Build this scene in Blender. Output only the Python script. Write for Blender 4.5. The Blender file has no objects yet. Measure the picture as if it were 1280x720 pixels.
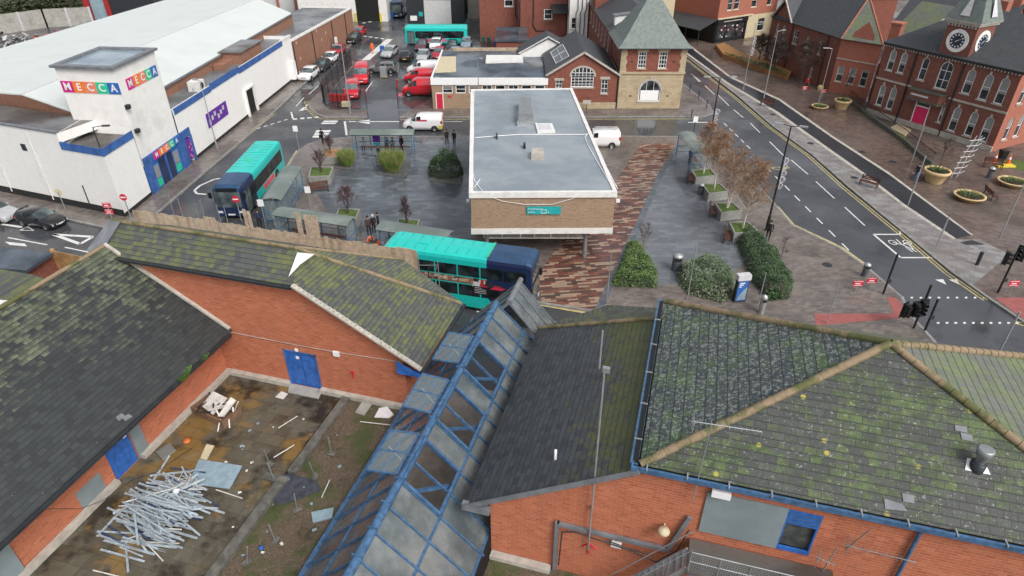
import bpy, bmesh, math, random
from mathutils import Matrix, Vector
random.seed(7)
R = math.radians
sc = bpy.context.scene
COL = sc.collection
# ------------------------------------------------------------ camera, sky, sun, exposure
FPX, PITCH, HC = 810.0, R(32.7), 25.0
cd = bpy.data.cameras.new('camera'); cam = bpy.data.objects.new('camera', cd); COL.objects.link(cam)
cam.location = (0, 0, HC); cam.rotation_euler = (R(90) - PITCH, 0, 0)
cd.sensor_width = 36; cd.lens = 36*FPX/1280; cd.clip_end = 2000; cd.clip_start = .1
sc.camera = cam
wd = bpy.data.worlds.new('World'); sc.world = wd; wd.use_nodes = True
SUN_EL, SUN_AZ = 46, 142
_nt = wd.node_tree; _bg = _nt.nodes['Background']
_sky = _nt.nodes.new('ShaderNodeTexSky'); _sky.sky_type = 'NISHITA'; _sky.sun_disc = False
_sky.sun_elevation = R(SUN_EL); _sky.sun_rotation = R(SUN_AZ); _sky.dust_density = 4; _sky.air_density = 1.0
_hs = _nt.nodes.new('ShaderNodeHueSaturation'); _hs.inputs['Saturation'].default_value = .28
_nt.links.new(_sky.outputs[0], _hs.inputs['Color']); _nt.links.new(_hs.outputs[0], _bg.inputs[0])
_bg.inputs[1].default_value = .15
sd = bpy.data.lights.new('sun', 'SUN'); sd.energy = 1.2; sd.angle = R(22); sd.color = (1, .97, .93)
so = bpy.data.objects.new('sun', sd); COL.objects.link(so)
so.rotation_euler = (R(90-SUN_EL), 0, R(180-SUN_AZ)); so.location = (0, 0, 60)
sc.view_settings.view_transform = 'Standard'; sc.view_settings.look = 'None'
sc.view_settings.exposure = 0.38; sc.view_settings.gamma = 1

# ------------------------------------------------------------ measuring helpers (points on real planes)
cP, sP = math.cos(PITCH), math.sin(PITCH)
def ray(x, y):
    u = (x-640)/FPX; v = (y-360)/FPX
    return Vector((u, cP-v*sP, -(sP+v*cP)))
def G(x, y, z=.12):
    d = ray(x, y); return d*((HC-z)/-d.z) + Vector((0, 0, HC))
def ang(p, q):
    return math.atan2(q[1]-p[1], q[0]-p[0])
BA = Matrix(((.9618, .2737), (-.2737, .9618)))       # mall grid: b to the right, a away
MROT = math.atan2(-.2737, .9618)
def W(b, a, z): return Vector((.9618*b+.2737*a, -.2737*b+.9618*a, z))

# ------------------------------------------------------------ object helpers
def tag(o, label=None, cat=None, group=None, kind=None):
    if label: o['label'] = label
    if cat: o['category'] = cat
    if group: o['group'] = group
    if kind: o['kind'] = kind
    return o
def thing(name, label, cat, loc=(0, 0, 0), rz=0, group=None):
    o = bpy.data.objects.new(name, None); COL.objects.link(o); o.empty_display_size = .3
    o.location = loc; o.rotation_euler = (0, 0, rz)
    return tag(o, label, cat, group)
def wm(o):
    m = Matrix.Identity(4)
    while o:
        m = (Matrix.Translation(o.location) @ o.rotation_euler.to_matrix().to_4x4() @ Matrix.Diagonal((*o.scale, 1))) @ m
        o = o.parent
    return m
class MB:
    """collects faces; world=True means the points given are world points"""
    def __init__(s, world=False, fr=None):
        s.v = []; s.f = []; s.m = []; s.world = world; s.fr = fr; s.sm = []; s.cuts = []
    def cut(s):
        """the next shapes are a piece of their own"""
        if s.f and len(s.f) not in s.cuts: s.cuts.append(len(s.f))
        return s
    def add(s, vs, fs, m=0, smooth=False):
        n = len(s.v)
        for p in vs:
            p = Vector(p)
            if s.fr is not None: p = s.fr @ p
            s.v.append(p)
        for f in fs: s.f.append([n+i for i in f]); s.m.append(m); s.sm.append(smooth)
        return s
    def box(s, x0, y0, z0, x1, y1, z1, m=0):
        return s.add([(x0,y0,z0),(x1,y0,z0),(x1,y1,z0),(x0,y1,z0),(x0,y0,z1),(x1,y0,z1),(x1,y1,z1),(x0,y1,z1)],
              [(0,3,2,1),(4,5,6,7),(0,1,5,4),(1,2,6,5),(2,3,7,6),(3,0,4,7)], m)
    def poly(s, pts, m=0): return s.add(pts, [tuple(range(len(pts)))], m)
    def prism(s, pts, z0, z1, m=0, mside=None):
        n = len(pts)
        ar = sum(pts[i][0]*pts[(i+1)%n][1]-pts[(i+1)%n][0]*pts[i][1] for i in range(n))
        if ar < 0: pts = pts[::-1]
        s.add([(p[0],p[1],z0) for p in pts]+[(p[0],p[1],z1) for p in pts], [tuple(range(n, 2*n)), tuple(range(n-1,-1,-1))], m)
        s.add([(p[0],p[1],z0) for p in pts]+[(p[0],p[1],z1) for p in pts], [(i,(i+1)%n,n+(i+1)%n,n+i) for i in range(n)], m if mside is None else mside)
        return s
    def slab(s, pts, th, m=0):
        """planar polygon given thickness downwards along its normal"""
        pts = [Vector(p) for p in pts]; n = Vector((0,0,0))
        for i in range(1, len(pts)-1): n += (pts[i]-pts[0]).cross(pts[i+1]-pts[0])
        if n.z < 0: pts = pts[::-1]; n = -n
        n.normalize(); k = len(pts)
        return s.add(pts+[p-n*th for p in pts], [tuple(range(k)), tuple(range(2*k-1,k-1,-1))]+[(i,k+i,k+(i+1)%k,(i+1)%k) for i in range(k)], m)
    def tube(s, p0, p1, r0, r1=None, n=8, m=0, smooth=True):
        r1 = r0 if r1 is None else r1
        p0, p1 = Vector(p0), Vector(p1); d = p1-p0
        if d.length < 1e-6: return s
        q = d.to_track_quat('Z', 'Y'); vs = []
        for p, r in ((p0, r0), (p1, r1)):
            for i in range(n):
                a = 2*math.pi*i/n; vs.append(p + q @ Vector((r*math.cos(a), r*math.sin(a), 0)))
        s.add(vs, [(i,(i+1)%n,n+(i+1)%n,n+i) for i in range(n)], m, smooth)
        return s.add(vs, [tuple(range(n-1,-1,-1)), tuple(range(n, 2*n))], m)
    def path(s, pts, r, n=6, m=0):
        for a, b in zip(pts, pts[1:]): s.tube(a, b, r, r, n, m)
        return s
    def bar(s, p0, p1, w, h, m=0):
        """rectangular bar, w sideways, h upwards"""
        p0, p1 = Vector(p0), Vector(p1); d = (p1-p0); 
        if d.length < 1e-6: return s
        d.normalize(); sd_ = d.cross(Vector((0,0,1)))
        if sd_.length < 1e-3: sd_ = Vector((1,0,0))
        sd_.normalize(); up = sd_.cross(d)
        vs = [p + sd_*a*w/2 + up*b*h/2 for p in (p0, p1) for a, b in ((-1,-1),(1,-1),(1,1),(-1,1))]
        return s.add(vs, [(0,1,2,3),(7,6,5,4),(0,4,5,1),(1,5,6,2),(2,6,7,3),(3,7,4,0)], m)
    def lathe(s, prof, n=16, m=0, c=(0,0,0), cap=True):
        vs = []
        for r, z in prof:
            for i in range(n):
                a = 2*math.pi*i/n; vs.append((c[0]+r*math.cos(a), c[1]+r*math.sin(a), c[2]+z))
        fs = [(k*n+i, k*n+(i+1)%n, (k+1)*n+(i+1)%n, (k+1)*n+i) for k in range(len(prof)-1) for i in range(n)]
        s.add(vs, fs, m, True)
        if cap: s.add(vs[-n:], [tuple(range(n))], m); s.add(vs[:n], [tuple(range(n-1,-1,-1))], m)
        return s
    def build(s, name, mats, parent=None, label=None, cat=None, group=None, kind=None, loc=None, rz=0, bevel=0, smooth=False):
        if not s.f: return None
        if s.cuts:
            ends = s.cuts+[len(s.f)]; a = 0; out = []
            for b in ends:
                if b <= a: continue
                q = MB(s.world); used = {}
                for k in range(a, b):
                    g = []
                    for i in s.f[k]:
                        if i not in used: used[i] = len(q.v); q.v.append(s.v[i])
                        g.append(used[i])
                    q.f.append(g); q.m.append(s.m[k]); q.sm.append(s.sm[k])
                out.append(q.build(name, mats, parent, label, cat, group, kind, loc, rz, bevel, smooth)); a = b
            return out[0]
        me = bpy.data.meshes.new(name); vs = s.v
        if parent is not None and s.world:
            inv = wm(parent).inverted(); vs = [inv @ v for v in vs]
        if parent is None and loc is not None and s.world:
            inv = (Matrix.Translation(loc) @ Matrix.Rotation(rz, 4, 'Z')).inverted(); vs = [inv @ v for v in vs]
        me.from_pydata([tuple(v) for v in vs], [], s.f)
        if not isinstance(mats, (list, tuple)): mats = [mats]
        for x in mats: me.materials.append(M(x) if isinstance(x, str) else x)
        for p, mi, sm in zip(me.polygons, s.m, s.sm): p.material_index = mi; p.use_smooth = sm or smooth
        me.update()
        o = bpy.data.objects.new(name, me); COL.objects.link(o)
        if parent is not None: o.parent = parent
        if loc is not None: o.location = loc; o.rotation_euler = (0, 0, rz)
        if bevel:
            b = o.modifiers.new('bevel', 'BEVEL'); b.width = bevel; b.segments = 2; b.limit_method = 'ANGLE'; b.angle_limit = R(40)
        return tag(o, label, cat, group, kind)
def copy_tree(o, parent=None):
    c = o.copy(); COL.objects.link(c)
    if parent is not None: c.parent = parent
    for ch in list(o.children): copy_tree(ch, c)
    return c
def put(o, loc, rz=0, label=None, group=None, sc_=None):
    o.location = loc; o.rotation_euler = (0, 0, rz)
    if label: o['label'] = label
    if group: o['group'] = group
    if sc_: o.scale = (sc_, sc_, sc_)
    return o

# ------------------------------------------------------------ material helpers
MATS = {}
def M(n):
    return MATS[n]
class NT:
    def __init__(s, name):
        s.mat = bpy.data.materials.new(name); s.mat.use_nodes = True; s.t = s.mat.node_tree
        s.b = s.t.nodes['Principled BSDF']; MATS[name] = s.mat
    def n(s, k, **kw):
        x = s.t.nodes.new('ShaderNode'+k)
        for a, b in kw.items(): setattr(x, a, b)
        return x
    def L(s, a, b): s.t.links.new(a, b)
    def set(s, inp, v):
        if hasattr(v, 'is_output') or isinstance(v, bpy.types.NodeSocket): s.L(v, inp)
        else:
            if isinstance(v, (tuple, list)) and len(v) == 3 and inp.type == 'RGBA': v = (*v, 1)
            inp.default_value = v
    def m(s, op, a, b=0.0, c=None, clamp=False):
        x = s.n('Math', operation=op, use_clamp=clamp); s.set(x.inputs[0], a); s.set(x.inputs[1], b)
        if c is not None: s.set(x.inputs[2], c)
        return x.outputs[0]
    def mix(s, f, a, b, mode='MIX'):
        x = s.n('Mix', data_type='RGBA', blend_type=mode); s.set(x.inputs[0], f); s.set(x.inputs[6], a); s.set(x.inputs[7], b)
        return x.outputs[2]
    def noise(s, scale, detail=3, rough=.55, vec=None, dim='3D'):
        x = s.n('TexNoise', noise_dimensions=dim); x.inputs['Scale'].default_value = scale; x.inputs['Detail'].default_value = detail
        x.inputs['Roughness'].default_value = rough
        s.L(vec if vec is not None else s.pos(), x.inputs['Vector']); return x.outputs['Fac']
    def vor(s, scale, vec=None, out='Distance'):
        x = s.n('TexVoronoi'); x.inputs['Scale'].default_value = scale; s.L(vec if vec is not None else s.pos(), x.inputs['Vector']); return x.outputs[out]
    def pos(s):
        if not hasattr(s, '_p'): s._p = s.n('NewGeometry').outputs['Position']
        return s._p
    def obj(s):
        if not hasattr(s, '_o'): s._o = s.n('TexCoord')
        return s._o.outputs['Object']
    def sep(s, v):
        x = s.n('SeparateXYZ'); s.L(v, x.inputs[0]); return x.outputs
    def comb(s, x_, y_, z_=0.0):
        x = s.n('CombineXYZ'); s.set(x.inputs[0], x_); s.set(x.inputs[1], y_); s.set(x.inputs[2], z_); return x.outputs[0]
    def ss(s, v, lo, hi, a=0.0, b=1.0):
        x = s.n('MapRange', interpolation_type='SMOOTHSTEP'); s.set(x.inputs[0], v); s.set(x.inputs[1], lo); s.set(x.inputs[2], hi); s.set(x.inputs[3], a); s.set(x.inputs[4], b)
        return x.outputs[0]
    def ramp(s, f, cols, const=False):
        x = s.n('ValToRGB'); r = x.color_ramp
        if const: r.interpolation = 'CONSTANT'
        n = len(cols)
        while len(r.elements) < n: r.elements.new(.5)
        for i, c in enumerate(cols):
            if len(c) == 2: p_, c_ = c
            else: p_, c_ = (i/n if const else i/max(1, n-1)), c
            r.elements[i].position = p_; r.elements[i].color = (*c_, 1)
        s.L(f, x.inputs[0]); return x.outputs[0]
    def bump(s, h, st=.3, dist=.02):
        x = s.n('Bump'); x.inputs['Strength'].default_value = st; x.inputs['Distance'].default_value = dist
        s.L(h, x.inputs['Height']); s.L(x.outputs[0], s.b.inputs['Normal'])
    def cells(s, u, v, bw, bh, gap=.06, stag=.5):
        """random value per brick, mortar mask"""
        rv = s.m('DIVIDE', v, bh); row = s.m('FLOOR', rv)
        off = s.m('MULTIPLY', s.m('FRACT', s.m('MULTIPLY', row, stag)), 1.0)
        ru = s.m('ADD', s.m('DIVIDE', u, bw), off); cl = s.m('FLOOR', ru)
        wn = s.n('TexWhiteNoise', noise_dimensions='2D'); s.L(s.comb(cl, row), wn.inputs['Vector'])
        fu = s.m('FRACT', ru); fv = s.m('FRACT', rv)
        eu = s.m('MULTIPLY', s.m('MINIMUM', fu, s.m('SUBTRACT', 1.0, fu)), bw)
        ev = s.m('MULTIPLY', s.m('MINIMUM', fv, s.m('SUBTRACT', 1.0, fv)), bh)
        e = s.m('MINIMUM', s.m('MULTIPLY', eu, 1.6), ev)
        mort = s.ss(e, gap*.35, gap, 1.0, 0.0)
        return wn.outputs['Value'], mort, fv
    def walluv(s):
        """u along the wall or eave, v height, from object space"""
        o = s.sep(s.obj()); n = s.sep(s._o.outputs['Normal'])
        sel = s.m('GREATER_THAN', s.m('ABSOLUTE', n[0]), s.m('ABSOLUTE', n[1]))
        u = s.m('ADD', s.m('MULTIPLY', sel, o[1]), s.m('MULTIPLY', s.m('SUBTRACT', 1.0, sel), o[0]))
        return u, o[2]
    def out(s, col, rough=.7, metal=0, spec=None):
        s.set(s.b.inputs['Base Color'], col); s.set(s.b.inputs['Roughness'], rough); s.set(s.b.inputs['Metallic'], metal)
        if spec is not None: s.set(s.b.inputs['Specular IOR Level'], spec)
def mul(c, k): return tuple(x*k for x in c)
def plain(name, col, rough=.6, metal=0, var=.12, sc_=3.0, coat=0, bump=0, dirt=0):
    t = NT(name); nz = t.noise(sc_, 5, .6, t.obj())
    c = t.mix(t.ss(nz, .3, .7), mul(col, 1-var), mul(col, 1+var))
    if dirt:
        d = t.ss(t.noise(sc_*.35, 6, .65, t.pos()), .48, .68, 0, dirt); c = t.mix(d, c, mul(col, .45))
    t.out(c, rough, metal)
    if coat: t.b.inputs['Coat Weight'].default_value = coat; t.b.inputs['Coat Roughness'].default_value = .05
    if bump: t.bump(t.noise(sc_*12, 4, .6, t.obj()), bump, .01)
    return t
def brick(name, cols, mortar, bw=.225, bh=.075, gap=.012, stain=.35, stag=.5, bump=.35, rough=.85, stainc=None):
    t = NT(name); u, v = t.walluv(); r, mo, fv = t.cells(u, v, bw, bh, gap, stag)
    c = t.ramp(r, cols)
    c = t.mix(t.ss(t.noise(.9, 6, .65), .45, .75, 0, stain), c, stainc or mul(cols[0], .45))
    c = t.mix(t.ss(t.noise(11, 4, .7), .35, .75, 0, .25), c, mul(cols[-1], 1.3))
    _q = t.sep(t.pos()); c = t.mix(t.ss(t.noise(1.0, 5, .7, t.comb(t.m('MULTIPLY', _q[0], 2.6), t.m('MULTIPLY', _q[1], 2.6), t.m('MULTIPLY', _q[2], .35))), .52, .74, 0, stain*1.1), c, mul(cols[0], .55))
    c = t.mix(t.m('MULTIPLY', mo, .85), c, mortar)
    t.out(c, rough); t.bump(t.m('SUBTRACT', 1.0, mo), bump, .006); return t

# plain colours -------------------------------------------------
plain('white_render', (.78, .765, .735), .75, sc_=1.2, var=.04, dirt=.26, bump=.1)
plain('white_trim', (.72, .71, .68), .5, var=.06, dirt=.25)
plain('upvc', (.8, .8, .79), .35, var=.03)
plain('black_paint', (.012, .013, .015), .4, var=.2)
plain('plinth_black', (.02, .02, .021), .8, var=.4)
plain('grey_metal', (.30, .315, .32), .42, .55, var=.15)
plain('galv', (.42, .44, .45), .38, .6, var=.15)
plain('dark_metal', (.035, .04, .045), .45, .3, var=.2)
plain('blue_frame', (.055, .125, .235), .38, var=.3, sc_=5, dirt=.4)
plain('blue_paint', (.03, .125, .42), .45, var=.25, sc_=4, dirt=.25)
plain('blue_fascia', (.045, .12, .34), .5, var=.25, sc_=1.5, dirt=.3)
plain('shelter_blue', (.07, .17, .28), .4, var=.2)
plain('stone', (.42, .39, .34), .85, sc_=3, var=.15, dirt=.35, bump=.2)
t = NT('coping'); t.out(t.mix(t.ss(t.noise(.8,5,.7),.46,.60), t.mix(t.noise(5,4,.7), (.17,.12,.07), (.33,.25,.16)), (.10,.105,.04)), .9); t.bump(t.noise(14,4,.7), .4, .02)
plain('concrete', (.33, .32, .29), .85, sc_=2, var=.15, dirt=.4, bump=.2)
plain('lead', (.16, .17, .185), .55, sc_=2, var=.2, dirt=.3)
plain('board_grey', (.20, .24, .25), .6, sc_=.8, var=.12, dirt=.2)
plain('timber', (.40, .31, .22), .8, sc_=3, var=.25, dirt=.3, bump=.2)
plain('timber_dark', (.17, .10, .06), .8, sc_=3, var=.25)
plain('timber_pale', (.50, .40, .29), .8, sc_=3, var=.2, dirt=.2)
plain('plywood', (.42, .25, .11), .8, sc_=2, var=.25, dirt=.3)
plain('tyre', (.012, .012, .013), .85, var=.2)
plain('rim', (.35, .36, .37), .3, .8, var=.1)
plain('rubber', (.02, .02, .022), .7)
plain('red_sign', (.55, .02, .05), .45, var=.05)
plain('sign_white', (.78, .78, .78), .4, var=.03)
plain('terracotta', (.55, .40, .20), .7, var=.15, dirt=.2)
plain('orange_plastic', (.5, .14, .035), .5, var=.1)
plain('soil', (.045, .032, .02), .95, sc_=8, var=.5, bump=.5)
plain('bark', (.07, .05, .04), .9, sc_=8, var=.4)
plain('bark_birch', (.55, .50, .44), .8, sc_=6, var=.3, dirt=.4)
plain('twig_red', (.075, .035, .035), .9, sc_=3, var=.3)
plain('twig_brown', (.27, .15, .075), .9, sc_=1, var=.35)
plain('skin', (.45, .27, .2), .6)
plain('cloth_black', (.012, .012, .016), .85)
plain('cloth_navy', (.02, .03, .07), .85)
plain('cloth_white', (.5, .5, .52), .85)
plain('cloth_blue', (.07, .13, .25), .85)
plain('cloth_red', (.3, .02, .02), .85)
plain('cloth_orange', (.9, .17, .04), .7)
plain('hair', (.03, .02, .015), .9)
plain('light_strip', (.55, .55, .57), .4, var=.1)
plain('tactile_red', (.30, .09, .08), .75, var=.12, dirt=.2)
plain('paint_white', (.66, .66, .64), .6, sc_=3, var=.1, dirt=.35)
plain('paint_yellow', (.50, .42, .18), .6, sc_=3, var=.15, dirt=.45)
plain('kerb_stone', (.24, .235, .225), .55, sc_=2, var=.2, dirt=.4)
plain('sheet_blue', (.25, .34, .39), .3, var=.15, dirt=.2)
plain('junk_white', (.62, .6, .56), .6, var=.15, dirt=.35)
plain('scrap_metal', (.47, .53, .57), .35, .2, sc_=2, var=.25, dirt=.4)
plain('scrap_blue', (.05, .07, .16), .4, .2, var=.3)
plain('algae_mat', (.045, .05, .065), .7, var=.4)
plain('pink_door', (.65, .02, .12), .4, var=.05)
plain('clock_white', (.78, .78, .76), .5)
plain('clock_navy', (.01, .02, .05), .4)
plain('green_tin', (.02, .09, .07), .5, var=.2)
plain('white_roof', (.60, .635, .61), .45, sc_=.4, var=.03, dirt=.10)
plain('teal_paint', (.012, .48, .44), .3, var=.04, coat=.5)
plain('teal_roof', (.014, .52, .45), .35, var=.05, coat=.2, sc_=.8, dirt=.16)
plain('kerb_old', (.12, .115, .10), .9, sc_=3, var=.3, dirt=.5, bump=.4)
plain('bed_edge', (.09, .09, .085), .8, var=.3, dirt=.4)
plain('navy_paint', (.012, .025, .075), .3, var=.1, coat=.5)
plain('navy_roof', (.022, .06, .13), .35, var=.2, sc_=1.2, dirt=.3)
plain('orange_light', (.8, .25, .02), .3)
plain('headlamp', (.6, .62, .65), .1, var=.02)
plain('tail_red', (.45, .01, .01), .2)
plain('plate_white', (.7, .7, .68), .4)
plain('plate_yellow', (.7, .55, .05), .4)
plain('cone_orange', (.8, .13, .02), .5)
plain('bench_brown', (.10, .035, .022), .6, var=.3)
plain('bin_grey', (.09, .10, .115), .5, var=.2)
plain('purple', (.12, .03, .30), .5)
plain('magenta', (.55, .02, .22), .45)
plain('sig_orange', (.80, .20, .03), .45)
plain('sig_salmon', (.75, .22, .13), .45)
plain('sig_green', (.03, .50, .28), .45)
plain('sig_blue', (.03, .13, .42), .45)
plain('sig_red', (.62, .03, .08), .45)
plain('sig_teal', (.02, .35, .36), .45)
plain('cream', (.55, .48, .32), .7, var=.08, dirt=.2)
plain('roller_white', (.55, .56, .55), .5, var=.06, dirt=.15)
plain('interior_grey', (.05,.055,.05), .9, var=.5)
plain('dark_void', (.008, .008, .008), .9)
plain('orange_wood', (.33, .17, .06), .7, var=.15)
plain('blinds', (.24, .25, .245), .6, var=.1)
for nm, c in dict(car_black=(.01, .01, .012), car_silver=(.42, .43, .44), car_white=(.75, .75, .75), car_red=(.42, .012, .03), car_darkred=(.12, .01, .02), car_grey=(.16, .16, .165), car_dark=(.03, .032, .037), car_blue=(.2, .27, .33), car_mail=(.55, .008, .02), car_maroon=(.10, .03, .045)).items():
    plain(nm, c, .28, .1 if 'silver' in nm else 0, var=.03, coat=.8, sc_=1.5)
# glass ---------------------------------------------------------
t = NT('glass_dark'); t.out(t.mix(t.ss(t.noise(1.3, 3), .35, .65), (.008, .01, .012), (.05, .06, .065)), .06, 0, .6)
t = NT('glass_bus'); t.out(t.mix(t.ss(t.noise(1.1, 2), .4, .7), (.006, .010, .012), (.028, .042, .045)), .06, 0, .6)
t = NT('glass_screen'); t.out(t.mix(t.ss(t.noise(.8, 4), .35, .65), (.03, .04, .045), (.14, .18, .185)), .05, 0, .7)  # paler than bare glass: reflected sky is put into the colour
t = NT('glass_clear'); t.out((.35, .45, .48), .08); t.b.inputs['Alpha'].default_value = .28
t = NT('glass_dirty')
_nz = t.ss(t.noise(.55, 6, .65), .35, .7)
t.out(t.mix(_nz, (.09, .115, .125), (.225, .24, .235)), t.ss(t.noise(1.5, 4), .3, .7, .08, .35), 0, .6)
t.set(t.b.inputs['Alpha'], t.ss(t.noise(.8, 5), .3, .65, .62, .92))
# ground --------------------------------------------------------
t = NT('asphalt')
_a = t.mix(t.ss(t.noise(.12, 5, .6), .35, .65), (.040, .043, .050), (.068, .070, .076))
_a = t.mix(t.ss(t.noise(40, 2, .8), .4, .8, 0, .5), _a, (.10, .10, .10))
_a = t.mix(t.ss(t.noise(.35, 6, .7), .52, .62, 0, .35), _a, (.028, .028, .032))
t.out(_a, t.ss(t.noise(.09, 5, .62), .42, .60, .10, .45)); t.bump(t.noise(60, 2, .8), .15, .004)
t = NT('cycle_asphalt'); t.out(t.mix(t.noise(.3, 5), (.012, .013, .017), (.035, .036, .042)), t.ss(t.noise(.1, 4), .4, .6, .25, .6))
def paving(name, cols, bw, bh, rot, joint, wet=(.40, .62), wr=(.16, .6), stag=.5, gap=.02, stain=(.02, .016, .013), st=.5):
    t = NT(name); p = t.sep(t.pos()); ca, sa = math.cos(rot), math.sin(rot)
    u = t.m('ADD', t.m('MULTIPLY', p[0], ca), t.m('MULTIPLY', p[1], sa)); v = t.m('SUBTRACT', t.m('MULTIPLY', p[1], ca), t.m('MULTIPLY', p[0], sa))
    r, mo, fv = t.cells(u, v, bw, bh, gap, stag)
    c = t.ramp(r, cols, const=len(cols) > 2)
    c = t.mix(t.ss(t.noise(.22, 6, .7), .42, .68, 0, st), c, stain)
    c = t.mix(t.ss(t.noise(5, 4, .7), .5, .8, 0, .3), c, mul(cols[-1], 1.3))
    c = t.mix(t.m('MULTIPLY', mo, .6), c, joint)
    t.out(c, t.ss(t.noise(.11, 5, .6), wet[0], wet[1], wr[0], wr[1])); t.bump(t.m('SUBTRACT', 1.0, mo), .25, .004); return t
paving('paving_brown', [(.165, .138, .122), (.21, .178, .158), (.14, .12, .11), (.19, .158, .138)], .42, .21, .12, (.05, .042, .035))
paving('paving_slate', [(.095, .108, .125), (.12, .135, .155), (.105, .118, .135), (.15, .165, .182), (.085, .098, .113)], .75, .45, .03, (.025, .03, .035), stain=(.035, .04, .046), st=.55, wr=(.07, .42), wet=(.40, .64))
paving('paving_band', [(.15, .055, .042), (.33, .235, .17), (.075, .048, .042), (.20, .085, .06), (.36, .26, .19), (.11, .06, .05)], .75, .22, .13, (.07, .04, .03), stag=.5, st=.35)
paving('paving_wet_sheen', [(.125, .138, .152), (.15, .163, .18), (.135, .148, .165), (.17, .185, .20)], .75, .45, .03, (.06, .065, .07), stain=(.05, .055, .06), st=.45, wr=(.05, .35), wet=(.42, .66))  # wet slate, with the sky's sheen painted in as a paler colour
paving('paving_pale', [(.27, .265, .255), (.19, .18, .175), (.23, .21, .20)], .6, .4, -.6, (.1, .1, .1), st=.5, stain=(.12, .09, .08))
paving('paving_rust', [(.13, .09, .074), (.17, .122, .10), (.105, .08, .068), (.15, .11, .092)], .4, .2, -.5, (.05, .04, .035), st=.55, wr=(.14, .6))
t = NT('grass'); t.out(t.mix(t.ss(t.noise(4, 6, .75), .35, .65), (.035, .075, .012), (.11, .16, .03)), .9); t.bump(t.noise(30, 4), .8, .03)
t = NT('bank_grass'); t.out(t.mix(t.ss(t.noise(.3, 6, .7), .4, .62), (.035, .065, .018), (.14, .125, .05)), .95)
t = NT('deck_paving')
_p = t.sep(t.pos()); _r, _m, _f = t.cells(t.m('SUBTRACT', t.m('MULTIPLY', _p[0], .9618), t.m('MULTIPLY', _p[1], .2737)), t.m('ADD', t.m('MULTIPLY', _p[0], .2737), t.m('MULTIPLY', _p[1], .9618)), .6, .6, .02, 0)
_c = t.mix(_r, (.080, .068, .045), (.118, .105, .075))
_c = t.mix(t.ss(t.noise(.42, 7, .68), .47, .60, 0, .9), _c, (.022, .015, .009))
_c = t.mix(t.ss(t.noise(.5, 5, .6, t.comb(t.m('ADD', _p[0], 31.0), _p[1], 3.0)), .53, .63, 0, .85), _c, (.21, .125, .035))
_c = t.mix(t.ss(t.noise(2.5, 5, .7), .5, .75, 0, .5), _c, (.18, .165, .14)); _c = t.mix(t.m('MULTIPLY', _m, .5), _c, (.03, .02, .012))
t.out(_c, t.ss(t.noise(.5, 5), .4, .6, .25, .8)); t.bump(t.noise(6, 5), .3, .02)
t = NT('deck_gravel')
_c = t.ramp(t.vor(22, out='Color'), [(.05, .032, .02), (.14, .105, .07), (.085, .058, .038), (.21, .175, .13)])
_c = t.mix(t.ss(t.noise(.55, 6, .7), .47, .6, 0, .8), _c, (.05, .075, .015)); _c = t.mix(t.ss(t.noise(.8, 6, .7, t.comb(9.0, _p[1], 0.0) if False else None), .3, .45, .7, 0), _c, (.03, .022, .013))
t.out(_c, .9); t.bump(t.vor(22), .8, .03)
# roofs ---------------------------------------------------------
def slate(name, cols, moss, mossc, lo, hi, zr=None, speck=None, yellow=None, bw=.32, bh=.125, mort=.012, fine=3.0, mossmax=.85, rough=.6, scale_=0.0):
    t = NT(name); u, v = t.walluv(); r, mo, fv = t.cells(u, v, bw, bh, mort, .5)
    c = t.ramp(r, cols)
    big = t.noise(.33, 6, .68); fn = t.noise(fine, 5, .75)
    k = t.m('ADD', t.m('MULTIPLY', big, .6), t.m('MULTIPLY', fn, .4))
    if zr: k = t.m('ADD', k, t.ss(t.sep(t.pos())[2], zr[0], zr[1], -.22, .06))
    k = t.m('ADD', k, t.m('MULTIPLY', t.m('SUBTRACT', r, .5), .05))
    if scale_: k = t.m('ADD', k, t.m('MULTIPLY', t.m('SUBTRACT', .45, fv), scale_)); k = t.m('ADD', k, t.m('MULTIPLY', t.m('SUBTRACT', r, .5), scale_))
    mm = t.ss(k, lo, hi, 0, mossmax)
    c = t.mix(mm, c, t.mix(t.ss(t.noise(1.7, 5, .7), .4, .62), moss, mossc))
    if speck: c = t.mix(t.ss(t.noise(speck[0], 3, .85), speck[1], speck[1]+.05, 0, speck[2]), c, (.38, .40, .37))
    if yellow:
        y = t.m('MULTIPLY', t.ss(t.vor(yellow), .09, .16, 1, 0), t.ss(t.noise(.5, 3), .5, .6)); c = t.mix(y, c, (.34, .30, .05))
    c = t.mix(t.m('MULTIPLY', mo, .7), c, (.018, .02, .02))
    t.out(c, rough); t.bump(t.m('ADD', t.m('MULTIPLY', t.m('SUBTRACT', 1.0, mo), .6), t.m('ADD', t.m('MULTIPLY', fv, -.5), t.m('MULTIPLY', mm, fn))), .6, .02); return t
SL = [(.030, .034, .038), (.042, .047, .052), (.052, .057, .062), (.036, .04, .044)]
slate('slate_left', [(.020,.023,.025),(.028,.033,.034),(.036,.042,.041),(.025,.029,.030)], (.085, .10, .055), (.17, .19, .115), .44, .66, (6.4, 9.8), (7, .68, .5), fine=4.0, bw=.32, bh=.115, scale_=.12)
slate('slate_mid', [(.06, .065, .064), (.085, .09, .088), (.072, .078, .074)], (.15, .165, .05), (.10, .12, .05), .44, .6, None, (9, .66, .5), scale_=.07, fine=3.0, bw=.27, bh=.11)
slate('slate_centre', [(.032,.036,.04),(.05,.056,.062),(.062,.068,.074),(.04,.045,.05)], (.07, .085, .018), (.10, .105, .03), .475, .57, (6.5, 9.3), (6, .7, .35))
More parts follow.
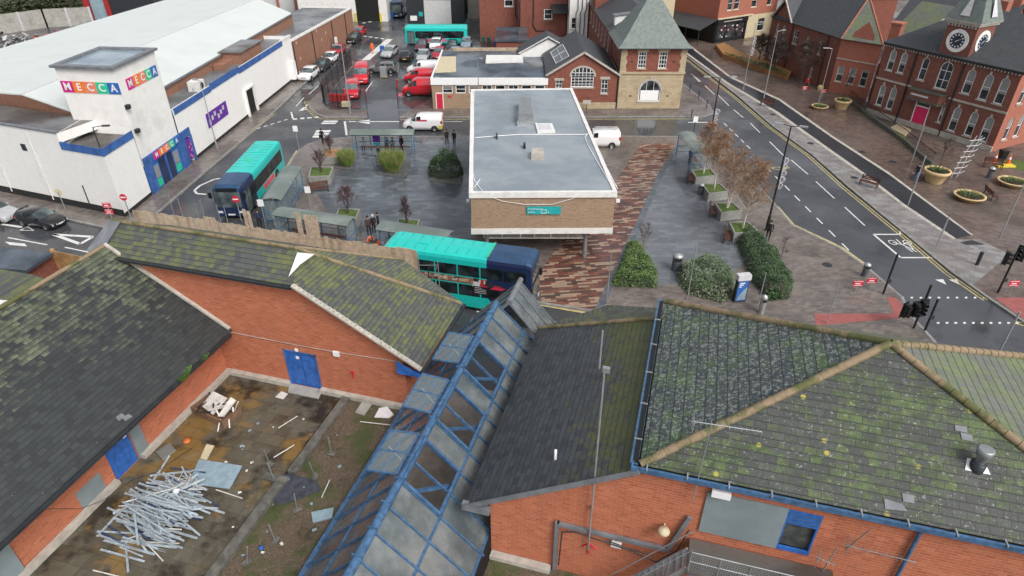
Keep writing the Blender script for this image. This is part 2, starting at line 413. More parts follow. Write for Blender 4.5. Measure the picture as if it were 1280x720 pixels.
slate('slate_right', [(.036, .040, .037), (.047, .051, .047), (.060, .064, .058), (.04,.045,.04)], (.030, .052, .012), (.085, .13, .03), .45, .58, None, (9.0, .60, .5), 1.6, mossmax=.85, fine=4.0, bw=.36, scale_=.06)
slate('slate_frost', [(.035, .045, .048), (.05, .062, .064), (.042, .052, .054)], (.045, .085, .028), (.075, .13, .04), .45, .59, None, (8.0, .52, .46), None, mossmax=.9, fine=3.0, bw=.36, scale_=.05)
slate('slate_pale', [(.115, .125, .11), (.145, .155, .14), (.13, .14, .12)], (.13, .165, .07), (.17, .21, .08), .44, .60, None, (9, .66, .3), bw=.3)
slate('slate_town', [(.045, .05, .055), (.06, .065, .07), (.05, .054, .06)], (.06, .07, .06), (.07, .08, .06), .55, .7, bw=.35, bh=.18)
slate('slate_green', [(.125, .155, .145), (.155, .185, .17), (.18, .205, .19)], (.11, .15, .12), (.10, .13, .11), .5, .7, bw=.3, bh=.2, mort=.006)
def felt(name, c0, c1, rough=(.15, .6)):
    t = NT(name); k = t.ss(t.noise(.25, 6, .65), .38, .62); t.out(t.mix(k, c0, c1), t.ss(t.noise(.2, 5), .4, .6, *rough))
felt('felt_grey', (.20, .235, .26), (.27, .30, .33), (.35, .7)); felt('felt_dark', (.035, .045, .06), (.09, .115, .145)); felt('felt_brown', (.06, .05, .045), (.12, .11, .10)); felt('felt_mid', (.12, .125, .13), (.2, .21, .215), (.3, .7))
felt('shelter_roof', (.13, .16, .145), (.22, .25, .225), (.3, .6)); felt('tower_roof', (.20, .26, .31), (.27, .33, .37))
# bricks --------------------------------------------------------
brick('brick_orange', [(.33, .075, .034), (.45, .12, .056), (.39, .095, .045), (.50, .155, .08)], (.42, .22, .13), stain=.3, stainc=(.21, .075, .045), bw=.30, bh=.115, gap=.022, bump=.5)
brick('brick_red', [(.15, .04, .028), (.23, .065, .042), (.27, .085, .052)], (.16, .09, .07), stain=.4)
brick('brick_town', [(.14, .045, .034), (.21, .068, .048), (.24, .085, .06)], (.14, .09, .07), stain=.45)
brick('brick_bright', [(.30, .085, .055), (.36, .115, .07), (.40, .135, .09)], (.3, .16, .12), stain=.12)
brick('brick_buff', [(.24, .15, .09), (.36, .24, .15), (.30, .19, .12)], (.32, .27, .21), stain=.25, stainc=(.15, .09, .055))
brick('brick_brown', [(.22, .10, .06), (.32, .15, .09), (.28, .13, .08)], (.22, .15, .12), stain=.35)
brick('sandstone', [(.36, .28, .17), (.46, .37, .24), (.40, .32, .21)], (.24, .19, .13), bw=.6, bh=.3, stain=.4, stainc=(.18, .14, .09), gap=.015, bump=.2)
brick('block_grey', [(.22, .22, .20), (.28, .28, .26)], (.14, .14, .13), bw=.45, bh=.22, stain=.4)
brick('white_brick', [(.76, .755, .73), (.82, .81, .785)], (.70, .695, .67), stain=.20, stainc=(.56, .54, .49), bump=.15)
def leafmat(name, c0, c1, c2):
    t = NT(name); t.out(t.mix(t.ss(t.noise(1.3, 5, .7), .35, .65), t.mix(t.noise(12, 3), c0, c1), c2), .6); return t
leafmat('leaf_green', (.03,.075,.02), (.07,.13,.04), (.13,.20,.05)); leafmat('leaf_dark', (.018,.045,.022), (.035,.075,.03), (.065,.115,.04)); leafmat('leaf_grey', (.045,.09,.035), (.09,.14,.06), (.17,.21,.13)); leafmat('leaf_lime', (.07,.17,.025), (.15,.27,.05), (.30,.29,.11))
leafmat('leaf_bank', (.02,.04,.015), (.05,.075,.03), (.08,.085,.04))
# ============================================================ SETTING
def gp(pts, z): return [tuple(G(x, y, z))[:2] for x, y in pts]
MB(True).poly([(-400,-60,0),(400,-60,0),(400,700,0),(-400,700,0)]).build('road', 'asphalt', kind='structure')
KERBS = MB(True)
def pavement(name, mat, px, extra=(), kerb=None, pre=()):
    pts = list(pre) + gp(px, .12) + list(extra)
    MB(True).prism(pts, -.3, .12, 0, 0).build(name, mat, kind='structure')
    if kerb:
        k = gp(kerb, .12)
        for a, b in zip(k, k[1:]): KERBS.bar((a[0], a[1], .03), (b[0], b[1], .03), .2, .2)
# left, along the bingo hall
kA = [(-60,248),(0,259),(82,273),(147,287),(165,284),(196,266),(295,181),(322,157),(345,137),(378,106),(420,72),(452,43)]
pavement('pavement', 'paving_brown', kA, extra=[(-29, 125), (-120, 125), (-120, 50)], kerb=kA)
kB = [(1175,436),(1166,424),(1142,398),(1127,371),(1092,341),(1077,329),(1050,310),(990,281),(970,257),(925,207),(905,178),(893,171),(770,170),(585,170),(440,171),(405,174),(386,180),(372,189),(362,205),(345,236),(338,262),(350,296),(440,311),(560,350),(675,378),(752,390)]
pavement('pavement', 'paving_brown', kB, extra=[(5.2, 33.0), (6.0, 26.0), (40.0, 15.0)], kerb=kB)
kC = [(385,128),(389,136),(396,142),(406,146),(459,146)]
pavement('pavement', 'paving_brown', kC + [(459,137),(412,137),(402,128),(446,78),(440,76)], kerb=kC)
kD = [(499,146),(740,145.5),(880,145),(892,141),(886,131),(852,103),(838,90)]
pavement('pavement', 'paving_brown', kD, extra=[(25, 160), (10.5, 160), (10.5, 88), (-10, 86.5)], kerb=kD)
kE = [(760,0),(800,26),(840,56),(862,73),(921,118),(965,156),(1016,193),(1060,232),(1144,301),(1190,339),(1239,374),(1290,408),(1340,445)]
pavement('pavement', 'paving_rust', kE, extra=[(150, 30), (150, 260), (40, 260)], kerb=kE)
KERBS.build('kerb', 'kerb_stone', kind='structure')
def sheet(name, mat, px, z=.124):
    MB(True).poly([(*p, z) for p in gp(px, z)]).build(name, mat, kind='structure')
# plaza surfaces
sheet('plaza_paving', 'paving_slate', [(440,190),(590,186),(592,310),(560,332),(470,306),(408,262),(392,236),(424,214)])
sheet('plaza_paving', 'paving_wet_sheen', [(812,200),(858,186),(872,214),(878,238),(940,322),(902,352),(830,356),(778,352),(775,330)])
sheet('plaza_paving_wet', 'paving_slate', [(590,186),(440,190),(452,173),(590,172)])
sheet('paved_band', 'paving_band', [(802,180),(845,180),(824,214),(792,284),(742,389),(677,377),(672,343),(700,305),(745,255),(772,222)], .128)
sheet('paved_edge', 'paving_slate', [(845,180),(851,180),(830,216),(799,288),(752,390),(742,389),(792,284),(824,214)], .128)
# right side of the high street
sheet('cycle_lane', 'cycle_asphalt', [(780,-4),(820,30),(860,57),(912,97),(973,125),(1040,172),(1111,218),(1184,272),(1214,294),(1195,298),(1132,256),(1080,216),(1040,188),(973,140),(910,103),(862,68),(818,36),(772,0)], .126)
sheet('kerb_line', 'stone', [(780,-4),(820,30),(860,57),(912,97),(973,125),(1040,172),(1111,218),(1184,272),(1214,294),(1217,294),(1187,271.5),(1113,216.5),(1042,170.5),(975,123.5),(914,95.7),(862,56),(822,29),(782,-5)], .13)
sheet('kerb_line', 'stone', [(772,0),(818,36),(862,68),(910,103),(973,140),(1040,188),(1080,216),(1132,256),(1195,298),(1191,299),(1129,257.5),(1077,217.5),(1037,189.5),(970,141.5),(908,104.3),(860,69),(816,37),(770,1)], .13)
sheet('verge_paving', 'paving_pale', [(862,74),(921,119),(965,157),(1016,194),(1060,233),(1144,302),(1190,340),(1215,357),(1262,318),(1225,299),(1195,299),(1132,257),(1040,189),(973,141),(910,104)], .124)
sheet('plaza_paving_dark', 'cycle_asphalt', [(1200,303),(1215,300),(1232,306),(1208,306)], .128)
sheet('tactile_paving', 'tactile_red', [(1108,371),(1120,372),(1141,396),(1020,407),(1018,392),(1118,392)], .126)
sheet('tactile_paving', 'tactile_red', [(1244,372),(1330,372),(1330,425),(1284,402)], .126)
# road markings ------------------------------------------------
def mark(name, mat, strips, polys=(), z=.004, w=.12):
    m = MB(True)
    for s in strips:
        pts, ww = (s, w) if not isinstance(s, tuple) else s
        q = [G(x, y, z) for x, y in pts]
        for a, b in zip(q, q[1:]):
            d = (b-a); d.z = 0; d.normalize(); n = Vector((-d.y, d.x, 0))*ww/2
            m.poly([a-n, b-n, b+n, a+n])
    for p in polys: m.poly([G(x, y, z) for x, y in p])
    m.build(name, mat, kind='structure')
def dashes(pts, n, frac=.6):
    """n dashes evenly spaced on the ground between two picture points"""
    a, b = G(*pts[0], 0), G(*pts[1], 0); out = []
    for i in range(n):
        p, q = a+(b-a)*(i/n), a+(b-a)*((i+frac)/n); out.append((p, q))
    return out
wm_ = MB(True)
def dash(p0, p1, n, frac=.6, w=.12, z=.004, M_=None):
    for p, q in dashes((p0, p1), n, frac):
        d = (q-p).normalized(); nn = Vector((-d.y, d.x, 0))*w/2
        (M_ or wm_).poly([Vector((v.x, v.y, z)) for v in (p-nn, q-nn, q+nn, p+nn)])
for a, b in [((864,92),(874,102)),((865,93),(876,102)),((881,107),(893,118)),((898,119),(911,132)),((917,137),(929,147)),((938,154),(950,166)),((962,177),(980,195)),((989,200),(1010,218)),((1020,227),(1043,248)),((1056,259),(1081,282))]:
    dash(a, b, 1, 1, .115)
dash((893,139),(897,143),1,1); dash((905,154),(941,189),5,.6); dash((958,209),(1070,322),8,.5,.12)
for s in [[(1092,293),(1125,293)],[(1092,293),(1126,322)],[(1126,322),(1171,322)],[(1125,293),(1126,286)]]: dash(s[0], s[1], 1, 1, .17)
for a, b in [((860,153),(893,153)),((436,152),(499,152)),((556,152),(578,152))]: dash(a, b, 1, 1, .25 if a[0] != 556 else .12)
wm_.poly([G(x, y, .004) for x, y in ((444,152),(462,149.5),(462,155))])
for a, b in [((386,118),(398,107)),((370,133),(380,122))]: dash(a, b, 1, 1)
dash((380,137),(387,127),1,1,.16); wm_.poly([G(x, y, .004) for x, y in ((373,139),(380,133.5),(384,137))])
dash((321,161),(363,148),5,.55,.2); dash((366,149),(402,146),4,.6,.5); dash((364,140),(366,148),1,1,.2)
for x0, y0 in ((404,152),(395,164)):
    h = 3.6 if y0 == 152 else 10
    for i in range(3 if h > 5 else 2):
        yy = y0 + i*h/(3 if h > 5 else 2)*1.0 ; dash((x0-i*2, yy), (x0+18-i*2, yy), 1, 1, .7)
dash((454,45),(483,49),4,.6,.5); dash((453,29),(481,24),4,.6,.5)
wm_.poly([G(x, y, .004) for x, y in ((483,49),(491,49),(462,75),(452,75))]); dash((465,87),(453,105),1,1,.15)
dash((429,112),(437,104),1,1,.12); dash((457,114),(465,103),1,1,.15)
# bus box and left road arrow, triangle, dashes
mark('road_marking', 'paint_white', [([(298,221),(290,223),(268,236),(248,241),(244,238),(252,232)],.25)][0:0] , [])
_c = [(290,221),(268,224),(250,232),(243,238),(246,242),(258,243)]
for a, b in zip(_c, _c[1:]): dash(a, b, 1, 1, .22)
dash((-40,274),(28,284),1,1,.25); wm_.poly([G(x, y, .004) for x, y in ((35,283),(27,287.5),(43,288),(34,282.5))]); wm_.poly([G(x, y, .004) for x, y in ((24,288),(33,283.5),(43,288.5))])
dash((10,297),(59,306),1,1,.14); wm_.poly([G(x, y, .004) for x, y in ((6,302),(31,304.5),(34,308),(12,306))]); dash((81,309),(114,316),1,1,.14)
_t = [(67,293),(116,296),(100,305),(67,293)]
for a, b in zip(_t, _t[1:]): dash(a, b, 1, 1, .3)
for x in range(10): wm_.poly([G(1127+x*11.3+dx, 372+dy, .004) for dx, dy in ((0,-1),(3,-1),(3,1),(0,1))])
for x in range(10): wm_.poly([G(1171+x*11+dx, 403.5+dy, .004) for dx, dy in ((0,-1),(3.4,-1),(3.4,1.2),(0,1.2))])
for x in (1169, 1186): wm_.poly([G(x, 349.5, .004), G(x+10, 349, .004), G(x+14, 356, .004)])
dash((677,401),(700,405),1,1,.3); dash((596,389),(612,393),1,1,.14)
# bicycle symbol: two wheels and a frame
bc = [G(1116, 303, .004), G(1134, 303, .004)]
def ringm(m, c, r, w, z=.004, n=20, sx=1):
    for i in range(n):
        a, b = 2*math.pi*i/n, 2*math.pi*(i+1)/n
        m.poly([(c.x+sx*(r-w)*math.cos(a), c.y+(r-w)*math.sin(a), z), (c.x+sx*r*math.cos(a), c.y+r*math.sin(a), z), (c.x+sx*r*math.cos(b), c.y+r*math.sin(b), z), (c.x+sx*(r-w)*math.cos(b), c.y+(r-w)*math.sin(b), z)])
for c in bc: ringm(wm_, c, .40, .09, sx=.8)
for a, b in [((1116,303),(1128,306)),((1128,306),(1139,311)),((1128,306),(1134,303)),((1120,299),(1128,306)),((1132,309),(1141,315)),((1139,311),(1146,315)),((1134,303),(1142,312))]: dash(a, b, 1, 1, .1, .006)
wm_.build('road_marking', 'paint_white', kind='structure')
ym = MB(True)
def yline(pts, off=(0, .25), w=.1, z=.006):
    q = [G(x, y, z) for x, y in pts]
    for o in off:
        for a, b in zip(q, q[1:]):
            d = (b-a); d.z = 0; d.normalize(); n = Vector((-d.y, d.x, 0)); s = n*o
            ym.poly([a+s-n*w/2, b+s-n*w/2, b+s+n*w/2, a+s+n*w/2])
yline([(838,58),(860,74.5),(919,120),(963,158),(1014,195),(1058,235),(1142,303),(1188,342),(1236,375)], (-.1, -.4))
yline([(197,269),(296,184),(323,160),(346,141)], (.15, .45))
yline([(371,188),(361,204),(343,236)], (.0,), .16); yline([(384,126),(388,137),(396,145),(406,148.5),(456,148.5)], (-.05, -.35), .08)
yline([(500,148.5),(740,148.2),(878,147.6)], (-.1, -.35), .08); yline([(750,393),(676,380)], (.1,), .2)
yline([(972,258),(992,281),(1052,309),(1080,329)], (.0,), .2); yline([(1093,345),(1126,373)], (-.15, -.45), .12)
yline([(1143,401),(1165,424)], (-.15, -.45), .1); yline([(1268,404),(1300,412)], (0, .3))
for s in ("BUS STOP",):
    cu = bpy.data.curves.new('t', 'FONT'); cu.body = s; cu.size = 1.3; cu.align_x = 'CENTER'
    to = bpy.data.objects.new('t', cu); COL.objects.link(to); dg = bpy.context.evaluated_depsgraph_get(); dg.update()
    tm = to.evaluated_get(dg).to_mesh(); vs = [v.co.copy() for v in tm.vertices]; fs = [tuple(p.vertices) for p in tm.polygons]
    c = G(950, 212, .006)
    ym.add([(c.x + v.x*1.1, c.y + v.y*.8, .006) for v in vs], fs); bpy.data.objects.remove(to)
ym.build('yellow_line', 'paint_yellow', kind='structure')
# manholes and tree pits on the verge
for x, y in ((1116,202),(1078,190),(1013,179),(966,143),(1068,222),(1034,331)):
    c = G(x, y, .13); MB(True).lathe([(.36, 0), (.36, .006)], 16, c=c).build('manhole_cover', 'dark_metal', kind='structure')

# text made into real lettering ---------------------------------
def lettering(mb, s, size, fr, m=0, depth=.01, align='CENTER', bold=0):
    cu = bpy.data.curves.new('t', 'FONT'); cu.body = s; cu.size = size; cu.align_x = align; cu.align_y = 'CENTER'; cu.offset = bold
    to = bpy.data.objects.new('t', cu); COL.objects.link(to); dg = bpy.context.evaluated_depsgraph_get(); dg.update()
    tm = to.evaluated_get(dg).to_mesh()
    vs = [fr @ Vector((v.co.x, 0, v.co.y)) for v in tm.vertices]; fs = [tuple(p.vertices) for p in tm.polygons]
    f0 = mb.fr; mb.fr = None; mb.add(vs, fs, m); mb.fr = f0; bpy.data.objects.remove(to)
def frame_at(p, right, out_, up=None):
    """local x = right, y = into the wall, z = up"""
    r = Vector(right).normalized(); o = Vector(out_).normalized(); u = Vector(up).normalized() if up is not None else Vector((0,0,1))
    m = Matrix.Identity(4)
    for i in range(3): m[i][0] = r[i]; m[i][1] = -o[i]; m[i][2] = u[i]; m[i][3] = p[i]
    return m
# wall with openings, in a local frame (x along, y depth into the wall, z up)
def wall(mb, u0, u1, z0, z1, holes=(), y=0, rev=.12, m=0, mr=None):
    us = sorted({u0, u1, *[h[0] for h in holes], *[h[1] for h in holes]}); zs = sorted({z0, z1, *[h[2] for h in holes], *[h[3] for h in holes]})
    us = [u for u in us if u0 <= u <= u1]; zs = [z for z in zs if z0 <= z <= z1]
    for i in range(len(us)-1):
        for j in range(len(zs)-1):
            cu_, cz = (us[i]+us[i+1])/2, (zs[j]+zs[j+1])/2
            if any(h[0] < cu_ < h[1] and h[2] < cz < h[3] for h in holes): continue
            mb.poly([(us[i],y,zs[j]),(us[i+1],y,zs[j]),(us[i+1],y,zs[j+1]),(us[i],y,zs[j+1])], m)
    mr = m if mr is None else mr
    for a, b, c, d in [h[:4] for h in holes]:
        mb.poly([(a,y,c),(a,y+rev,c),(a,y+rev,d),(a,y,d)], mr); mb.poly([(b,y,c),(b,y,d),(b,y+rev,d),(b,y+rev,c)], mr)
        mb.poly([(a,y,c),(b,y,c),(b,y+rev,c),(a,y+rev,c)], mr); mb.poly([(a,y,d),(a,y+rev,d),(b,y+rev,d),(b,y,d)], mr)
def window(parent, fr, u0, u1, z0, z1, bars=(1, 1), y=.1, fw=.06, arch=False, fm='upvc', pm='glass_dark', sill=None, wallm=None, blind=0, surround=None):
    f = MB(True, fr); w = u1-u0
    f.box(u0, y-.03, z0, u0+fw, y+.03, z1); f.box(u1-fw, y-.03, z0, u1, y+.03, z1)
    f.box(u0+fw, y-.03, z0, u1-fw, y+.03, z0+fw)
    if not arch: f.box(u0+fw, y-.03, z1-fw, u1-fw, y+.03, z1)
    else:
        r = w/2; cz = z1-r; c = (u0+u1)/2; n = 8
        for i in range(n):
            a, b = math.pi*i/n, math.pi*(i+1)/n
            f.add([(c+k*math.cos(q), yy, cz+k*math.sin(q)) for q in (a, b) for k in (r-fw, r) for yy in (y-.03, y+.03)], [(0,2,6,4),(0,4,5,1),(2,3,7,6)])
    for i in range(1, bars[0]): x = u0+w*i/bars[0]; f.box(x-.02, y-.022, z0+fw, x+.02, y+.02, z1-fw)
    for j in range(1, bars[1]): z = z0+(z1-z0)*j/bars[1]; f.box(u0+fw, y-.026, z-.025, u1-fw, y+.022, z+.025)
    o = f.build('window', fm, parent)
    MB(True, fr).poly([(u0+.01,y+.012,z0+.01),(u1-.01,y+.012,z0+.01),(u1-.01,y+.012,z1-.01),(u0+.01,y+.012,z1-.01)]).build('pane', pm, o)
    for c in o.children: c.parent = o
    if blind:
        MB(True, fr).poly([(u0+fw,y+.006,z1-(z1-z0)*blind),(u1-fw,y+.006,z1-(z1-z0)*blind),(u1-fw,y+.006,z1-fw),(u0+fw,y+.006,z1-fw)]).build('blind', 'blinds', o)
    if sill: MB(True, fr).box(u0-.1, -.08, z0-.14, u1+.1, y, z0-.001).build('sill', sill, o)
    if arch and wallm:
        r = w/2; cz = z1-r; c = (u0+u1)/2; n = 6; s = MB(True, fr)
        for sg in (-1, 1):
            pts = [(c+sg*r, -.001, z1+.002)] + [(c+sg*r*math.cos(math.pi/2*i/n), -.001, cz+r*math.sin(math.pi/2*i/n)) for i in range(n+1)]
            s.poly(pts if sg > 0 else pts[::-1])
            for i in range(n):
                p, q = pts[i+1], pts[i+2]; s.poly([p, q, (q[0], y, q[2]), (p[0], y, p[2])])
        s.build('arch_brick', wallm, o)
    if surround:
        s = MB(True, fr); q = .2
        if arch:
            r = w/2; cz = z1-r; c = (u0+u1)/2; n = 8
            for i in range(n):
                a, b = math.pi*i/n, math.pi*(i+1)/n
                s.add([(c+k*math.cos(qq), yy, cz+k*math.sin(qq)) for qq in (a, b) for k in (r, r+q) for yy in (-.04, 0)], [(0,2,6,4),(2,3,7,6),(0,4,5,1)])
            s.box(c-.12, -.1, z1-.02, c+.12, 0, z1+.38)
        else: s.box(u0-q, -.04, z1, u1+q, 0, z1+.3)
        s.build('surround', surround, o)
    return o

# ============================================================ FOREGROUND: SHOPPING CENTRE ROOFS
def mw(b, a, z): return W(b, a, z)
DK = 3.5
ZE, ZH = 6.3, 9.7
# ---- left wing
LW = thing('shop_building', 'orange brick shopping centre wing with mossy slate roofs round a flat roof yard', 'building', W(-21, 20.7, 0), MROT)
def part(name, mat, mb, parent, **k): return mb.build(name, mat, parent, **k)
# west-east wall facing the deck
fA = frame_at(W(-21, 20.7, DK), (.9618, -.2737, 0), (-.2737, -.9618, 0))
rnd0 = random.Random(99)
def RPL(px, py, p0, p1, p2):
    """where the sight line of a picture point meets a real plane"""
    p0, p1, p2 = Vector(p0), Vector(p1), Vector(p2); n = (p1-p0).cross(p2-p0); d = ray(px, py); o = Vector((0, 0, HC))
    return o + d*((p0-o).dot(n)/d.dot(n))
FA = Matrix(((.9618,.2737,0,0),(-.2737,.9618,0,0),(0,0,1,0),(0,0,0,1)))        # (b,a,z) -> world
def FM(): return MB(True, FA)
# wall facing the deck (plane a=20.7), gable above
m = FM(); fr0 = FA @ Matrix.Translation((0, 20.7, 0)); m.fr = fr0
wall(m, -26, -11, 0, 6.7, [(-17.3, -15.63, 3.5, 5.66)])
m.poly([(-26,0,6.7),(-11,0,6.7),(-15.8,0,9.62),(-26,0,9.62)])
m.fr = FA; m.poly([(-11,20.7,0),(-11,25.6,0),(-11,25.6,6.7),(-11,20.7,6.7)]); m.poly([(-11,25.6,0),(-27,25.6,0),(-27,25.6,8.3),(-14,25.6,8.3),(-11,25.6,6.6)])
m.poly([(-26.9,20.7,0),(-26.9,25.6,0),(-26.9,25.6,8.3),(-26.9,22.4,10.3),(-26.9,20.7,9.5)])
part('wall', 'brick_orange', m, LW, label='orange brick gable wall with a blue double door')
m = FM(); m.fr = FA @ Matrix(((0,-1,0,-21),(1,0,0,0),(0,0,1,0),(0,0,0,1)))      # wall b=-21, x runs along a
wall(m, 3, 20.68, 0, 6.75, [(13.28, 14.52, 3.5, 5.25), (11.6, 12.75, 3.5, 4.6)])
part('wall', 'brick_orange', m, LW)
part('deck_surface', 'deck_paving', FM().box(-20.99, 2, 3.2, -14.5, 20.69, 3.5), LW, label='wet stained paving of the flat roof yard')
part('gravel_roof', 'deck_gravel', FM().box(-14.1, 2, 3.2, -11.05, 20.69, 3.47), LW)
m = FM(); m.box(-14.5, 2, 3.2, -14.1, 14.2, 3.66); m.box(-14.5, 14.2, 3.2, -14.1, 15.0, 3.66); m.box(-14.35, 15.6, 3.2, -13.95, 20.6, 3.66); m.box(-15.2,15.0,3.3,-14.1,15.35,3.6)
part('roof_kerb', 'kerb_old', m, LW)
m = FM(); m.box(-20.98, 2, 3.5, -20.72, 13.2, 3.72); m.box(-20.98, 14.6, 3.5, -20.72, 20.68, 3.72); m.box(-20.7, 20.42, 3.5, -17.35, 20.69, 3.72); m.box(-15.6, 20.42, 3.5, -11.0, 20.69, 3.72)
part('wall_upstand', 'stone', m, LW)
dr = part('double_door', 'blue_paint', FM().box(-17.27, 20.74, 3.5, -16.48, 20.8, 5.62).box(-16.45, 20.74, 3.5, -15.66, 20.8, 5.62), LW, label='bright blue double door with a small white notice')
part('notice', 'sign_white', FM().box(-16.75, 20.72, 5.2, -16.58, 20.735, 5.36), dr)
part('door_frame', 'blue_fascia', FM().box(-17.34, 20.66, 3.5, -17.27, 20.74, 5.7).box(-15.66, 20.66, 3.5, -15.59, 20.74, 5.7).box(-17.34, 20.66, 5.62, -15.59, 20.74, 5.7), dr)
d2 = part('door', 'blue_paint', FM().box(-21.08, 13.3, 3.5, -21.02, 14.5, 5.25), LW, label='scuffed blue single door under the long eaves')
part('notice', 'sign_white', FM().box(-21.015, 14.25, 5.0, -21.0, 14.42, 5.15), d2)
part('boarded_opening', 'board_grey', FM().box(-21.05, 11.6, 3.5, -20.97, 12.75, 4.6).cut().box(-20.98, 14.54, 3.5, -20.93, 15.1, 5.9).cut().box(-20.98, 3, 3.4, -20.9, 8.9, 5.4), LW)
part('bulkhead_light', 'sign_white', FM().box(-14.55, 20.58, 5.95, -14.25, 20.69, 6.2), LW)
part('bulkhead_light', 'sign_white', FM().box(-16.65, 20.62, 5.75, -16.5, 20.69, 5.88), LW)
part('cable', 'stone', FM().path([(-20.5, 20.67, 6.15), (-17, 20.67, 6.12), (-14.3, 20.67, 6.15), (-11.1, 20.67, 6.3)], .018, 5), LW)
m = FM()
for a, b in (((-13.75, 4.72), (-13.75, 5.15)), ((-13.75, 5.16), (-13.9, 4.98)), ((-13.75, 5.16), (-13.6, 4.98))): m.bar((a[0], 20.68, a[1]), (b[0], 20.68, b[1]), .05, .03)
part('painted_arrow', 'red_sign', m, LW)
part('vent', 'stone', FM().box(-20.99, 17.6, 5.35, -20.94, 17.85, 5.65), LW)
# roofs
Cr = [(-20,2,6.3),(-20,20.66,6.3),(-25.9,20.66,10.1),(-25.9,2,10.1)]
m = FM(); m.slab(Cr, .12); m.slab([(-25.9,2,10.1),(-25.9,20.66,10.1),(-29.6,20.66,7.7),(-29.6,2,7.7)], .12)
part('roof_slope', 'slate_left', m, LW, label='long dark slate slope, mossy towards its ridge')
m = FM(); m.slab([(-26.9,20.45,9.7),(-15.75,20.45,9.72),(-16.7,22.25,10.5),(-26.9,22.25,10.5)], .1); m.slab([(-26.9,22.25,10.5),(-16.7,22.25,10.5),(-13,25.75,8.5),(-26.9,25.75,8.5)], .1)
part('roof_slope', 'slate_mid', m, LW, label='short green mossy slope above the orange gable')
m = FM(); m.slab([(-15.75,20.42,9.78),(-10,20.42,6.32),(-10,25.9,6.3),(-16.7,22.25,10.5)], .1); part('roof_slope', 'slate_mid', m, LW, label='grey slate slope falling to the glass roof')
m = FM(); m.slab([(-16.7,22.25,10.5),(-10,25.9,6.3),(-13,25.75,8.5)], .08); part('roof_slope', 'slate_mid', m, LW)
def ridge(mb, p, q, w=.26, h=.13):
    mb.cut(); w *= .85; p, q = Vector(p), Vector(q); n = max(2, int((q-p).length/.42))
    for i in range(n):
        a, b = p+(q-p)*(i/n), p+(q-p)*((i+.97)/n); mb.tube(a+Vector((0,0,-.02)), b+Vector((0,0,-.02)), w*.42, w*.47, 7)
m = FM(); ridge(m, (-25.9,2,10.15), (-25.9,20.6,10.15)); ridge(m, (-26.9,22.25,10.55), (-16.7,22.25,10.55)); ridge(m, (-16.7,22.25,10.55), (-10.05,25.85,6.35)); ridge(m, (-16.7,22.4,10.5), (-13,25.75,8.55), .2)
part('ridge_tiles', 'coping', m, LW)
m = FM(); m.bar((-20.05,20.6,6.42),(-25.9,20.6,10.2),.16,.1); m.cut(); m.bar((-15.8,20.36,9.8),(-10,20.36,6.36),.22,.09)
for i in range(30):
    k = i/30; j_ = rnd0.uniform(-.02,.03); m.box(-15.8+5.8*k, 20.31, 9.70-3.46*k+j_, -15.8+5.8*k+.17, 20.46, 9.82-3.46*k+j_)
part('verge', 'stone', m, LW)
part('lead_flashing', 'lead', FM().slab([(-26.95,20.4,9.78),(-26.1,20.4,9.78),(-26.3,22.2,10.58),(-26.95,22.2,10.58)], .03), LW)
m = FM(); m.box(-26, 20.28, 9.56, -15.9, 20.44, 9.68); m.cut(); m.box(-19.98, 2, 6.16, -19.84, 20.4, 6.28); m.cut(); m.box(-9.98, 20.3, 6.14, -9.84, 25.95, 6.26)
part('gutter', 'dark_metal', m, LW)
part('fascia', 'blue_paint', FM().poly([(-11.2,20.34,6.62),(-10.0,20.34,6.05),(-10.1,20.34,5.95),(-11.2,20.34,5.85)]).box(-11.2,20.36,5.85,-10.05,20.7,5.95), LW)
pA = [FA @ Vector(v) for v in ((-26,20.45,9.7),(-15.75,20.45,9.72),(-16.7,22.25,10.5))]
q = [RPL(x, y, *pA)+Vector((0,0,.06)) for x, y in ((361,347),(372,317),(393,319),(375,332))]
MB(True).slab(q, .02).build('loose_sheet', 'sign_white', None, 'white loose triangular sheet lying on the mossy slope above the orange gable', 'sheet', loc=q[0])
# pale repair slates and weeds on the long slope
pC = [FA @ Vector(v) for v in Cr[:3]]
m = MB(True)
for c in (((153,523),(161,518),(166,521),(157,527)), ((145,522),(152,517),(157,520),(149,527))): m.cut(); m.slab([RPL(x, y, *pC)+Vector((0,0,.03)) for x, y in c], .03)
part('repair_slates', 'lead', m, LW)
def tuft(name, label, c, rx, ry, h, n, mat, seed=1, lean=.35, cat='weed', group=None, w=.03):
    rnd = random.Random(seed); m = MB()
    for _ in range(n):
        a = rnd.uniform(0, 6.28); r = math.sqrt(rnd.random()); x, y = rx*r*math.cos(a), ry*r*math.sin(a)
        hh = h*rnd.uniform(.5, 1); dx, dy = x*lean+rnd.uniform(-.1,.1)*h, y*lean+rnd.uniform(-.1,.1)*h; b = rnd.uniform(0, 3.14); wx, wy = w*math.cos(b), w*math.sin(b)
        m.add([(x-wx,y-wy,0),(x+wx,y+wy,0),(x+dx*.6+wx*.8,y+dy*.6+wy*.8,hh*.65),(x+dx+.0,y+dy,hh),(x+dx*.6-wx*.8,y+dy*.6-wy*.8,hh*.65)], [(0,1,2,3,4)])
    return m.build(name, mat, None, label, cat, group, loc=tuple(c))
t = NT('weed_green'); t.out(t.mix(t.noise(9, 3), (.05, .12, .02), (.13, .22, .05)), .7)
tuft('weed', 'bright green weed growing in the gutter under the dark slate slope, larger', W(-19.95, 17.3, 6.2), .14, .45, .25, 170, 'weed_green', 3)
tuft('weed', 'small green weed in the gutter nearer the orange gable wall', W(-19.95, 18.6, 6.2), .1, .3, .18, 80, 'weed_green', 4)
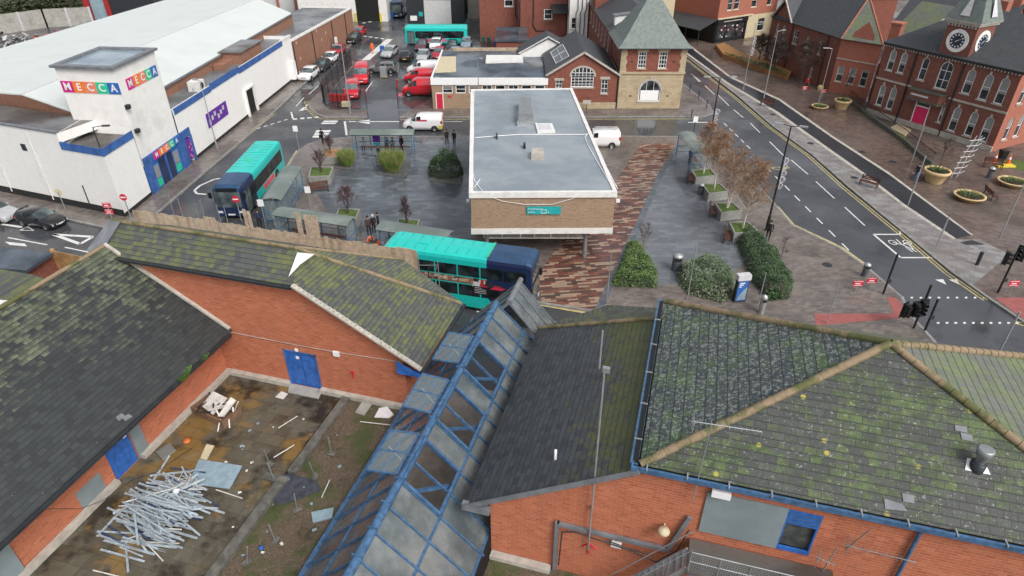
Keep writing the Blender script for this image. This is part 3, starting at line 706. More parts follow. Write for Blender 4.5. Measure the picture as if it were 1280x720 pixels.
# low outbuildings behind the ridge at far left
OB = thing('outbuilding', 'dark flat roofed outbuilding beside the road with open plywood end', 'building', G(60, 345, 0), MROT)
def polyz(pts, z): return [G(x, y, z) for x, y in pts]
m = MB(True); m.prism([tuple(p)[:2] for p in polyz([(-60,302),(66,316),(32,338),(-60,330)], 3.4)], 3.2, 3.4); part('flat_roof', 'felt_dark', m, OB)
m = MB(True); m.prism([tuple(p)[:2] for p in polyz([(-60,302),(64,316),(31,338),(-60,330)], 3.2)], 0, 3.19); part('wall', 'brick_red', m, OB)
m = MB(True); e = polyz([(66,313),(104,321)], 3.0); f_ = polyz([(44,333),(80,345)], 3.0)
m.slab([e[0], e[1], e[1]-Vector((0,0,2.4)), e[0]-Vector((0,0,2.4))], .05); m.slab([f_[0], e[0], e[0]-Vector((0,0,2.6)), f_[0]-Vector((0,0,2.6))], .05); m.bar(f_[0]-Vector((0,0,1)), e[0]-Vector((0,0,.2)), .1, .2)
m.box(*(e[0]-Vector((.15,.1,2.8))), *(e[0]+Vector((0.05,.1,.1)))); part('plywood_panel', 'plywood', m, OB)
OC = thing('slate_roof_lean_to', 'grey slate lean-to roof at the left edge below the dark flat roof', 'building', W(-30.5, 18, 0), MROT)
pr = polyz([(-40,330),(40,343),(66,352),(18,374),(-40,382)], 5.0)
part('roof', 'slate_mid', MB(True).slab(pr, .12), OC); part('wall', 'brick_red', MB(True).prism([tuple(p)[:2] for p in polyz([(-38,332),(38,344),(60,353),(16,371),(-38,380)], 4.8)], 0, 4.85), OC)
part('flashing', 'white_trim', MB(True).slab([G(x, y, 5.3) for x, y in ((-10,374),(18,376),(-4,391),(-10,391))], .05), OC)

# ---- glazed roof -----------------------------------------------------------
AT = thing('glass_roof', 'long blue framed glass arcade roof with three open vents', 'glass roof', W(-8, 14, 0), MROT)
bR, zR, bL, zL, bE, zE_ = -8.0, 7.0, -11.0, 3.9, -5.0, 4.0
def gl(k, side):           # point down the slope, k 0..1
    return (bR+(bL-bR)*k, zR+(zL-zR)*k) if side < 0 else (bR+(bE-bR)*k, zR+(zE_-zR)*k)
step = 1.05; A0 = 4.3; NB = 20
holes = {(12, 0), (13, 0), (15, 0), (16, 0), (9, 0), (10, 0)}
g = FM(); fr_ = FM()
ks = [0, .47, .97]
for i in range(NB):
    a0, a1 = A0+i*step, A0+(i+1)*step
    if a1 > 25.31: break
    for j in range(2):
        if (i, j) in holes: continue
        b0, z0 = gl(ks[j], 1); b1, z1 = gl(ks[j+1], 1); g.poly([(b0,a0,z0),(b1,a0,z1),(b1,a1,z1),(b0,a1,z0)])
    for j in range(2):
        b0, z0 = gl(ks[j], -1); b1, z1 = gl(ks[j+1]+.02, -1); g.poly([(b0,a0,z0),(b0,a1,z0),(b1,a1,z1),(b1,a0,z1)])
part('glass_panels', 'glass_dirty', g, AT)
for i in range(NB+1):
    a0 = A0+i*step
    if a0 > 25.31: break
    fr_.bar((bR,a0,zR+.03),(bE,a0,zE_+.03),.055,.12); fr_.bar((bR,a0,zR+.03),(bL,a0,zL+.03),.055,.12)
part('rafters', 'blue_frame', fr_, AT)
m = FM(); aE = A0+NB*step
for k, sd_ in ((.47, 1), (.97, 1), (.5, -1), (.99, -1)):
    b, z = gl(k, sd_); m.bar((b, A0, z+.02), (b, aE-.0, z+.02), .09, .07)
part('purlins', 'blue_frame', m, AT)
m = FM(); m.tube((bR, A0, zR+.08), (bR, 25.3, zR+.08), .16, .16, 10); 
for i in range(0, NB, 1): m.box(bR-.18, A0+i*step-.02, zR+.05, bR+.18, A0+i*step+.02, zR+.26)
part('ridge_beam', 'blue_frame', m, AT)
m = FM(); m.box(bL-.12, A0, zL-.3, bL+.02, 25.3, zL+.05); m.box(bL-.1, A0, 3.3, bL, 25.3, 3.6); part('eaves_gutter', 'blue_frame', m, AT)
m = FM(); m.poly([(bL,A0,0),(bL,25.3,0),(bL,25.3,3.85),(bL,A0,3.85)]); part('arcade_wall', 'brick_orange', m, AT)
m = FM(); m.box(bL, A0-2, .0, -4.95, 26.5, .16); part('arcade_floor', 'concrete', m, AT)
m = FM(); m.poly([(bL,25.31,3.9),(bE,25.31,4),(bR,25.31,7)]); part('end_glazing', 'glass_dirty', m, AT)
for i, (ac, sl) in enumerate(((14.8, .12), (17.95, .32), (21.1, .22))):
    a0, a1 = ac-1.0, ac+1.0
    v = FM(); L = 1.15; e = Vector((-1, 0, -.25+sl)).normalized()*L; p = Vector((bR-.12, 0, zR+.35))
    for q0, q1 in (((p.x,a0,p.z),(p.x+e.x,a0,p.z+e.z)),((p.x,a1,p.z),(p.x+e.x,a1,p.z+e.z)),((p.x,a0,p.z),(p.x,a1,p.z)),((p.x+e.x,a0,p.z+e.z),(p.x+e.x,a1,p.z+e.z)),((p.x,ac,p.z),(p.x+e.x,ac,p.z+e.z))): v.bar(q0, q1, .06, .06)
    vo = part('open_vent', 'blue_frame', v, AT)
    v = FM(); v.poly([(p.x,a0,p.z),(p.x+e.x,a0,p.z+e.z),(p.x+e.x,a1,p.z+e.z),(p.x,a1,p.z)]); part('vent_glass', 'glass_clear', v, vo)
    v = FM(); b1, z1 = gl(.47, 1)
    for a in (a0-.02, a1+.02): v.bar((bR+.1,a,zR+.1),(b1,a,z1+.16),.1,.12)
    v.bar((bR+.18,a0,zR+.2),(bR+.18,a1,zR+.2),.1,.12); v.bar((b1,a0,z1+.15),(b1,a1,z1+.15),.12,.14); v.bar((bR+.5,a0,zR-.35),(b1,a1-.3,z1-.2),.16,.08)
    part('vent_frame', 'blue_frame', v, AT)
    part('vent_stay', 'grey_metal', FM().bar((bR-.3,ac,zR-.25),(p.x+e.x*.75,ac+.2,p.z+e.z*.75),.04,.04), vo)
# small second glass gable at the far end
m = FM(); s = FM(); x0 = -7.35
for sd_, be in ((-1, -10.1), (1, -5.0)):
    m.poly([(x0,25.35,7.15),(be,25.35,4.3),(be,27.4,4.3),(x0,27.4,7.15)])
    for a in (25.35, 26.05, 26.75, 27.4): s.bar((x0,a,7.18),(be,a,4.33),.06,.1)
    for k in (.45, .97): s.bar((x0+(be-x0)*k,25.35,7.17-2.85*k),(x0+(be-x0)*k,27.4,7.17-2.85*k),.06,.06)
m.poly([(-10.1,27.38,4.3),(-5,27.38,4.3),(x0,27.38,7.15)]); s.tube((x0,25.3,7.25),(x0,27.5,7.25),.15)
part('end_gable_glass', 'glass_dirty', m, AT); part('end_gable_frame', 'lead', s, AT)

# ---- right wing --------------------------------------------------------------
RW = thing('shop_building', 'orange brick shopping centre wing with tall hipped mossy roof, aerials and blue gutters', 'building', W(-4.9, 14.4, 0), MROT)
m = FM(); m.fr = FA @ Matrix.Translation((0, 14.4, 0))
wall(m, -4.9, 16, 0, 6.35, [])
m.poly([(-4.9,0,6.35),(.1,0,6.35),(.1,0,9.5)]); wall(m, .1, 16, 6.35, 9.56, [(4.45, 5.4, 7.25, 9.1)])
m.fr = FA; m.poly([(-4.9,14.4,0),(-4.9,25,0),(-4.9,25,6.3),(-4.9,14.4,6.3)]); m.poly([(-4.9,25,0),(15,25,0),(15,25,6),(-4.9,25,6)]); m.poly([(.2,23.5,5),(14,23.5,5),(14,23.5,9.6),(.2,23.5,9.6)]); m.poly([(14,23.5,0),(14,14.4,0),(14,14.4,9.6),(14,23.5,9.6)])
part('wall', 'brick_orange', m, RW)
kD_ = .619
def zD(b): return 6.2+kD_*(b+5.5)
Dp = [(-5.8,14.2,zD(-5.8)),(.05,14.2,zD(.05)),(.05,22.5,zD(.05)),(-5.86,25.3,zD(-5.86))]
part('roof_slope', 'slate_centre', FM().slab(Dp, .12), RW, label='dark slate slope with bright moss along its top')
part('roof_slope', 'slate_mid', FM().slab([(.05,22.55,zD(.05)),(-5.86,25.35,zD(-5.86)),(-2.6,25.9,7.6),(.3,24.4,8.9)], .1), RW)
eS = [(0,14.35,9.7),(14.1,14.35,9.7),(7.06,19.0,12.42)]
part('roof_slope', 'slate_right', FM().slab(eS, .12), RW, label='large mossy slate slope dotted with yellow lichen')
part('roof_slope', 'slate_frost', FM().slab([(0,14.35,9.7),(7.06,19.0,12.42),(0,23.65,9.7)], .12), RW, label='slate slope frosted with pale lichen beside the blue gutter')
part('roof_slope', 'slate_pale', FM().slab([(14.1,14.35,9.7),(14.1,23.65,9.7),(7.06,19.0,12.42)], .12), RW, label='pale grey green slate slope on the far right')
part('roof_slope', 'slate_pale', FM().slab([(0,23.65,9.7),(7.06,19,12.42),(14.1,23.65,9.7)], .12), RW)
ap = (7.06,19.0,12.45)
m = FM()
for c in ((0,14.35,9.75),(14.1,14.35,9.75),(0,23.65,9.75),(14.1,23.65,9.75)): ridge(m, c, ap, .36, .2)
ridge(m, (.05,22.5,zD(.05)+.05), (-5.86,25.3,zD(-5.86)+.05)); part('ridge_tiles', 'coping', m, RW)
m = FM(); m.box(-.22,14.3,9.62,-.06,23.7,9.74); m.box(-.3,14.3,9.52,-.24,23.7,9.78); m.box(-.2,14.12,9.60,14.1,14.18,9.78); m.box(-.2,14.18,9.58,14.1,14.34,9.64); m.box(-.25,14.12,9.5,-.2,14.4,9.78)
part('gutter', 'blue_frame', m, RW)
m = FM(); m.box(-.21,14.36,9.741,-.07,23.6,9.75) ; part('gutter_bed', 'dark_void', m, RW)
m = FM()
for i in range(12): m.box(.2+i*1.2,14.08,9.74,.24+i*1.2,14.34,9.80); 
for i in range(5): m.box(-.3, 15.3+i*1.7, 9.78, -.05, 15.34+i*1.7, 9.82)
part('gutter_bracket', 'galv', m, RW)
m = FM(); m.tube((7.85,14.3,9.6),(7.85,14.3,3.4),.06,.06,8); part('downpipe', 'blue_frame', m, RW)
m = FM(); m.bar((-5.8,14.1,zD(-5.8)+.03),(0,14.1,zD(0)+.03),.08,.16); part('verge', 'lead', m, RW)
part('fascia', 'lead', FM().box(-5.9,14.15,5.8,-4.88,14.36,6.1), RW)
part('boarded_opening', 'board_grey', FM().box(2.1,14.34,7.3,4.44,14.39,9.15), RW, label='large grey boarded window panel')
wo = part('open_window', 'blue_paint', FM().box(4.45,14.38,7.25,5.4,14.46,7.4).box(4.45,14.38,8.5,5.4,14.46,9.1).box(4.45,14.4,7.4,4.5,14.5,8.5).box(5.35,14.4,7.4,5.4,14.5,8.5), RW, label='blue window with half lowered shutter')
part('shutter_slats', 'blue_frame', FM().box(4.5,14.36,8.6,5.35,14.375,8.64).box(4.5,14.36,8.76,5.35,14.375,8.8).box(4.5,14.36,8.92,5.35,14.375,8.96), wo); part('dark_opening', 'interior_grey', FM().poly([(4.5,14.5,7.4),(5.35,14.5,7.4),(5.35,14.5,8.5),(4.5,14.5,8.5)]), wo)
part('floodlight', 'sign_white', FM().box(2.2,14.15,9.18,2.75,14.33,9.4), RW); part('alarm_box', 'sign_white', FM().box(-.55,14.28,5.55,-.2,14.38,5.8), RW)
m = FM(); m.lathe([(.0,0),(.16,.02),(.2,.1),(.16,.2),(0,.24)], 12, c=(1.05,14.1,7.1)); m.tube((1.05,14.12,7.2),(1.05,14.4,7.2),.03); part('round_lamp', 'cream', m, RW)
m = FM(); m.box(-2.45,14.25,6.0,1.35,14.38,6.14); m.box(-2.52,14.25,3.5,-2.38,14.38,6.14); m.bar((1.3,14.3,6.1),(1.75,14.3,7.9),.1,.14); part('cable_tray', 'lead', m, RW)
m = FM(); m.path([(-2.3,14.22,3.9),(-2.25,14.22,5.8),(-1.8,14.22,5.98),(.2,14.2,5.7),(1.0,14.15,5.5),(1.6,14.2,6.3),(1.8,14.2,7.4)], .025, 5); m.path([(-.7,14.25,5.9),(.1,14.25,5.72),(.9,14.25,5.65)], .02, 5); part('cable', 'dark_metal', m, RW)
m = FM()
for a, b in (((-1.3,4.75),(-1.3,5.3)),((-1.3,5.32),(-1.55,5.1)),((-1.3,5.32),(-1.05,5.1))): m.bar((a[0],14.37,a[1]),(b[0],14.37,b[1]),.05,.03)
part('painted_arrow', 'red_sign', m, RW)
part('deck_surface', 'deck_gravel', FM().box(-4.88,2,3.1,16,14.38,3.4), RW); part('wall_upstand', 'stone', FM().box(-4.88,14.1,3.4,-2.6,14.38,3.6), RW)
# walkway with mesh guard, on the right wing wall
WK = thing('walkway', 'narrow roof walkway with wire mesh guard rail below the grey boarded window', 'walkway', W(3.5, 14.0, 3.4), MROT)
part('platform', 'felt_brown', FM().box(1.9,13.1,6.75,6.2,14.36,6.85), WK); part('frame', 'blue_frame', FM().box(1.9,12.95,6.3,6.2,13.08,6.74).box(1.9,12.95,3.4,2.05,13.1,6.3).box(6.05,12.95,3.4,6.2,13.1,6.3), WK)
m = FM()
for z in (7.3,7.75): m.tube((1.9,13.15,z),(6.2,13.15,z),.02,.02,6)
for i in range(6): m.tube((1.9+i*.86,13.15,6.8),(1.9+i*.86,13.15,7.75),.02,.02,6)
part('guard_rail', 'galv', m, WK)
m = FM()
for i in range(60): 
    x = 1.9+i*.0717; m.bar((x,13.17,6.9),(x+.0,13.17,7.7),.008,.008)
for i in range(10): m.bar((1.9,13.18,6.9+i*.085),(6.2,13.18,6.9+i*.085),.008,.008)
part('wire_mesh', 'galv', m, WK)
m = FM()
for d_ in (13.25, 13.95):
    m.bar((1.9,d_,6.8),(-.4,d_,3.6),.06,.2); m.tube((1.9,d_,7.7),(-.4,d_,4.5),.02,.02,6)
for i in range(13): k = i/13; m.box(1.85-2.3*k-.12,13.27,6.6-3.2*k,1.85-2.3*k+.12,13.93,6.64-3.2*k)
for i in range(5): k = i/4; m.tube((1.9-2.3*k,13.25,6.8-3.2*k),(1.9-2.3*k,13.25,7.7-3.2*k),.018,.018,6)
part('stair', 'galv', m, WK)
# aerials
def yagi(m, base, top, boom0, boom1, n=9, w=.3, r=.018):
    m.tube(base, top, r*1.2, r, 6); m.tube(boom0, boom1, r*.8, r*.8, 5); b0, b1 = Vector(boom0), Vector(boom1); d = (b1-b0).normalized(); s = d.cross(Vector((0,0,1))).normalized()
    for i in range(n):
        p = b0+(b1-b0)*((i+.5)/n); ww = w*(1-.4*i/n); m.tube(p-s*ww/2, p+s*ww/2, r*.45, r*.45, 4)
    p = b0+d*.05
    for z in (-.2,-.07,.07,.2): m.tube(p-s*.25+Vector((0,0,z)), p+s*.25+Vector((0,0,z)), r*.45, r*.45, 4)
m = FM(); m.tube((-1.3,14.22,5.2),(-1.35,14.22,13.3),.035,.03,8); m.box(-1.4,14.16,13.2,-1.2,14.28,13.35); m.tube((-1.5,14.2,13.3),(-1.5,14.2,14.6),.03,.025,8); m.box(-1.36,14.24,5.7,-1.28,14.4,5.8); m.box(-1.36,14.24,7.2,-1.28,14.4,7.3)
m.build('aerial_mast', 'galv', None, 'tall thin grey aerial pole fixed to the brick gable left of the hipped roof', 'aerial', loc=tuple(W(-1.3,14.22,5.2)), rz=MROT)
m = FM(); yagi(m, (1.72,14.22,8.7), (1.76,14.22,12.05), (1.2,14.1,12.08), (3.1,14.3,12.0), 12)
m.build('tv_aerial', 'galv', None, 'long television aerial on a pole standing before the tan hip of the roof', 'aerial', loc=tuple(W(1.72,14.22,8.7)), rz=MROT)
m = FM(); yagi(m, (6.25,14.25,8.1), (6.55,14.1,9.3), (6.1,14.05,8.5), (7.9,13.9,8.6), 13)
m.build('tv_aerial', 'grey_metal', None, 'drooping television aerial on the brick wall left of the blue downpipe', 'aerial', loc=tuple(W(6.25,14.25,8.1)), rz=MROT)
m = FM(); yagi(m, (5.9,14.25,6.9), (5.95,14.1,8.3), (5.5,14.05,7.7), (6.0,13.9,7.7), 4)
m.build('tv_aerial', 'galv', None, 'small bent aerial right of the wire mesh walkway', 'aerial', loc=tuple(W(5.9,14.25,6.9)), rz=MROT)
eSw = [FA @ Vector(v) for v in eS]
c = RPL(1221, 584, *eSw)
FL = thing('roof_flue', 'round grey flue cowl on a white flashing on the mossy hipped roof', 'flue', c, MROT)
m = MB(); m.lathe([(.2,-.1),(.2,.18),(.15,.2)], 14); m.build('base_collar', 'dark_metal', FL); m = MB(); m.lathe([(.12,.1),(.13,.4),(.2,.5),(.22,.72),(.18,.74)], 14); m.build('cowl', 'grey_metal', FL)
m = MB(True); m.slab([RPL(x, y, *eSw)+Vector((0,0,.02)) for x, y in ((1206,588),(1209,573),(1230,577),(1238,594))], .02); part('flashing', 'sign_white', m, FL)
m = MB(True)
for c4 in (((1105,624),(1128,631),(1134,640),(1106,637)),((1127,617),(1142,620),(1143,630),(1129,628)),((1193,532),(1208,534),(1209,542),(1194,539)),((1200,541),(1215,545),(1216,553),(1202,550))): m.cut(); m.slab([RPL(x, y, *eSw)+Vector((0,0,.03)) for x, y in c4], .03)
part('repair_slates', 'lead', m, RW)
Dw = [FA @ Vector(v) for v in Dp[:3]]
c = RPL(694, 574, *Dw); m = MB(); m.lathe([(.05,0),(.05,.45),(.03,.46)], 8); m.build('vent_pipe', 'sign_white', None, 'short white vent pipe sticking out of the dark slate slope', 'pipe', loc=tuple(c))

# ---- loose things on the flat roof yard ------------------------------------------
rnd = random.Random(11)
protos = []
for L, w, h, mat in ((2.3,.075,.05,'scrap_metal'),(1.4,.06,.04,'scrap_metal'),(1.9,.045,.02,'junk_white'),(1.1,.05,.03,'scrap_metal'),(1.7,.06,.03,'scrap_blue'),(2.0,.075,.03,'scrap_metal')):
    m = MB(); m.box(-L/2,-w/2,0,L/2,-w/2+.006,h); m.box(-L/2,w/2-.006,0,L/2,w/2,h); m.box(-L/2,-w/2+.006,0,L/2,w/2-.006,.006)
    protos.append(m)
objs = []
labs = {'scrap_metal': 'loose silvery metal strip in the scrap heap on the flat roof yard', 'junk_white': 'loose white batten in the scrap heap on the flat roof yard', 'scrap_blue': 'loose dark blue strip in the scrap heap on the flat roof yard'}
mm = ['scrap_metal','scrap_metal','junk_white','scrap_metal','scrap_blue','scrap_metal']
first = [p.build('metal_strip' if mm[i] != 'junk_white' else 'batten', mm[i], None, labs[mm[i]], 'strip' if mm[i] != 'junk_white' else 'batten', 'loose strips in the scrap heap') for i, p in enumerate(protos)]
c0 = G(205, 640, 3.5)
for i in range(190):
    k = rnd.choice([0,0,0,1,1,2,3,3,5,5,4]); o = first[k] if i < 6 and False else first[k].copy()
    COL.objects.link(o)
    q = rnd.random(); x = rnd.gauss(0, .62); y = rnd.gauss(0, .82)
    if y > .7: x *= .6
    zz = 3.53+max(0, .75-(x*x+y*y)*.35)*rnd.uniform(.1, 1)
    o.location = (c0.x+x, c0.y+y, zz); o.rotation_euler = (rnd.uniform(-.3,.3), rnd.uniform(-.06,.06), R(rnd.choice([rnd.gauss(-16, 9), rnd.gauss(-22, 9), rnd.gauss(-28, 10), rnd.gauss(-18, 8), rnd.gauss(-24, 45)])))
for i, o in enumerate(first): o.location = (c0.x-.6+.2*i, c0.y-.8+.3*i, 3.95); o.rotation_euler = (0, .05, R(-60+25*i))
m = MB()
for i in range(30):
    a = rnd.uniform(0, 6.28); b = rnd.uniform(0, 6.28); m.tube((.35*math.cos(a)*rnd.random()*1.2,.35*math.sin(a),rnd.uniform(0,.5)),(.45*math.cos(b),.4*math.sin(b),rnd.uniform(0,.5)),.012,.012,4)
m.build('wire_basket', 'junk_white', None, 'crumpled white wire basket on top of the scrap heap', 'basket', loc=tuple(G(236,606,3.75)))
MB().box(-.1,-.08,0,.1,.08,.1).box(-.07,-.05,.1,.07,.05,.14).build('junction_box', 'sign_white', None, 'small white box lying on the scrap heap', 'box', loc=tuple(G(221,615,4.0)))
def flat(name, px, z, th, mat, label, cat):
    q = [G(x, y, z) for x, y in px]; return MB(True).slab(q, th).build(name, mat, None, label, cat, loc=tuple(q[0]))
flat('plastic_sheet', [(249,574),(303,582),(287,611),(235,604)], 3.56, .03, 'sheet_blue', 'pale blue sheet lying beyond the scrap heap', 'sheet')
flat('board', [(258,555),(268,557),(258,575),(250,573)], 3.54, .03, 'cream', 'narrow yellowish board touching the pale blue sheet', 'board')
flat('paving_slab', [(195,565),(212,553),(219,562),(203,574)], 3.6, .08, 'block_grey', 'dark square slab lying outside the scuffed blue single door', 'slab')
flat('paving_slab', [(452,503),(465,505),(455,519),(444,515)], 3.52, .05, 'concrete', 'grey slab beside the roof kerb near the orange gable wall', 'slab')
flat('step_slab', [(362,479),(403,487),(398,498),(360,490)], 3.56, .06, 'concrete', 'wide concrete step slab in front of the blue double door', 'slab')
flat('board', [(389,640),(417,634),(415,647),(391,653)], 3.55, .06, 'sheet_blue', 'pale green board lying on the gravel roof beside the glass roof', 'board')
flat('plastic_sheet', [(468,521),(474,510),(484,508),(492,518),(486,522)], 3.55, .05, 'sign_white', 'crumpled white sheet on the gravel by the orange gable', 'sheet')
flat('paper_scrap', [(344,496),(352,489),(360,492),(354,499)], 3.53, .02, 'junk_white', 'small white scrap lying left of the blue double door step', 'scrap')
flat('pond_liner', [(342,598),(360,592),(395,600),(402,612),(370,625),(345,632),(338,615)], 3.52, .02, 'algae_mat', 'dark torn membrane lying on the gravel among the rail posts', 'membrane')
MB().lathe([(0,0),(.17,.02),(.19,.07),(.1,.13),(0,.14)], 10).build('plastic_lump', 'orange_plastic', None, 'squashed orange plastic lump on the wet paving', 'plastic lump', loc=tuple(G(234,552,3.5)))
MB().lathe([(.0,0),(.09,.02),(.1,.1),(.03,.12)], 8).build('paint_pot', 'blue_paint', None, 'small blue pot on the gravel near the bottom of the yard', 'pot', loc=tuple(G(327,686,3.5)))
# skip-like trough with junk
TR = thing('junk_trough', 'long wooden trough full of broken white junk in the yard corner', 'trough', G(272, 517, 3.5), R(-28)); TR.scale = (1.25, 1.35, 1.15)
m = MB(); m.box(-.85,-.4,0,.85,-.34,.35); m.box(-.85,.34,0,.85,.4,.35); m.box(-.85,-.34,0,-.79,.34,.35); m.box(.79,-.34,0,.85,.34,.35); m.box(-.79,-.34,0,.79,.34,.05); m.build('trough_body', 'timber_dark', TR)
MB().slab([(-.5,-.2,.4),(.3,-.35,.45),(.35,.3,.75),(-.45,.35,.7)], .05).build('junk_panel', 'junk_white', TR); MB().slab([(.5,-.3,.4),(.75,-.25,.45),(.85,.3,.85),(.6,.3,.9)], .05).build('junk_panel', 'junk_white', TR)
m = MB()
for i in range(26):
    x, y = rnd.uniform(-.7,.7), rnd.uniform(-.3,.3); m.bar((x,y,.3+rnd.random()*.2),(x+rnd.uniform(-.4,.4),y+rnd.uniform(-.3,.3),.35+rnd.random()*.4),.05,.04, rnd.choice([0,1]))
m.build('junk_pieces', ['dark_metal','junk_white'], TR)
m = MB()
for p, q in (((.6,-.3,.3),(.75,-.6,0)),((.8,-.1,.3),(1.0,-.3,0)),((.8,.2,.4),(1.05,.25,.9))): m.tube(p,q,.025)
m.build('legs', 'junk_white', TR)
# leaning rail posts with feet
PO = thing('rail_post', '', 'post', (0,0,3.47)); m = MB(); m.tube((0,0,.03),(.02,0,.95),.028,.028,7); m.build('pole', 'galv', PO); m = MB(); m.slab([(-.2,-.1,.03),(.16,-.13,.02),(.2,.08,.05),(-.12,.12,.03)], .03); m.build('foot', 'kerb_old', PO)
plist = [((414,567),'grey rail post in a concrete foot, farthest along the gravel roof',0), ((371,637),'grey rail post standing in the middle of the gravel roof below the dark membrane',.05), ((344,676),'grey rail post nearest the bottom on the gravel roof',-.05), ((394,596),'grey rail post beside the dark membrane on its right',-.1), ((337,580),'grey rail post standing on the paved yard beside the kerb',-.12), ((343,600),'grey rail post leaning by the corner of the kerb',.12), ((309,703),'grey rail post at the bottom right of the scrap heap, leaning back',-.2)]
for i, (p, l, r_) in enumerate(plist):
    o = PO if i == 0 else copy_tree(PO); put(o, G(*p, 3.5), i*.7, l, 'rail posts on the gravel roof'); o.rotation_euler = (r_, r_*.6, i*.7)
for i, (p, q, l) in enumerate((((348,535),(372,520),'pale pole lying on the paved yard'), ((402,622),(412,600),'pale pole lying on the gravel by the dark membrane'), ((342,572),(368,556),'pale pole lying across the kerb corner'), ((270,612),(303,623),'thin pinkish pole right of the scrap heap'), ((450,527),(495,532),'thin pipe lying on the gravel in front of the glass roof'))):
    a, b = G(*p, 3.55), G(*q, 3.6); MB(True).tube(a, b, .025, .025, 6).build('loose_pole', 'junk_white', None, l, 'pole', loc=tuple(a))
for i in range(44):
    x, y = rnd.uniform(250, 470), rnd.uniform(500, 700)
    if x < 290-(y-500)*.2 or x > 480-(y-500)*.5: continue
    s_ = rnd.uniform(.35,1.1); o = MB().slab([(-.09*s_,-.05*s_,.02),(.08*s_,-.06*s_,.03),(.1*s_,.05*s_,.02),(-.06*s_,.07*s_,.05)], .015).build('litter', rnd.choice(['junk_white','timber_dark','sheet_blue']), None, 'small piece of rubbish scattered on the flat roof yard', 'litter', 'rubbish scattered on the roof yard', loc=tuple(G(x, y, 3.51)), rz=rnd.random()*6)
# straggly black cable across the yard
pts = [G(*p) for p in (((28,645,6.2)),((50,636,5.6)),((100,636,4.6)),((128,626,4.0)),((165,600,3.6)),((195,590,3.56)),((240,560,3.56)))]
MB(True).path(pts, .012, 5).build('loose_cable', 'dark_metal', None, 'thin black cable hanging from the slate eaves over the wall to the yard', 'cable', loc=tuple(pts[0]))
# ============================================================ BUILDINGS BEYOND
class Fac:
    """a facade standing on two ground points; seen from outside, p is its left end"""
    def __init__(s, p, q, z0=.12):
        s.A = Vector(p) if len(p) == 3 else G(*p, z0); s.B = Vector(q) if len(q) == 3 else G(*q, z0)
        s.A.z = s.B.z = 0; d = s.B-s.A; s.L = d.length; d.normalize(); s.d = d; s.n = Vector((d.y, -d.x, 0))
        s.fr = frame_at(s.A, d, s.n); s.rz = math.atan2(d.y, d.x)
    def uz(s, x, y):
        r = ray(x, y); o = Vector((0, 0, HC)); t = (s.A-o).dot(s.n)/r.dot(s.n); w = o+r*t
        return (w-s.A).dot(s.d), w.z
    def rect(s, tl, br):
        """u0,u1,z0,z1 from a picture centre-top and centre-bottom point"""
        u0, z1 = s.uz(*tl); u1, z0 = s.uz(*br); return min(u0, u1), max(u0, u1), z0, z1
    def w(s, u, y, z): return s.fr @ Vector((u, y, z))
def gablebox(mb, fr, u0, u1, y0, y1, ze, zr, m=0, th=.12, ov=.25, end=True):
    """two roof slopes with ridge running into the depth"""
    c = (u0+u1)/2; k = (zr-ze)/(c-u0)
    mb.slab([fr @ Vector(v) for v in ((u0-ov,y0-ov,ze-k*ov),(c,y0-ov,zr),(c,y1+ov,zr),(u0-ov,y1+ov,ze-k*ov))], th, m)
    mb.slab([fr @ Vector(v) for v in ((u1+ov,y0-ov,ze-k*ov),(c,y0-ov,zr),(c,y1+ov,zr),(u1+ov,y1+ov,ze-k*ov))], th, m)

# ---- bingo hall ----------------------------------------------------------------
BH = thing('bingo_hall', 'large white bingo hall with a square tower and coloured letter tiles', 'building', (-33.15, 50.1, 0), math.atan2(44.68, 2.18))
FE = Fac((-33.15,50.1,0), (-30.97,94.78,0)); FS = Fac((-33.15-.9376*26,50.1+.3477*26,0), (-33.15,50.1,0))
m = MB(True, FE.fr); wall(m, 0, 4.4, .4, 6.1); wall(m, 11.4, 45.0, .4, 5.75, [(5,12.9,0,2.9)], rev=.6)
m.poly([(12.9,0,.4),(13,0,.4),(13,0,.41),(12.9,0,.41)])
m.poly([(45,0,0),(45,4,0),(45,4,5.75),(45,0,5.75)])
m.fr = FS.fr; wall(m, 21.4, 26, .4, 6.1); wall(m, 0, 21.4, .4, 6.9); m.poly([(21.4,0,6.1),(21.4,4,6.1),(21.4,4,6.9),(21.4,0,6.9)])
m.fr = None; m.prism([(-37.5,51.75),(-33.15,50.12),(-32.95,54.6),(-37.5,55.4)], 5.5, 5.6)
m.poly([(-37.5,51.75,5.5),(-37.5,56,5.5),(-37.5,56,6.9),(-37.5,51.75,6.9)])
part('wall', 'white_brick', m, BH)
m = MB(True, FE.fr); wall(m, -.02, 4.4, 0, .45, y=-.03); wall(m, 13.4, 45.02, 0, .45, y=-.03); m.fr = FS.fr; wall(m, 0, 26.02, 0, .75, y=-.03)
part('plinth', 'plinth_black', m, BH)
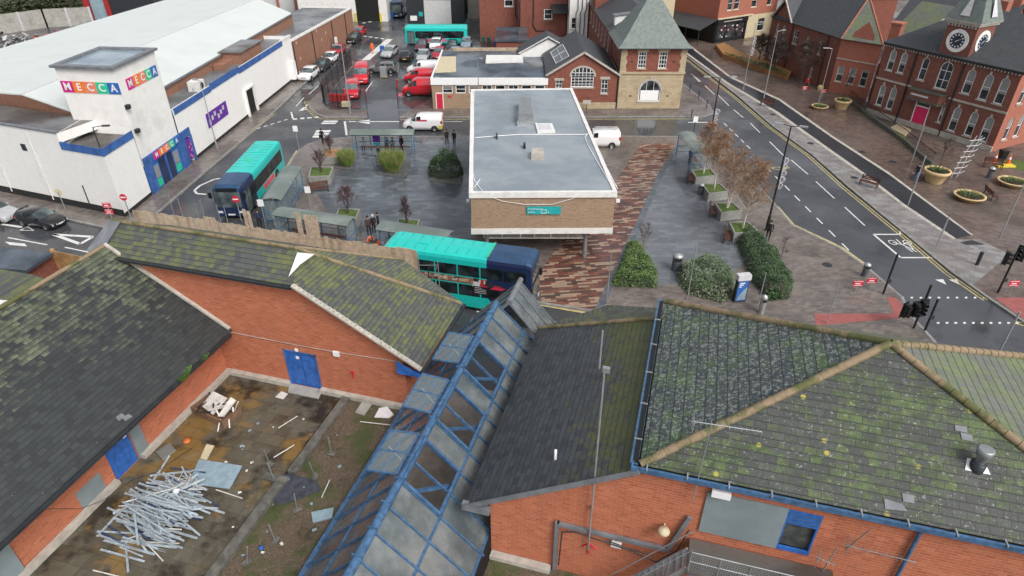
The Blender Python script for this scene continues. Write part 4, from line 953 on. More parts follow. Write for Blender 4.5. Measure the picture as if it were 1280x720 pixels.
# tower
T = [(-38.2,55.45),(-32.98,54.74),(-32.66,61.4),(-37.8,61.9)]
tw = part('tower', 'white_render', MB(True).prism(T, 0, 11.3), BH)
Tf = Fac((*T[0],0), (*T[1],0)); Te = Fac((*T[1],0), (*T[2],0))
m = MB(True); cx, cy = sum(p[0] for p in T)/4, sum(p[1] for p in T)/4
To = [(cx+(x-cx)*1.09, cy+(y-cy)*1.09) for x, y in T]; Ti = [(cx+(x-cx)*.9, cy+(y-cy)*.9) for x, y in T]
for i in range(4):
    j = (i+1) % 4; m.prism([To[i], To[j], Ti[j], Ti[i]], 11.3, 11.5)
part('tower_rim', 'lead', m, BH); part('tower_roof', 'tower_roof', MB(True).prism(Ti, 11.28, 11.34), BH)
def tiles(fac, u0, u1, z0, z1, word='MECCA', y=-.04):
    cols = ['magenta','sig_orange','sig_salmon','sig_green','sig_blue']; w = (u1-u0)/5
    b = MB(True, fac.fr)
    for i in range(5): b.box(u0+w*i, y, z0, u0+w*(i+1)-.01, -.003, z1, i)
    for i, ch in enumerate(word):
        lettering(b, ch, (z1-z0)*.92, fac.fr @ Matrix.Translation((u0+w*(i+.5), y-.012, (z0+z1)/2)), 5, bold=.02)
    b.fr = None
    return b.build('sign', cols+['sign_white'], BH, label='coloured tile sign reading MECCA')
def tilesfix(fac, a, b): 
    u0, z1 = fac.uz(*a); u1, z0 = fac.uz(*b); return u0, u1, z0, z1
u0, u1, z0, z1 = .45, 5.0, 9.0, 10.0
def let_local(b, fr): pass
tiles(Tf, *Tf.uz(75,101)[:1], Tf.uz(149,108)[0], Tf.uz(80,115)[1], Tf.uz(78,101)[1])
tiles(Te, max(.5, Te.uz(158,105)[0]), Te.uz(197,92)[0], Te.uz(163,112)[1], Te.uz(157,99)[1])
# blue parapet bands
m = MB(True, FE.fr); m.box(-.04,-.06,5.55,4.4,0,6.2); m.cut(); m.box(11.6,-.06,5.25,19.5,-.001,5.85); m.box(19.5,-.06,5.35,27,-.001,6.05); m.box(27,-.06,5.2,41.5,-.001,5.86)
m.cut(); m.fr = FS.fr; m.box(21.35,-.06,5.55,26.06,0,6.2); m.fr = None; m.prism([(-37.55,55),(-37.4,55),(-37.4,51.8),(-37.55,51.75)], 5.9, 6.2)
part('blue_parapet', 'blue_fascia', m, BH)
m = MB(True, FE.fr); m.box(41.5,-.05,5.6,45.1,.3,5.9); m.box(11.6,.001,5.7,41.5,.25,5.8); part('coping', 'white_trim', m, BH)
m = MB(True, FS.fr); m.box(0,-.08,6.9,21.4,.25,7.02); part('coping', 'lead', m, BH)
m = MB(True); m.prism([(-37.35,51.95),(-33.25,50.35),(-33.05,54.6),(-37.35,55.3)], 5.6, 5.75); part('flat_roof', 'felt_brown', m, BH, label='small brown flat roof in front of the tower')
m = MB(True, FS.fr); m.box(0,.25,6.7,21.35,4.0,6.85); part('flat_roof', 'felt_brown', m, BH, label='dark wet flat roof left of the tower')
m = MB(True, FE.fr); m.box(11.5,.25,5.2,45,4.2,5.3); part('flat_roof', 'felt_mid', m, BH, label='grey flat roof behind the blue parapet')
m = MB(True, FE.fr); m.box(31,1.2,5.3,37.5,3.6,6.6); m.box(28,2.2,5.3,31,3.4,5.9); part('roof_room', 'brick_brown', m, BH); m = MB(True, FE.fr); m.box(30.8,1.0,6.6,38,3.9,6.7); part('room_roof', 'felt_brown', m, BH)
m = MB(True, FE.fr); m.box(19.2,1.0,5.3,20.6,2.2,6.3); acb = part('air_unit', 'white_trim', m, BH); m = MB(True, FE.fr @ Matrix.Translation((19.9,.98,5.8)) @ Matrix.Rotation(R(90),4,'X')); m.lathe([(.33,0),(.33,.02)],14); part('fan', 'dark_void', m, acb)
for u in (17.2, 22.4): part('roof_rail', 'galv', MB(True, FE.fr).box(u,.6,5.3,u+.05,.65,6.3), BH)
# main white roof
e0, e1, r0, r1, w0, w1 = (-36.1,55.9,6.5), (-34.3,108.0,6.5), (-44.2,58.6,8.15), (-40.3,111.0,8.15), (-63.5,66,7.0), (-57.6,118,7.0)
m = MB(True); m.slab([e0,e1,r1,r0], .12); m.slab([r0,r1,w1,w0], .12); part('main_roof', 'white_roof', m, BH, label='huge shallow pitched white sheet roof')
m = MB(True); m.poly([(*e0[:2],0),e0,r0,w0,(*w0[:2],0)]); m.poly([(*e0[:2],3),(*e1[:2],3),(e1[0],e1[1],6.4),(e0[0],e0[1],6.4)]); m.poly([(*e1[:2],0),(*w1[:2],0),(*w1[:2],7),(r1[0],r1[1],8),(*e1[:2],6.4)]); m.poly([(*w0[:2],0),(*w1[:2],0),(*w1[:2],6.9),(*w0[:2],6.9)])
part('hall_wall', 'brick_brown', m, BH)
m = MB(True); m.bar(r0, r1, .3, .06)
for k in (.33,.66): m.bar([Vector(e0).lerp(Vector(e1),k)[i]+(0,0,.02)[i] for i in range(3)], [Vector(r0).lerp(Vector(r1),k)[i]+(0,0,.02)[i] for i in range(3)], .05, .03)
m.bar(w0, w1, .25, .12); part('roof_seams', 'light_strip', m, BH)
part('eaves_gutter', 'lead', MB(True).bar((e0[0]+.1,e0[1],6.42),(e1[0]+.1,e1[1],6.42),.2,.15), BH)
# entrance
en = part('entrance_front', 'blue_fascia', MB(True, FE.fr).box(4.6,-.12,2.75,13.3,.0,3.5).box(4.6,-.12,0,5.7,.4,2.75).box(10.7,-.1,0,12.0,.3,2.75).box(13.1,-.1,0,13.4,.3,2.75).box(8.0,-.08,0,8.15,.3,2.75), BH, label='blue shop front style entrance')
tiles(FE, 6.2, 10.9, 2.8, 3.45, y=-.16)
m = MB(True, FE.fr); m.poly([(5.7,-.012,0.12),(10.7,-.012,0.12),(10.7,-.012,2.75),(5.7,-.012,2.75)]); part('entrance_doors', 'blue_paint', m, BH)
m = MB(True, FE.fr); m.box(5.85,-.05,1.1,6.6,-.014,2.3); m.cut(); m.box(9.4,-.05,1.1,10.3,-.014,2.3); part('window', 'blinds', m, BH); m = MB(True, FE.fr); m.box(5.85,-.05,.3,6.6,-.014,1.0); m.cut(); m.box(9.4,-.05,.3,10.3,-.014,1.0); m.fr=FE.fr; part('door_panel', 'sig_green', m, BH)
m = MB(True, FE.fr); m.box(12.1,-.05,.5,13.0,.1,2.6); po = part('poster', 'purple', m, BH, label='dark poster beside the entrance')
m = MB(True, FE.fr)
for i, (du, dz) in enumerate(((.2,.8),(.6,1.2),(.3,1.6),(.65,1.8),(.45,.6))): m.lathe([(.12,0),(.12,.01)], 8, c=(0,0,0)) if False else m.cut().box(12.1+du,-.07,dz,12.28+du,-.055,dz+.2)
part('poster_art', 'sig_salmon', m, po)
pu = FE.uz(259,153); pv = FE.uz(284,137)
m = MB(True, FE.fr); m.box(pu[0],-.06,2.0,pv[0],-.01,3.5); po = part('poster', 'purple', m, BH, label='purple banner on the long white wall')
m = MB(True, FE.fr); 
for i in range(6): m.cut(); m.box(pu[0]+.35+i*(pv[0]-pu[0]-.8)/6,-.075,2.3+.25*(i%3),pu[0]+.75+i*(pv[0]-pu[0]-.8)/6,-.062,2.75+.25*(i%3))
part('poster_art', 'light_strip', m, po)
m = MB(True, FE.fr); m.box(27.0,-.25,.1,27.3,0,3.1); m.box(29.6,-.25,.1,29.9,0,3.1); m.box(27.0,-.25,3.1,29.9,0,3.3); part('door_surround', 'white_render', m, BH); part('doorway', 'dark_void', MB(True, FE.fr).poly([(27.3,-.01,.1),(29.6,-.01,.1),(29.6,-.01,3.05),(27.3,-.01,3.05)]), BH)
part('buttress', 'white_render', MB(True, FE.fr).box(42.2,-.8,.5,43.2,-.01,2.9), BH); part('buttress_foot', 'plinth_black', MB(True, FE.fr).box(42.2,-.8,0,43.2,-.04,.49), BH)
for fac, a in ((Te,(157,133)),(Te,(169,163))):
    u, z = fac.uz(*a); part('floodlight', 'dark_metal', MB(True, fac.fr).box(u-.2,-.35,z-.2,u+.2,-.05,z+.15), BH)
u, z = FS.uz(30,184); part('window', 'glass_dark', MB(True, FS.fr).box(u-.3,-.03,z-.3,u+.3,-.01,z+.3), BH)
m = MB(True, FS.fr)
for px in (12, 60): u, z = FS.uz(px, 230); m.tube((u,-.06,.4),(u,-.06,6.6),.05,.05,6)
part('downpipe', 'white_trim', m, BH)
# brick extension
BX = thing('brick_extension', 'long low orange brown brick building joining the white hall beside the parked cars', 'building', (-30.97,94.9,0), math.atan2(26.6, 2.98))
FX = Fac((-30.97,95.05,0), (-27.99,121.42,0))
m = MB(True, FX.fr); wall(m, 0, FX.L, 0, 4.95, [(14.5,15.6,0,2.3)]); m.poly([(FX.L,0,0),(FX.L,9,0),(FX.L,9,4.95),(FX.L,0,4.95)]); part('wall', 'brick_brown', m, BX)
m = MB(True, FX.fr); m.box(-.05,-.1,4.95,FX.L+.1,.3,5.2); m.box(FX.L-.2,.3,4.95,FX.L+.1,9,5.2); part('coping', 'white_trim', m, BX)
part('flat_roof', 'felt_mid', MB(True, FX.fr).box(0,.3,4.75,FX.L-.2,9,4.9), BX); part('door', 'timber_dark', MB(True, FX.fr).box(14.5,.1,.1,15.6,.12,2.3), BX); part('meter_cupboard', 'white_trim', MB(True, FX.fr).box(16.2,-.3,.1,17,-.01,2.2), BX)
m = MB(True, FX.fr)
for u in (.3, 7.6, 16.0, 22.5): m.tube((u,-.08,.1),(u,-.08,4.9),.07,.07,6)
part('downpipe', 'dark_metal', m, BX)
m = MB(True, FX.fr); rnd = random.Random(5)
for u, z in ((1.5,4.3),(2.0,2.0),(9.5,4.4),(11,2.8),(13,3.4)): m.cut(); m.box(u,-.03,z,u+.25,-.01,z+.4)
part('notice', 'cream', m, BX)

part('entrance_recess', 'navy_paint', MB(True, FE.fr).box(6.8,-.04,.15,7.9,-.014,2.6).cut().box(8.3,-.04,.15,9.2,-.014,2.6), BH)
# ---- travel centre -----------------------------------------------------------------
TC = thing('travel_centre', 'flat roofed buff brick travel centre on steel columns in the plaza', 'building', (-3.0, 42.4, .12), 0)
zr = 5.9; q = [G(586,241,zr), G(772,240,zr), G(715.5,110,zr), G(588.5,111.5,zr)]; Q = [(v.x, v.y) for v in q]
ccx, ccy = sum(p[0] for p in Q)/4, sum(p[1] for p in Q)/4
def ins(k): return [(x+(ccx-x)/abs(ccx-x)*k, y+(ccy-y)/abs(ccy-y)*k) for x, y in Q]
part('roof', 'felt_grey', MB(True).prism(ins(.3), 5.5, 5.82), TC)
m = MB(True); I = ins(.3)
for i in range(4): m.prism([Q[i], Q[(i+1)%4], I[(i+1)%4], I[i]], 5.48, 5.9)
part('fascia', 'white_trim', m, TC)
J = ins(.12); K = ins(.35); m = MB(True)
for i in range(4): m.prism([J[i], J[(i+1)%4], K[(i+1)%4], K[i]], 3.0, 5.479)
part('wall', 'brick_buff', m, TC)
part('floor_slab', 'white_trim', MB(True).prism(ins(.06), 2.55, 2.99), TC)
x0, x1 = Q[0][0], Q[1][0]; yf = Q[0][1]
part('shop', 'brick_brown', MB(True).box(x0+1.6, yf+6, .1, x1-1.0, yf+24, 2.54), TC); part('shop_front', 'glass_dark', MB(True).box(x0+1.8, yf+5.9, .3, x1-1.2, yf+5.99, 2.4), TC)
m = MB(True)
for x, y in ((x0+1.15,yf+1.0),(5.55,yf+1.0)): m.cut(); m.tube((x,y,.12),(x,y,2.56),.17,.17,14)
part('column', 'grey_metal', m, TC)
m = MB(True); gx0, gx1 = x0+.95, 5.5
for z in (1.72, 2.5): m.box(gx0, yf+.95, z, gx1, yf+1.05, z+.07)
for k in (0,.18,.36,.5,.66,.83,1): x = gx0+(gx1-gx0)*k; m.box(x-.04, yf+.94, 1.79, x+.04, yf+1.06, 2.5)
gr = part('grille_frame', 'white_trim', m, TC); m = MB(True)
for i in range(7): m.box(gx0, yf+.98, 1.83+i*.095, gx1, yf+1.0, 1.88+i*.095)
part('grille_slats', 'stone', m, gr)
sg0, sg1 = G(659,259,4.5), G(701,266,4.5)
FT = Fac((x0,yf+.12,0), (x1,yf+.12,0)); u0, z1 = FT.uz(658.5,258); u1, z0 = FT.uz(701,267.5)
sg = part('sign', 'sig_teal', MB(True, FT.fr).box(u0,-.05,z0,u1,-.003,z1), TC, label='small teal sign with two lines of white lettering')
m = MB(True); lettering(m, 'Travel Centre', .19, FT.fr @ Matrix.Translation((u0+.08,-.056,z0+(z1-z0)*.70)), align='LEFT'); lettering(m, 'queries', .17, FT.fr @ Matrix.Translation((u0+.08,-.056,z0+(z1-z0)*.3)), align='LEFT')
m.fr = FT.fr; 
for a in ((.0,.0,.42,.03),(.0,.25,.42,.28),(.0,.0,.03,.28),(.39,.0,.42,.28),(.08,-.05,.13,.0),(.29,-.05,.34,.0),(.5,.03,.56,.12)): m.box(u0+1.02+a[0],-.058,z0+.09+a[1],u0+1.02+a[2],-.052,z0+.09+a[3])
part('sign_lettering', 'sign_white', m, sg)
m = MB(True); g_ = lambda x, y: G(x, y, 5.87)
for P_ in ([(603,239),(593,226),(590,210),(592,172),(592,130),(593,112)], [(594,172),(650,168),(734,168)], [(768,238),(745,200),(735,182),(731,171),(738,164)], [(772,236),(758,209),(750,190)], [(593,234),(600,224)]): m.path([g_(*p) for p in P_], .035, 5)
m.path([FT.w(FT.uz(x, y)[0], -.06, FT.uz(x, y)[1]) for x, y in ((606,243),(628,251),(655,255),(690,255),(715,248),(730,241))], .02, 5)
part('cable', 'sign_white', m, TC)
def roofbox(name, px, h, mat, parent=TC, zz=5.83, **k):
    q = [G(x, y, zz) for x, y in px]; return MB(True).prism([(v.x, v.y) for v in q], zz-.01, zz+h).build(name, mat, parent, **k)
roofbox('roof_vent', [(646,158),(671,156),(668,140),(648,140)], .25, 'galv'); roofbox('roof_plant', [(648,155),(666,155),(663,133),(649,133)], .9, 'grey_metal'); roofbox('skylight', [(672,167),(694,166),(690,156),(669,156)], .15, 'white_trim'); roofbox('skylight_glass', [(675,165),(690,165),(687,157.5),(672,157.5)], .18, 'light_strip')
roofbox('roof_vent', [(664,200),(680,200),(679,192),(665,192)], .5, 'stone'); roofbox('vent_pipe', [(654,186),(657,186),(657,183),(654,183)], .35, 'black_paint'); roofbox('vent_pipe', [(620,174),(622,174),(622,171),(620,171)], .35, 'dark_metal')
m = MB(True)
for px, py in ((586,166),(586,212),(583,168),(777,250)): pass
part('wall_lamp', 'sign_white', MB(True).box(x0-.25, yf+.6, 4.9, x0-.02, yf+.8, 5.05).box(x1+.02, yf+.5, 4.9, x1+.3, yf+.7, 5.1), TC)

# ---- low flat-roofed office with red door -----------------------------------------
FO = Fac((541,135.5),(684,135.5)); OF = thing('sorting_office', 'low white fronted office with a red door and dark wet flat roof', 'building', FO.A, FO.rz)
ws = [(u, u+1.25, 2.0, 3.0) for u in [1.35+i*1.62 for i in range(8)]]
m = MB(True, FO.fr); wall(m, 0, FO.L, 0, 3.05, ws+[(.75,1.3,0,1.9)] if False else ws); m.poly([(0,0,0),(0,0,3.05),(0,15,3.05),(0,15,0)]); m.poly([(0,15,0),(0,15,3.8),(FO.L,15,3.8),(FO.L,15,0)])
part('wall', 'brick_buff', m, OF)
part('fascia', 'upvc', MB(True, FO.fr).box(-.05,-.12,3.05,FO.L,.2,3.85).box(-.05,.2,3.05,.15,15,3.85), OF); part('flat_roof', 'felt_dark', MB(True, FO.fr).box(.15,.2,3.5,FO.L,15,3.72), OF)
part('roof_edge', 'timber', MB(True, FO.fr).box(1.5,14.8,3.7,FO.L,15.2,4.1), OF)
for i, w_ in enumerate(ws): window(OF, FO.fr, *w_, bars=(1,2) if i not in (3,5) else (2,1), fw=.09, y=.06, blind=.35 if i in (0,2) else 0)
m = MB(True, FO.fr); m.box(.55,-.04,.1,1.3,-.003,1.95); dd = part('door', 'red_sign', m, OF); m = MB(True, FO.fr); m.box(.45,-.06,.1,.54,0,2.05); m.box(1.31,-.06,.1,1.4,0,2.05); m.box(.45,-.06,1.96,1.4,0,2.08); part('door_frame', 'upvc', m, dd)
rb = [G(x, y, 3.75) for x, y in ((544,91),(570,89.5),(570,71),(548,71))]; part('roof_mat', 'cream', MB(True).prism([(v.x,v.y) for v in rb], 3.7, 3.8), OF)
rb = [G(x, y, 3.75) for x, y in ((607,79),(654,78),(653,71),(608,71))]; sk = part('skylight', 'white_trim', MB(True).prism([(v.x,v.y) for v in rb], 3.7, 4.0), OF)
part('entrance_sign', 'red_sign', MB(True, FO.fr).box(2.0,-.05,1.5,2.4,-.01,1.75), OF)

# ---- gabled red brick hall ----------------------------------------------------------
FH = Fac((684,135.5),(769,135.5)); GH = thing('gabled_hall', 'red brick gabled hall with an arched white window beside the sandstone building', 'building', FH.A, FH.rz)
m = MB(True, FH.fr); hs = [(.95,1.75,2.3,3.55),(6.55,7.35,2.0,3.7),(2.8,5.6,2.75,4.2)]
wall(m, 0, FH.L, .9, 4.2, hs); m.poly([(0,0,4.2),(FH.L,0,4.2),(FH.L,0,4.25),(FH.L/2,0,6.75),(0,0,4.25)]); m.poly([(0,0,0),(0,0,4.2),(0,13,4.2),(0,13,0)]); m.poly([(FH.L,0,0),(FH.L,13,0),(FH.L,13,4.2),(FH.L,0,4.2)])
part('wall', 'brick_red', m, GH)
part('stone_base', 'sandstone', MB(True, FH.fr).box(-.03,-.08,0,FH.L,.1,.9), GH); m = MB(True); gablebox(m, FH.fr, 0, FH.L, 0, 13, 4.3, 6.85); part('roof', 'slate_town', m, GH)
m = MB(True, FH.fr); c = FH.L/2
for s_, e_ in ((-.3,c),(FH.L+.3,c)): m.bar((s_,-.18,4.18),(e_,-.18,6.9),.25,.2)
part('verge', 'stone', m, GH)
window(GH, FH.fr, .95,1.75,2.3,3.55, bars=(2,3), surround='stone', sill='stone'); window(GH, FH.fr, 6.55,7.35,2.0,3.7, bars=(2,3), surround='stone', sill='stone')
window(GH, FH.fr, 2.8,5.6,2.75,4.2, bars=(6,4), arch=False, sill='stone', fw=.1)
# arch over the wide window
m = MB(True, FH.fr); r = 1.4
for i in range(10):
    a, b = math.pi*i/10, math.pi*(i+1)/10
    m.add([(4.2+k*math.cos(q_), yy, 4.05+k*.78*math.sin(q_)) for q_ in (a, b) for k in (r, r+.25) for yy in (-.06, -.005)], [(0,2,6,4),(2,3,7,6),(0,4,5,1)])
part('arch_surround', 'stone', m, GH); m = MB(True, FH.fr); pts = [(4.2+1.38*math.cos(math.pi*i/12), -.01, 4.2+.93*math.sin(math.pi*i/12)) for i in range(13)]
m.poly(pts[::-1]); ah = part('arch_pane', 'glass_dark', m, GH); m = MB(True, FH.fr)
for x in (-.9,-.45,0,.45,.9): m.box(4.2+x-.035,-.05,4.2,4.2+x+.035,-.015,4.2+.9*math.sqrt(max(0,1-(x/1.4)**2)))
m.box(2.85,-.05,4.45,5.55,-.015,4.52); part('arch_bars', 'upvc', m, ah)
q_ = [FH.fr @ Vector(v) for v in ((0,0,4.3),(FH.L/2,0,6.85),(0,13,4.3))]
sk = [RPL(x, y, *q_)+Vector((0,0,.05)) for x, y in ((695,80),(711,71),(703,56),(688,66))]
so_ = part('skylight', 'lead', MB(True).slab(sk, .04), GH); m = MB(True)
for i in range(4): m.bar(sk[i]+Vector((0,0,.03)), sk[(i+1)%4]+Vector((0,0,.03)), .1, .05)
m.bar((sk[0]+sk[3])/2+Vector((0,0,.03)), (sk[1]+sk[2])/2+Vector((0,0,.03)), .08, .05); m.bar((sk[0]+sk[1])/2+Vector((0,0,.03)), (sk[2]+sk[3])/2+Vector((0,0,.03)), .06, .05); part('skylight_frame', 'light_strip', m, so_)
HB = thing('gabled_hall', 'slate roofed gable with white verge behind the dark flat roof', 'building', FH.w(-4,11,0), FH.rz)
m = MB(True); gablebox(m, FH.fr, -3.3, 4.3, 11.5, 16, 4.3, 6.2); part('roof', 'slate_town', m, HB); m = MB(True, FH.fr); m.poly([(-3.3,11.4,0),(4.3,11.4,0),(4.3,11.4,4.3),(.5,11.4,6.2),(-3.3,11.4,4.3)]); m.poly([(-3.3,11.4,0),(-3.3,16,0),(-3.3,16,4.3),(-3.3,11.4,4.3)]); part('wall', 'white_render', m, HB)
m = MB(True, FH.fr); m.bar((-3.5,11.2,4.2),(.5,11.2,6.35),.15,.15); m.bar((4.5,11.2,4.2),(.5,11.2,6.35),.15,.15); part('verge', 'light_strip', m, HB)

# ---- sandstone and brick building with tall slate roof ---------------------------------
FN = Fac((771,135.5),(849,135.5)); SB = thing('corner_building', 'sandstone and red brick building with tall bell shaped slate roof on the corner', 'building', FN.A, FN.rz)
L = FN.L; D = 8.2; zE2 = 7.45
m = MB(True, FN.fr); wall(m, 0, L, .12, 4.35, [(2.55,5.2,1.0,3.6)]); m.poly([(L,0,0),(L,D,0),(L,D,4.35),(L,0,4.35)]); m.poly([(0,0,0),(0,0,4.35),(0,D,4.35),(0,D,0)]); part('ground_floor', 'sandstone', m, SB)
m = MB(True, FN.fr); wn = [(2.05,3.05,5.0,6.95),(4.55,5.55,5.0,6.95)]; wall(m, .62, L-.62, 4.6, zE2, wn); m.poly([(L-.02,.6,4.6),(L-.02,D,4.6),(L-.02,D,zE2),(L-.02,.6,zE2)]); m.poly([(.02,.6,4.6),(.02,.6,zE2),(.02,D,zE2),(.02,D,4.6)]); m.poly([(0,D,0),(0,D,zE2),(L,D,zE2),(L,D,0)]); part('upper_wall', 'brick_red', m, SB)
m = MB(True, FN.fr)
for u in (-.04, L-.62):
    for k in range(6): m.box(u+(0 if u < 1 or k % 2 else -.12), -.05, 4.6+k*.475, u+.66+(.12 if u < 1 and k % 2 == 0 else 0), .62, 4.6+(k+1)*.475-.01)
m.box(-.1,-.14,4.35,L+.1,.62,4.6); m.box(-.05,-.1,zE2-.12,L+.05,.5,zE2+.1); m.box(L-.3,.62,4.35,L+.08,D,4.6); part('quoins', 'sandstone', m, SB)
for w_ in wn: window(SB, FN.fr, *w_, bars=(3,4), surround='sandstone', sill='sandstone', fw=.09)
window(SB, FN.fr, 2.55,5.2,1.0,3.6, bars=(3,1), arch=True, sill='stone', wallm='sandstone', surround='stone', fw=.1); part('window_panel', 'upvc', MB(True, FN.fr).box(2.75,.03,1.15,5.0,.06,2.35), SB)
ea, hh, apx = .55, 5.6, FN.w(L/2, D/2, 13.4)
prof = [(1.0,zE2-.05),(.86,zE2+.55),(.70,zE2+1.5),(.40,zE2+3.5),(.02,zE2+5.9)]
m = MB(True, FN.fr)
hx, hy = L/2+ea, D/2+ea
for (k0, z0), (k1, z1) in zip(prof, prof[1:]):
    c0 = [(L/2+sx*hx*k0, D/2+sy*hy*k0, z0) for sx, sy in ((-1,-1),(1,-1),(1,1),(-1,1))]; c1 = [(L/2+sx*hx*k1, D/2+sy*hy*k1, z1) for sx, sy in ((-1,-1),(1,-1),(1,1),(-1,1))]
    for i in range(4): j = (i+1)%4; m.poly([c0[i], c0[j], c1[j], c1[i]])
c0 = [(L/2+sx*hx, D/2+sy*hy, zE2-.05) for sx, sy in ((-1,-1),(1,-1),(1,1),(-1,1))]; m.poly(c0[::-1]); part('roof', 'slate_green', m, SB)
part('gutter', 'dark_metal', MB(True, FN.fr).box(-ea-.05,-ea-.08,zE2-.12,L+ea+.05,-ea,zE2-.02), SB)
part('wall_vent', 'dark_void', MB(True, FN.fr).box(1.2,-.02,5.7,1.45,.0,5.85).box(6.2,-.02,5.7,6.45,0,5.85).box(1.4,-.02,1.6,1.65,0,1.75).box(6.0,-.02,1.6,6.25,0,1.75), SB)
m = MB(True, FN.fr); m.tube((-.12,-.1,.1),(-.12,-.1,7.3),.07); part('downpipe', 'dark_metal', m, SB)
# long rear wing
RWg = thing('rear_wing', 'dark red brick rear wing with tall white windows behind the sandstone building', 'building', FN.w(-.3,D,0), FN.rz)
FW = Fac(FN.w(-.5,34,0), FN.w(-.1,D+.1,0)); m = MB(True, FW.fr)
wl = []
for i in range(7):
    u = 3.0+i*3.2
    wl += [(u,u+1.0,4.6,6.6)]; 
    if i > 3: wl += [(u,u+1.0,1.3,3.4)]
wall(m, 0, FW.L, 0, 7.4, wl); m.poly([(0,0,0),(0,8,0),(0,8,7.4),(0,0,7.4)]); m.poly([(FW.L,0,0),(FW.L,0,7.4),(FW.L,8,7.4),(FW.L,8,0)]); m.poly([(0,8,0),(FW.L,8,0),(FW.L,8,7.4),(0,8,7.4)]); part('wall', 'brick_red', m, RWg)
for w_ in wl: window(RWg, FW.fr, *w_, bars=(2,3), sill='stone')
m = MB(True, FW.fr); m.slab([(0,-.3,7.35),(FW.L+1,-.3,7.35),(FW.L+1,4,10.0),(0,4,10.0)], .12); m.slab([(0,8.3,7.35),(FW.L+1,8.3,7.35),(FW.L+1,4,10.0),(0,4,10.0)], .12); part('roof', 'slate_town', m, RWg)
m = MB(True, FW.fr); m.box(4.5,-.1,7.4,8.5,3.5,9.8); part('raised_bay', 'brick_red', m, RWg); part('bay_roof', 'slate_town', MB(True, FW.fr).slab([(4.3,-.3,9.8),(8.7,-.3,9.8),(8.7,3.6,10.6),(4.3,3.6,10.6)], .12), RWg)
m = MB(True, FW.fr); m.box(FW.L-3.2,.6,7.6,FW.L-2.2,2.4,9.2); dm = part('dormer', 'white_render', m, RWg); m = MB(True, FW.fr); m.slab([(FW.L-3.4,.4,9.2),(FW.L-2.0,.4,9.2),(FW.L-2.0,3.2,9.5),(FW.L-3.4,3.2,9.5)], .08); part('dormer_roof', 'lead', m, dm)

# ---- brick backs behind -----------------------------------------------------------------
def back(name, label, x0, y0, x1, y1, h, mat, wins=(), roof='felt_dark', wy=None):
    b = thing(name, label, 'building', (x0, y0, 0), 0); f = Fac((x0,y0,0),(x1,y0,0)); m = MB(True, f.fr); wall(m, 0, x1-x0, 0, h, [w[:4] for w in wins])
    m.poly([(0,0,0),(0,0,h),(0,y1-y0,h),(0,y1-y0,0)]); L_ = x1-x0; m.poly([(L_,0,0),(L_,y1-y0,0),(L_,y1-y0,h),(L_,0,h)]); m.poly([(0,y1-y0,0),(0,y1-y0,h),(L_,y1-y0,h),(L_,y1-y0,0)]); part('wall', mat, m, b)
    part('roof', roof, MB(True, f.fr).box(-.2,-.2,h,L_+.2,y1-y0+.2,h+.3), b)
    for w in wins: window(b, f.fr, *w[:4], bars=w[4] if len(w) > 4 else (1,2), fw=.12, sill='stone')
    return b, f
b1, f1 = back('brick_block', 'tall red brick rear block with a drainpipe beside the bus yard', -5.6, 119.5, 1.2, 135, 12, 'brick_red', [(4.3,5.8,5.6,7.6)])
part('downpipe', 'dark_metal', MB(True, f1.fr).path([(6.2,-.1,12),(6.2,-.1,4.2),(6.6,-.1,3.6)], .08), b1)
b2, f2 = back('brick_block', 'broad red brick rear block with one white window and a dark lean-to roof', 1.4, 117.0, 9.2, 135, 12, 'brick_red', [(4.0,5.4,4.0,5.6)])
part('lean_to', 'dark_metal', MB(True, f2.fr).slab([(5.2,-2.2,5.3),(8.2,-2.2,5.3),(8.2,0,6.4),(5.2,0,6.4)], .1), b2); part('downpipe', 'dark_metal', MB(True, f2.fr).path([(2.2,-.1,12),(2.2,-.1,3.0),(2.8,-.1,2.2),(5.2,-.1,2.2)], .08), b2)
b3, f3 = back('rendered_block', 'narrow white rendered rear wall crossed by black pipes', 9.4, 113.0, 12.4, 130, 13, 'white_render', [(.3,1.1,3.2,5.0)])
m = MB(True, f3.fr)
for u in (1.3, 2.0, 2.7): m.path([(u,-.1,13),(u,-.1,6.2),(u-.25,-.1,5.8),(u-.25,-.1,.2)], .06)
part('pipes', 'dark_metal', m, b3)
b4, f4 = back('brick_block', 'blank red brick block between the white rear wall and the tall slate roof', 12.6, 116, 22, 132, 13, 'brick_red')
b5, f5 = back('garden_store', 'low white walled store with dark roof behind the wet flat roof', 3.0, 103.5, 9.0, 108, 2.6, 'white_render')
b5b, f5b = back('yard_wall', 'low dark brick yard wall building beside the wheelie bins', -2.5, 106.5, 2.4, 116, 2.6, 'brick_red')

# ---- bus depot -------------------------------------------------------------------------------
b6, f6 = back('bus_depot', 'white fronted bus depot with a wide dark doorway', -42, 137, -24.6, 160, 8, 'white_trim', roof='felt_mid')
part('doorway', 'dark_void', MB(True, f6.fr).box(11.3,-.04,.02,15.8,-.01,5.6), b6); part('door_post', 'plate_yellow', MB(True, f6.fr).box(10.9,-.3,0,11.25,-.05,1.6).box(15.85,-.3,0,16.2,-.05,1.6), b6)
b7, f7 = back('depot_hall', 'pale ribbed depot hall with red brick piers at the top edge', -75, 146, -42.3, 165, 7, 'roller_white', roof='white_roof')
m = MB(True, f7.fr)
for i in range(9): m.box(i*3.7,-.3,0,i*3.7+.5,-.02,7)
part('brick_pier', 'brick_bright', m, b7)
b8, f8 = back('depot_workshop', 'dark grey depot workshop with a pale roller door under a teal sign', -20.4, 134.6, -9.4, 150, 7, 'dark_metal', roof='felt_dark')
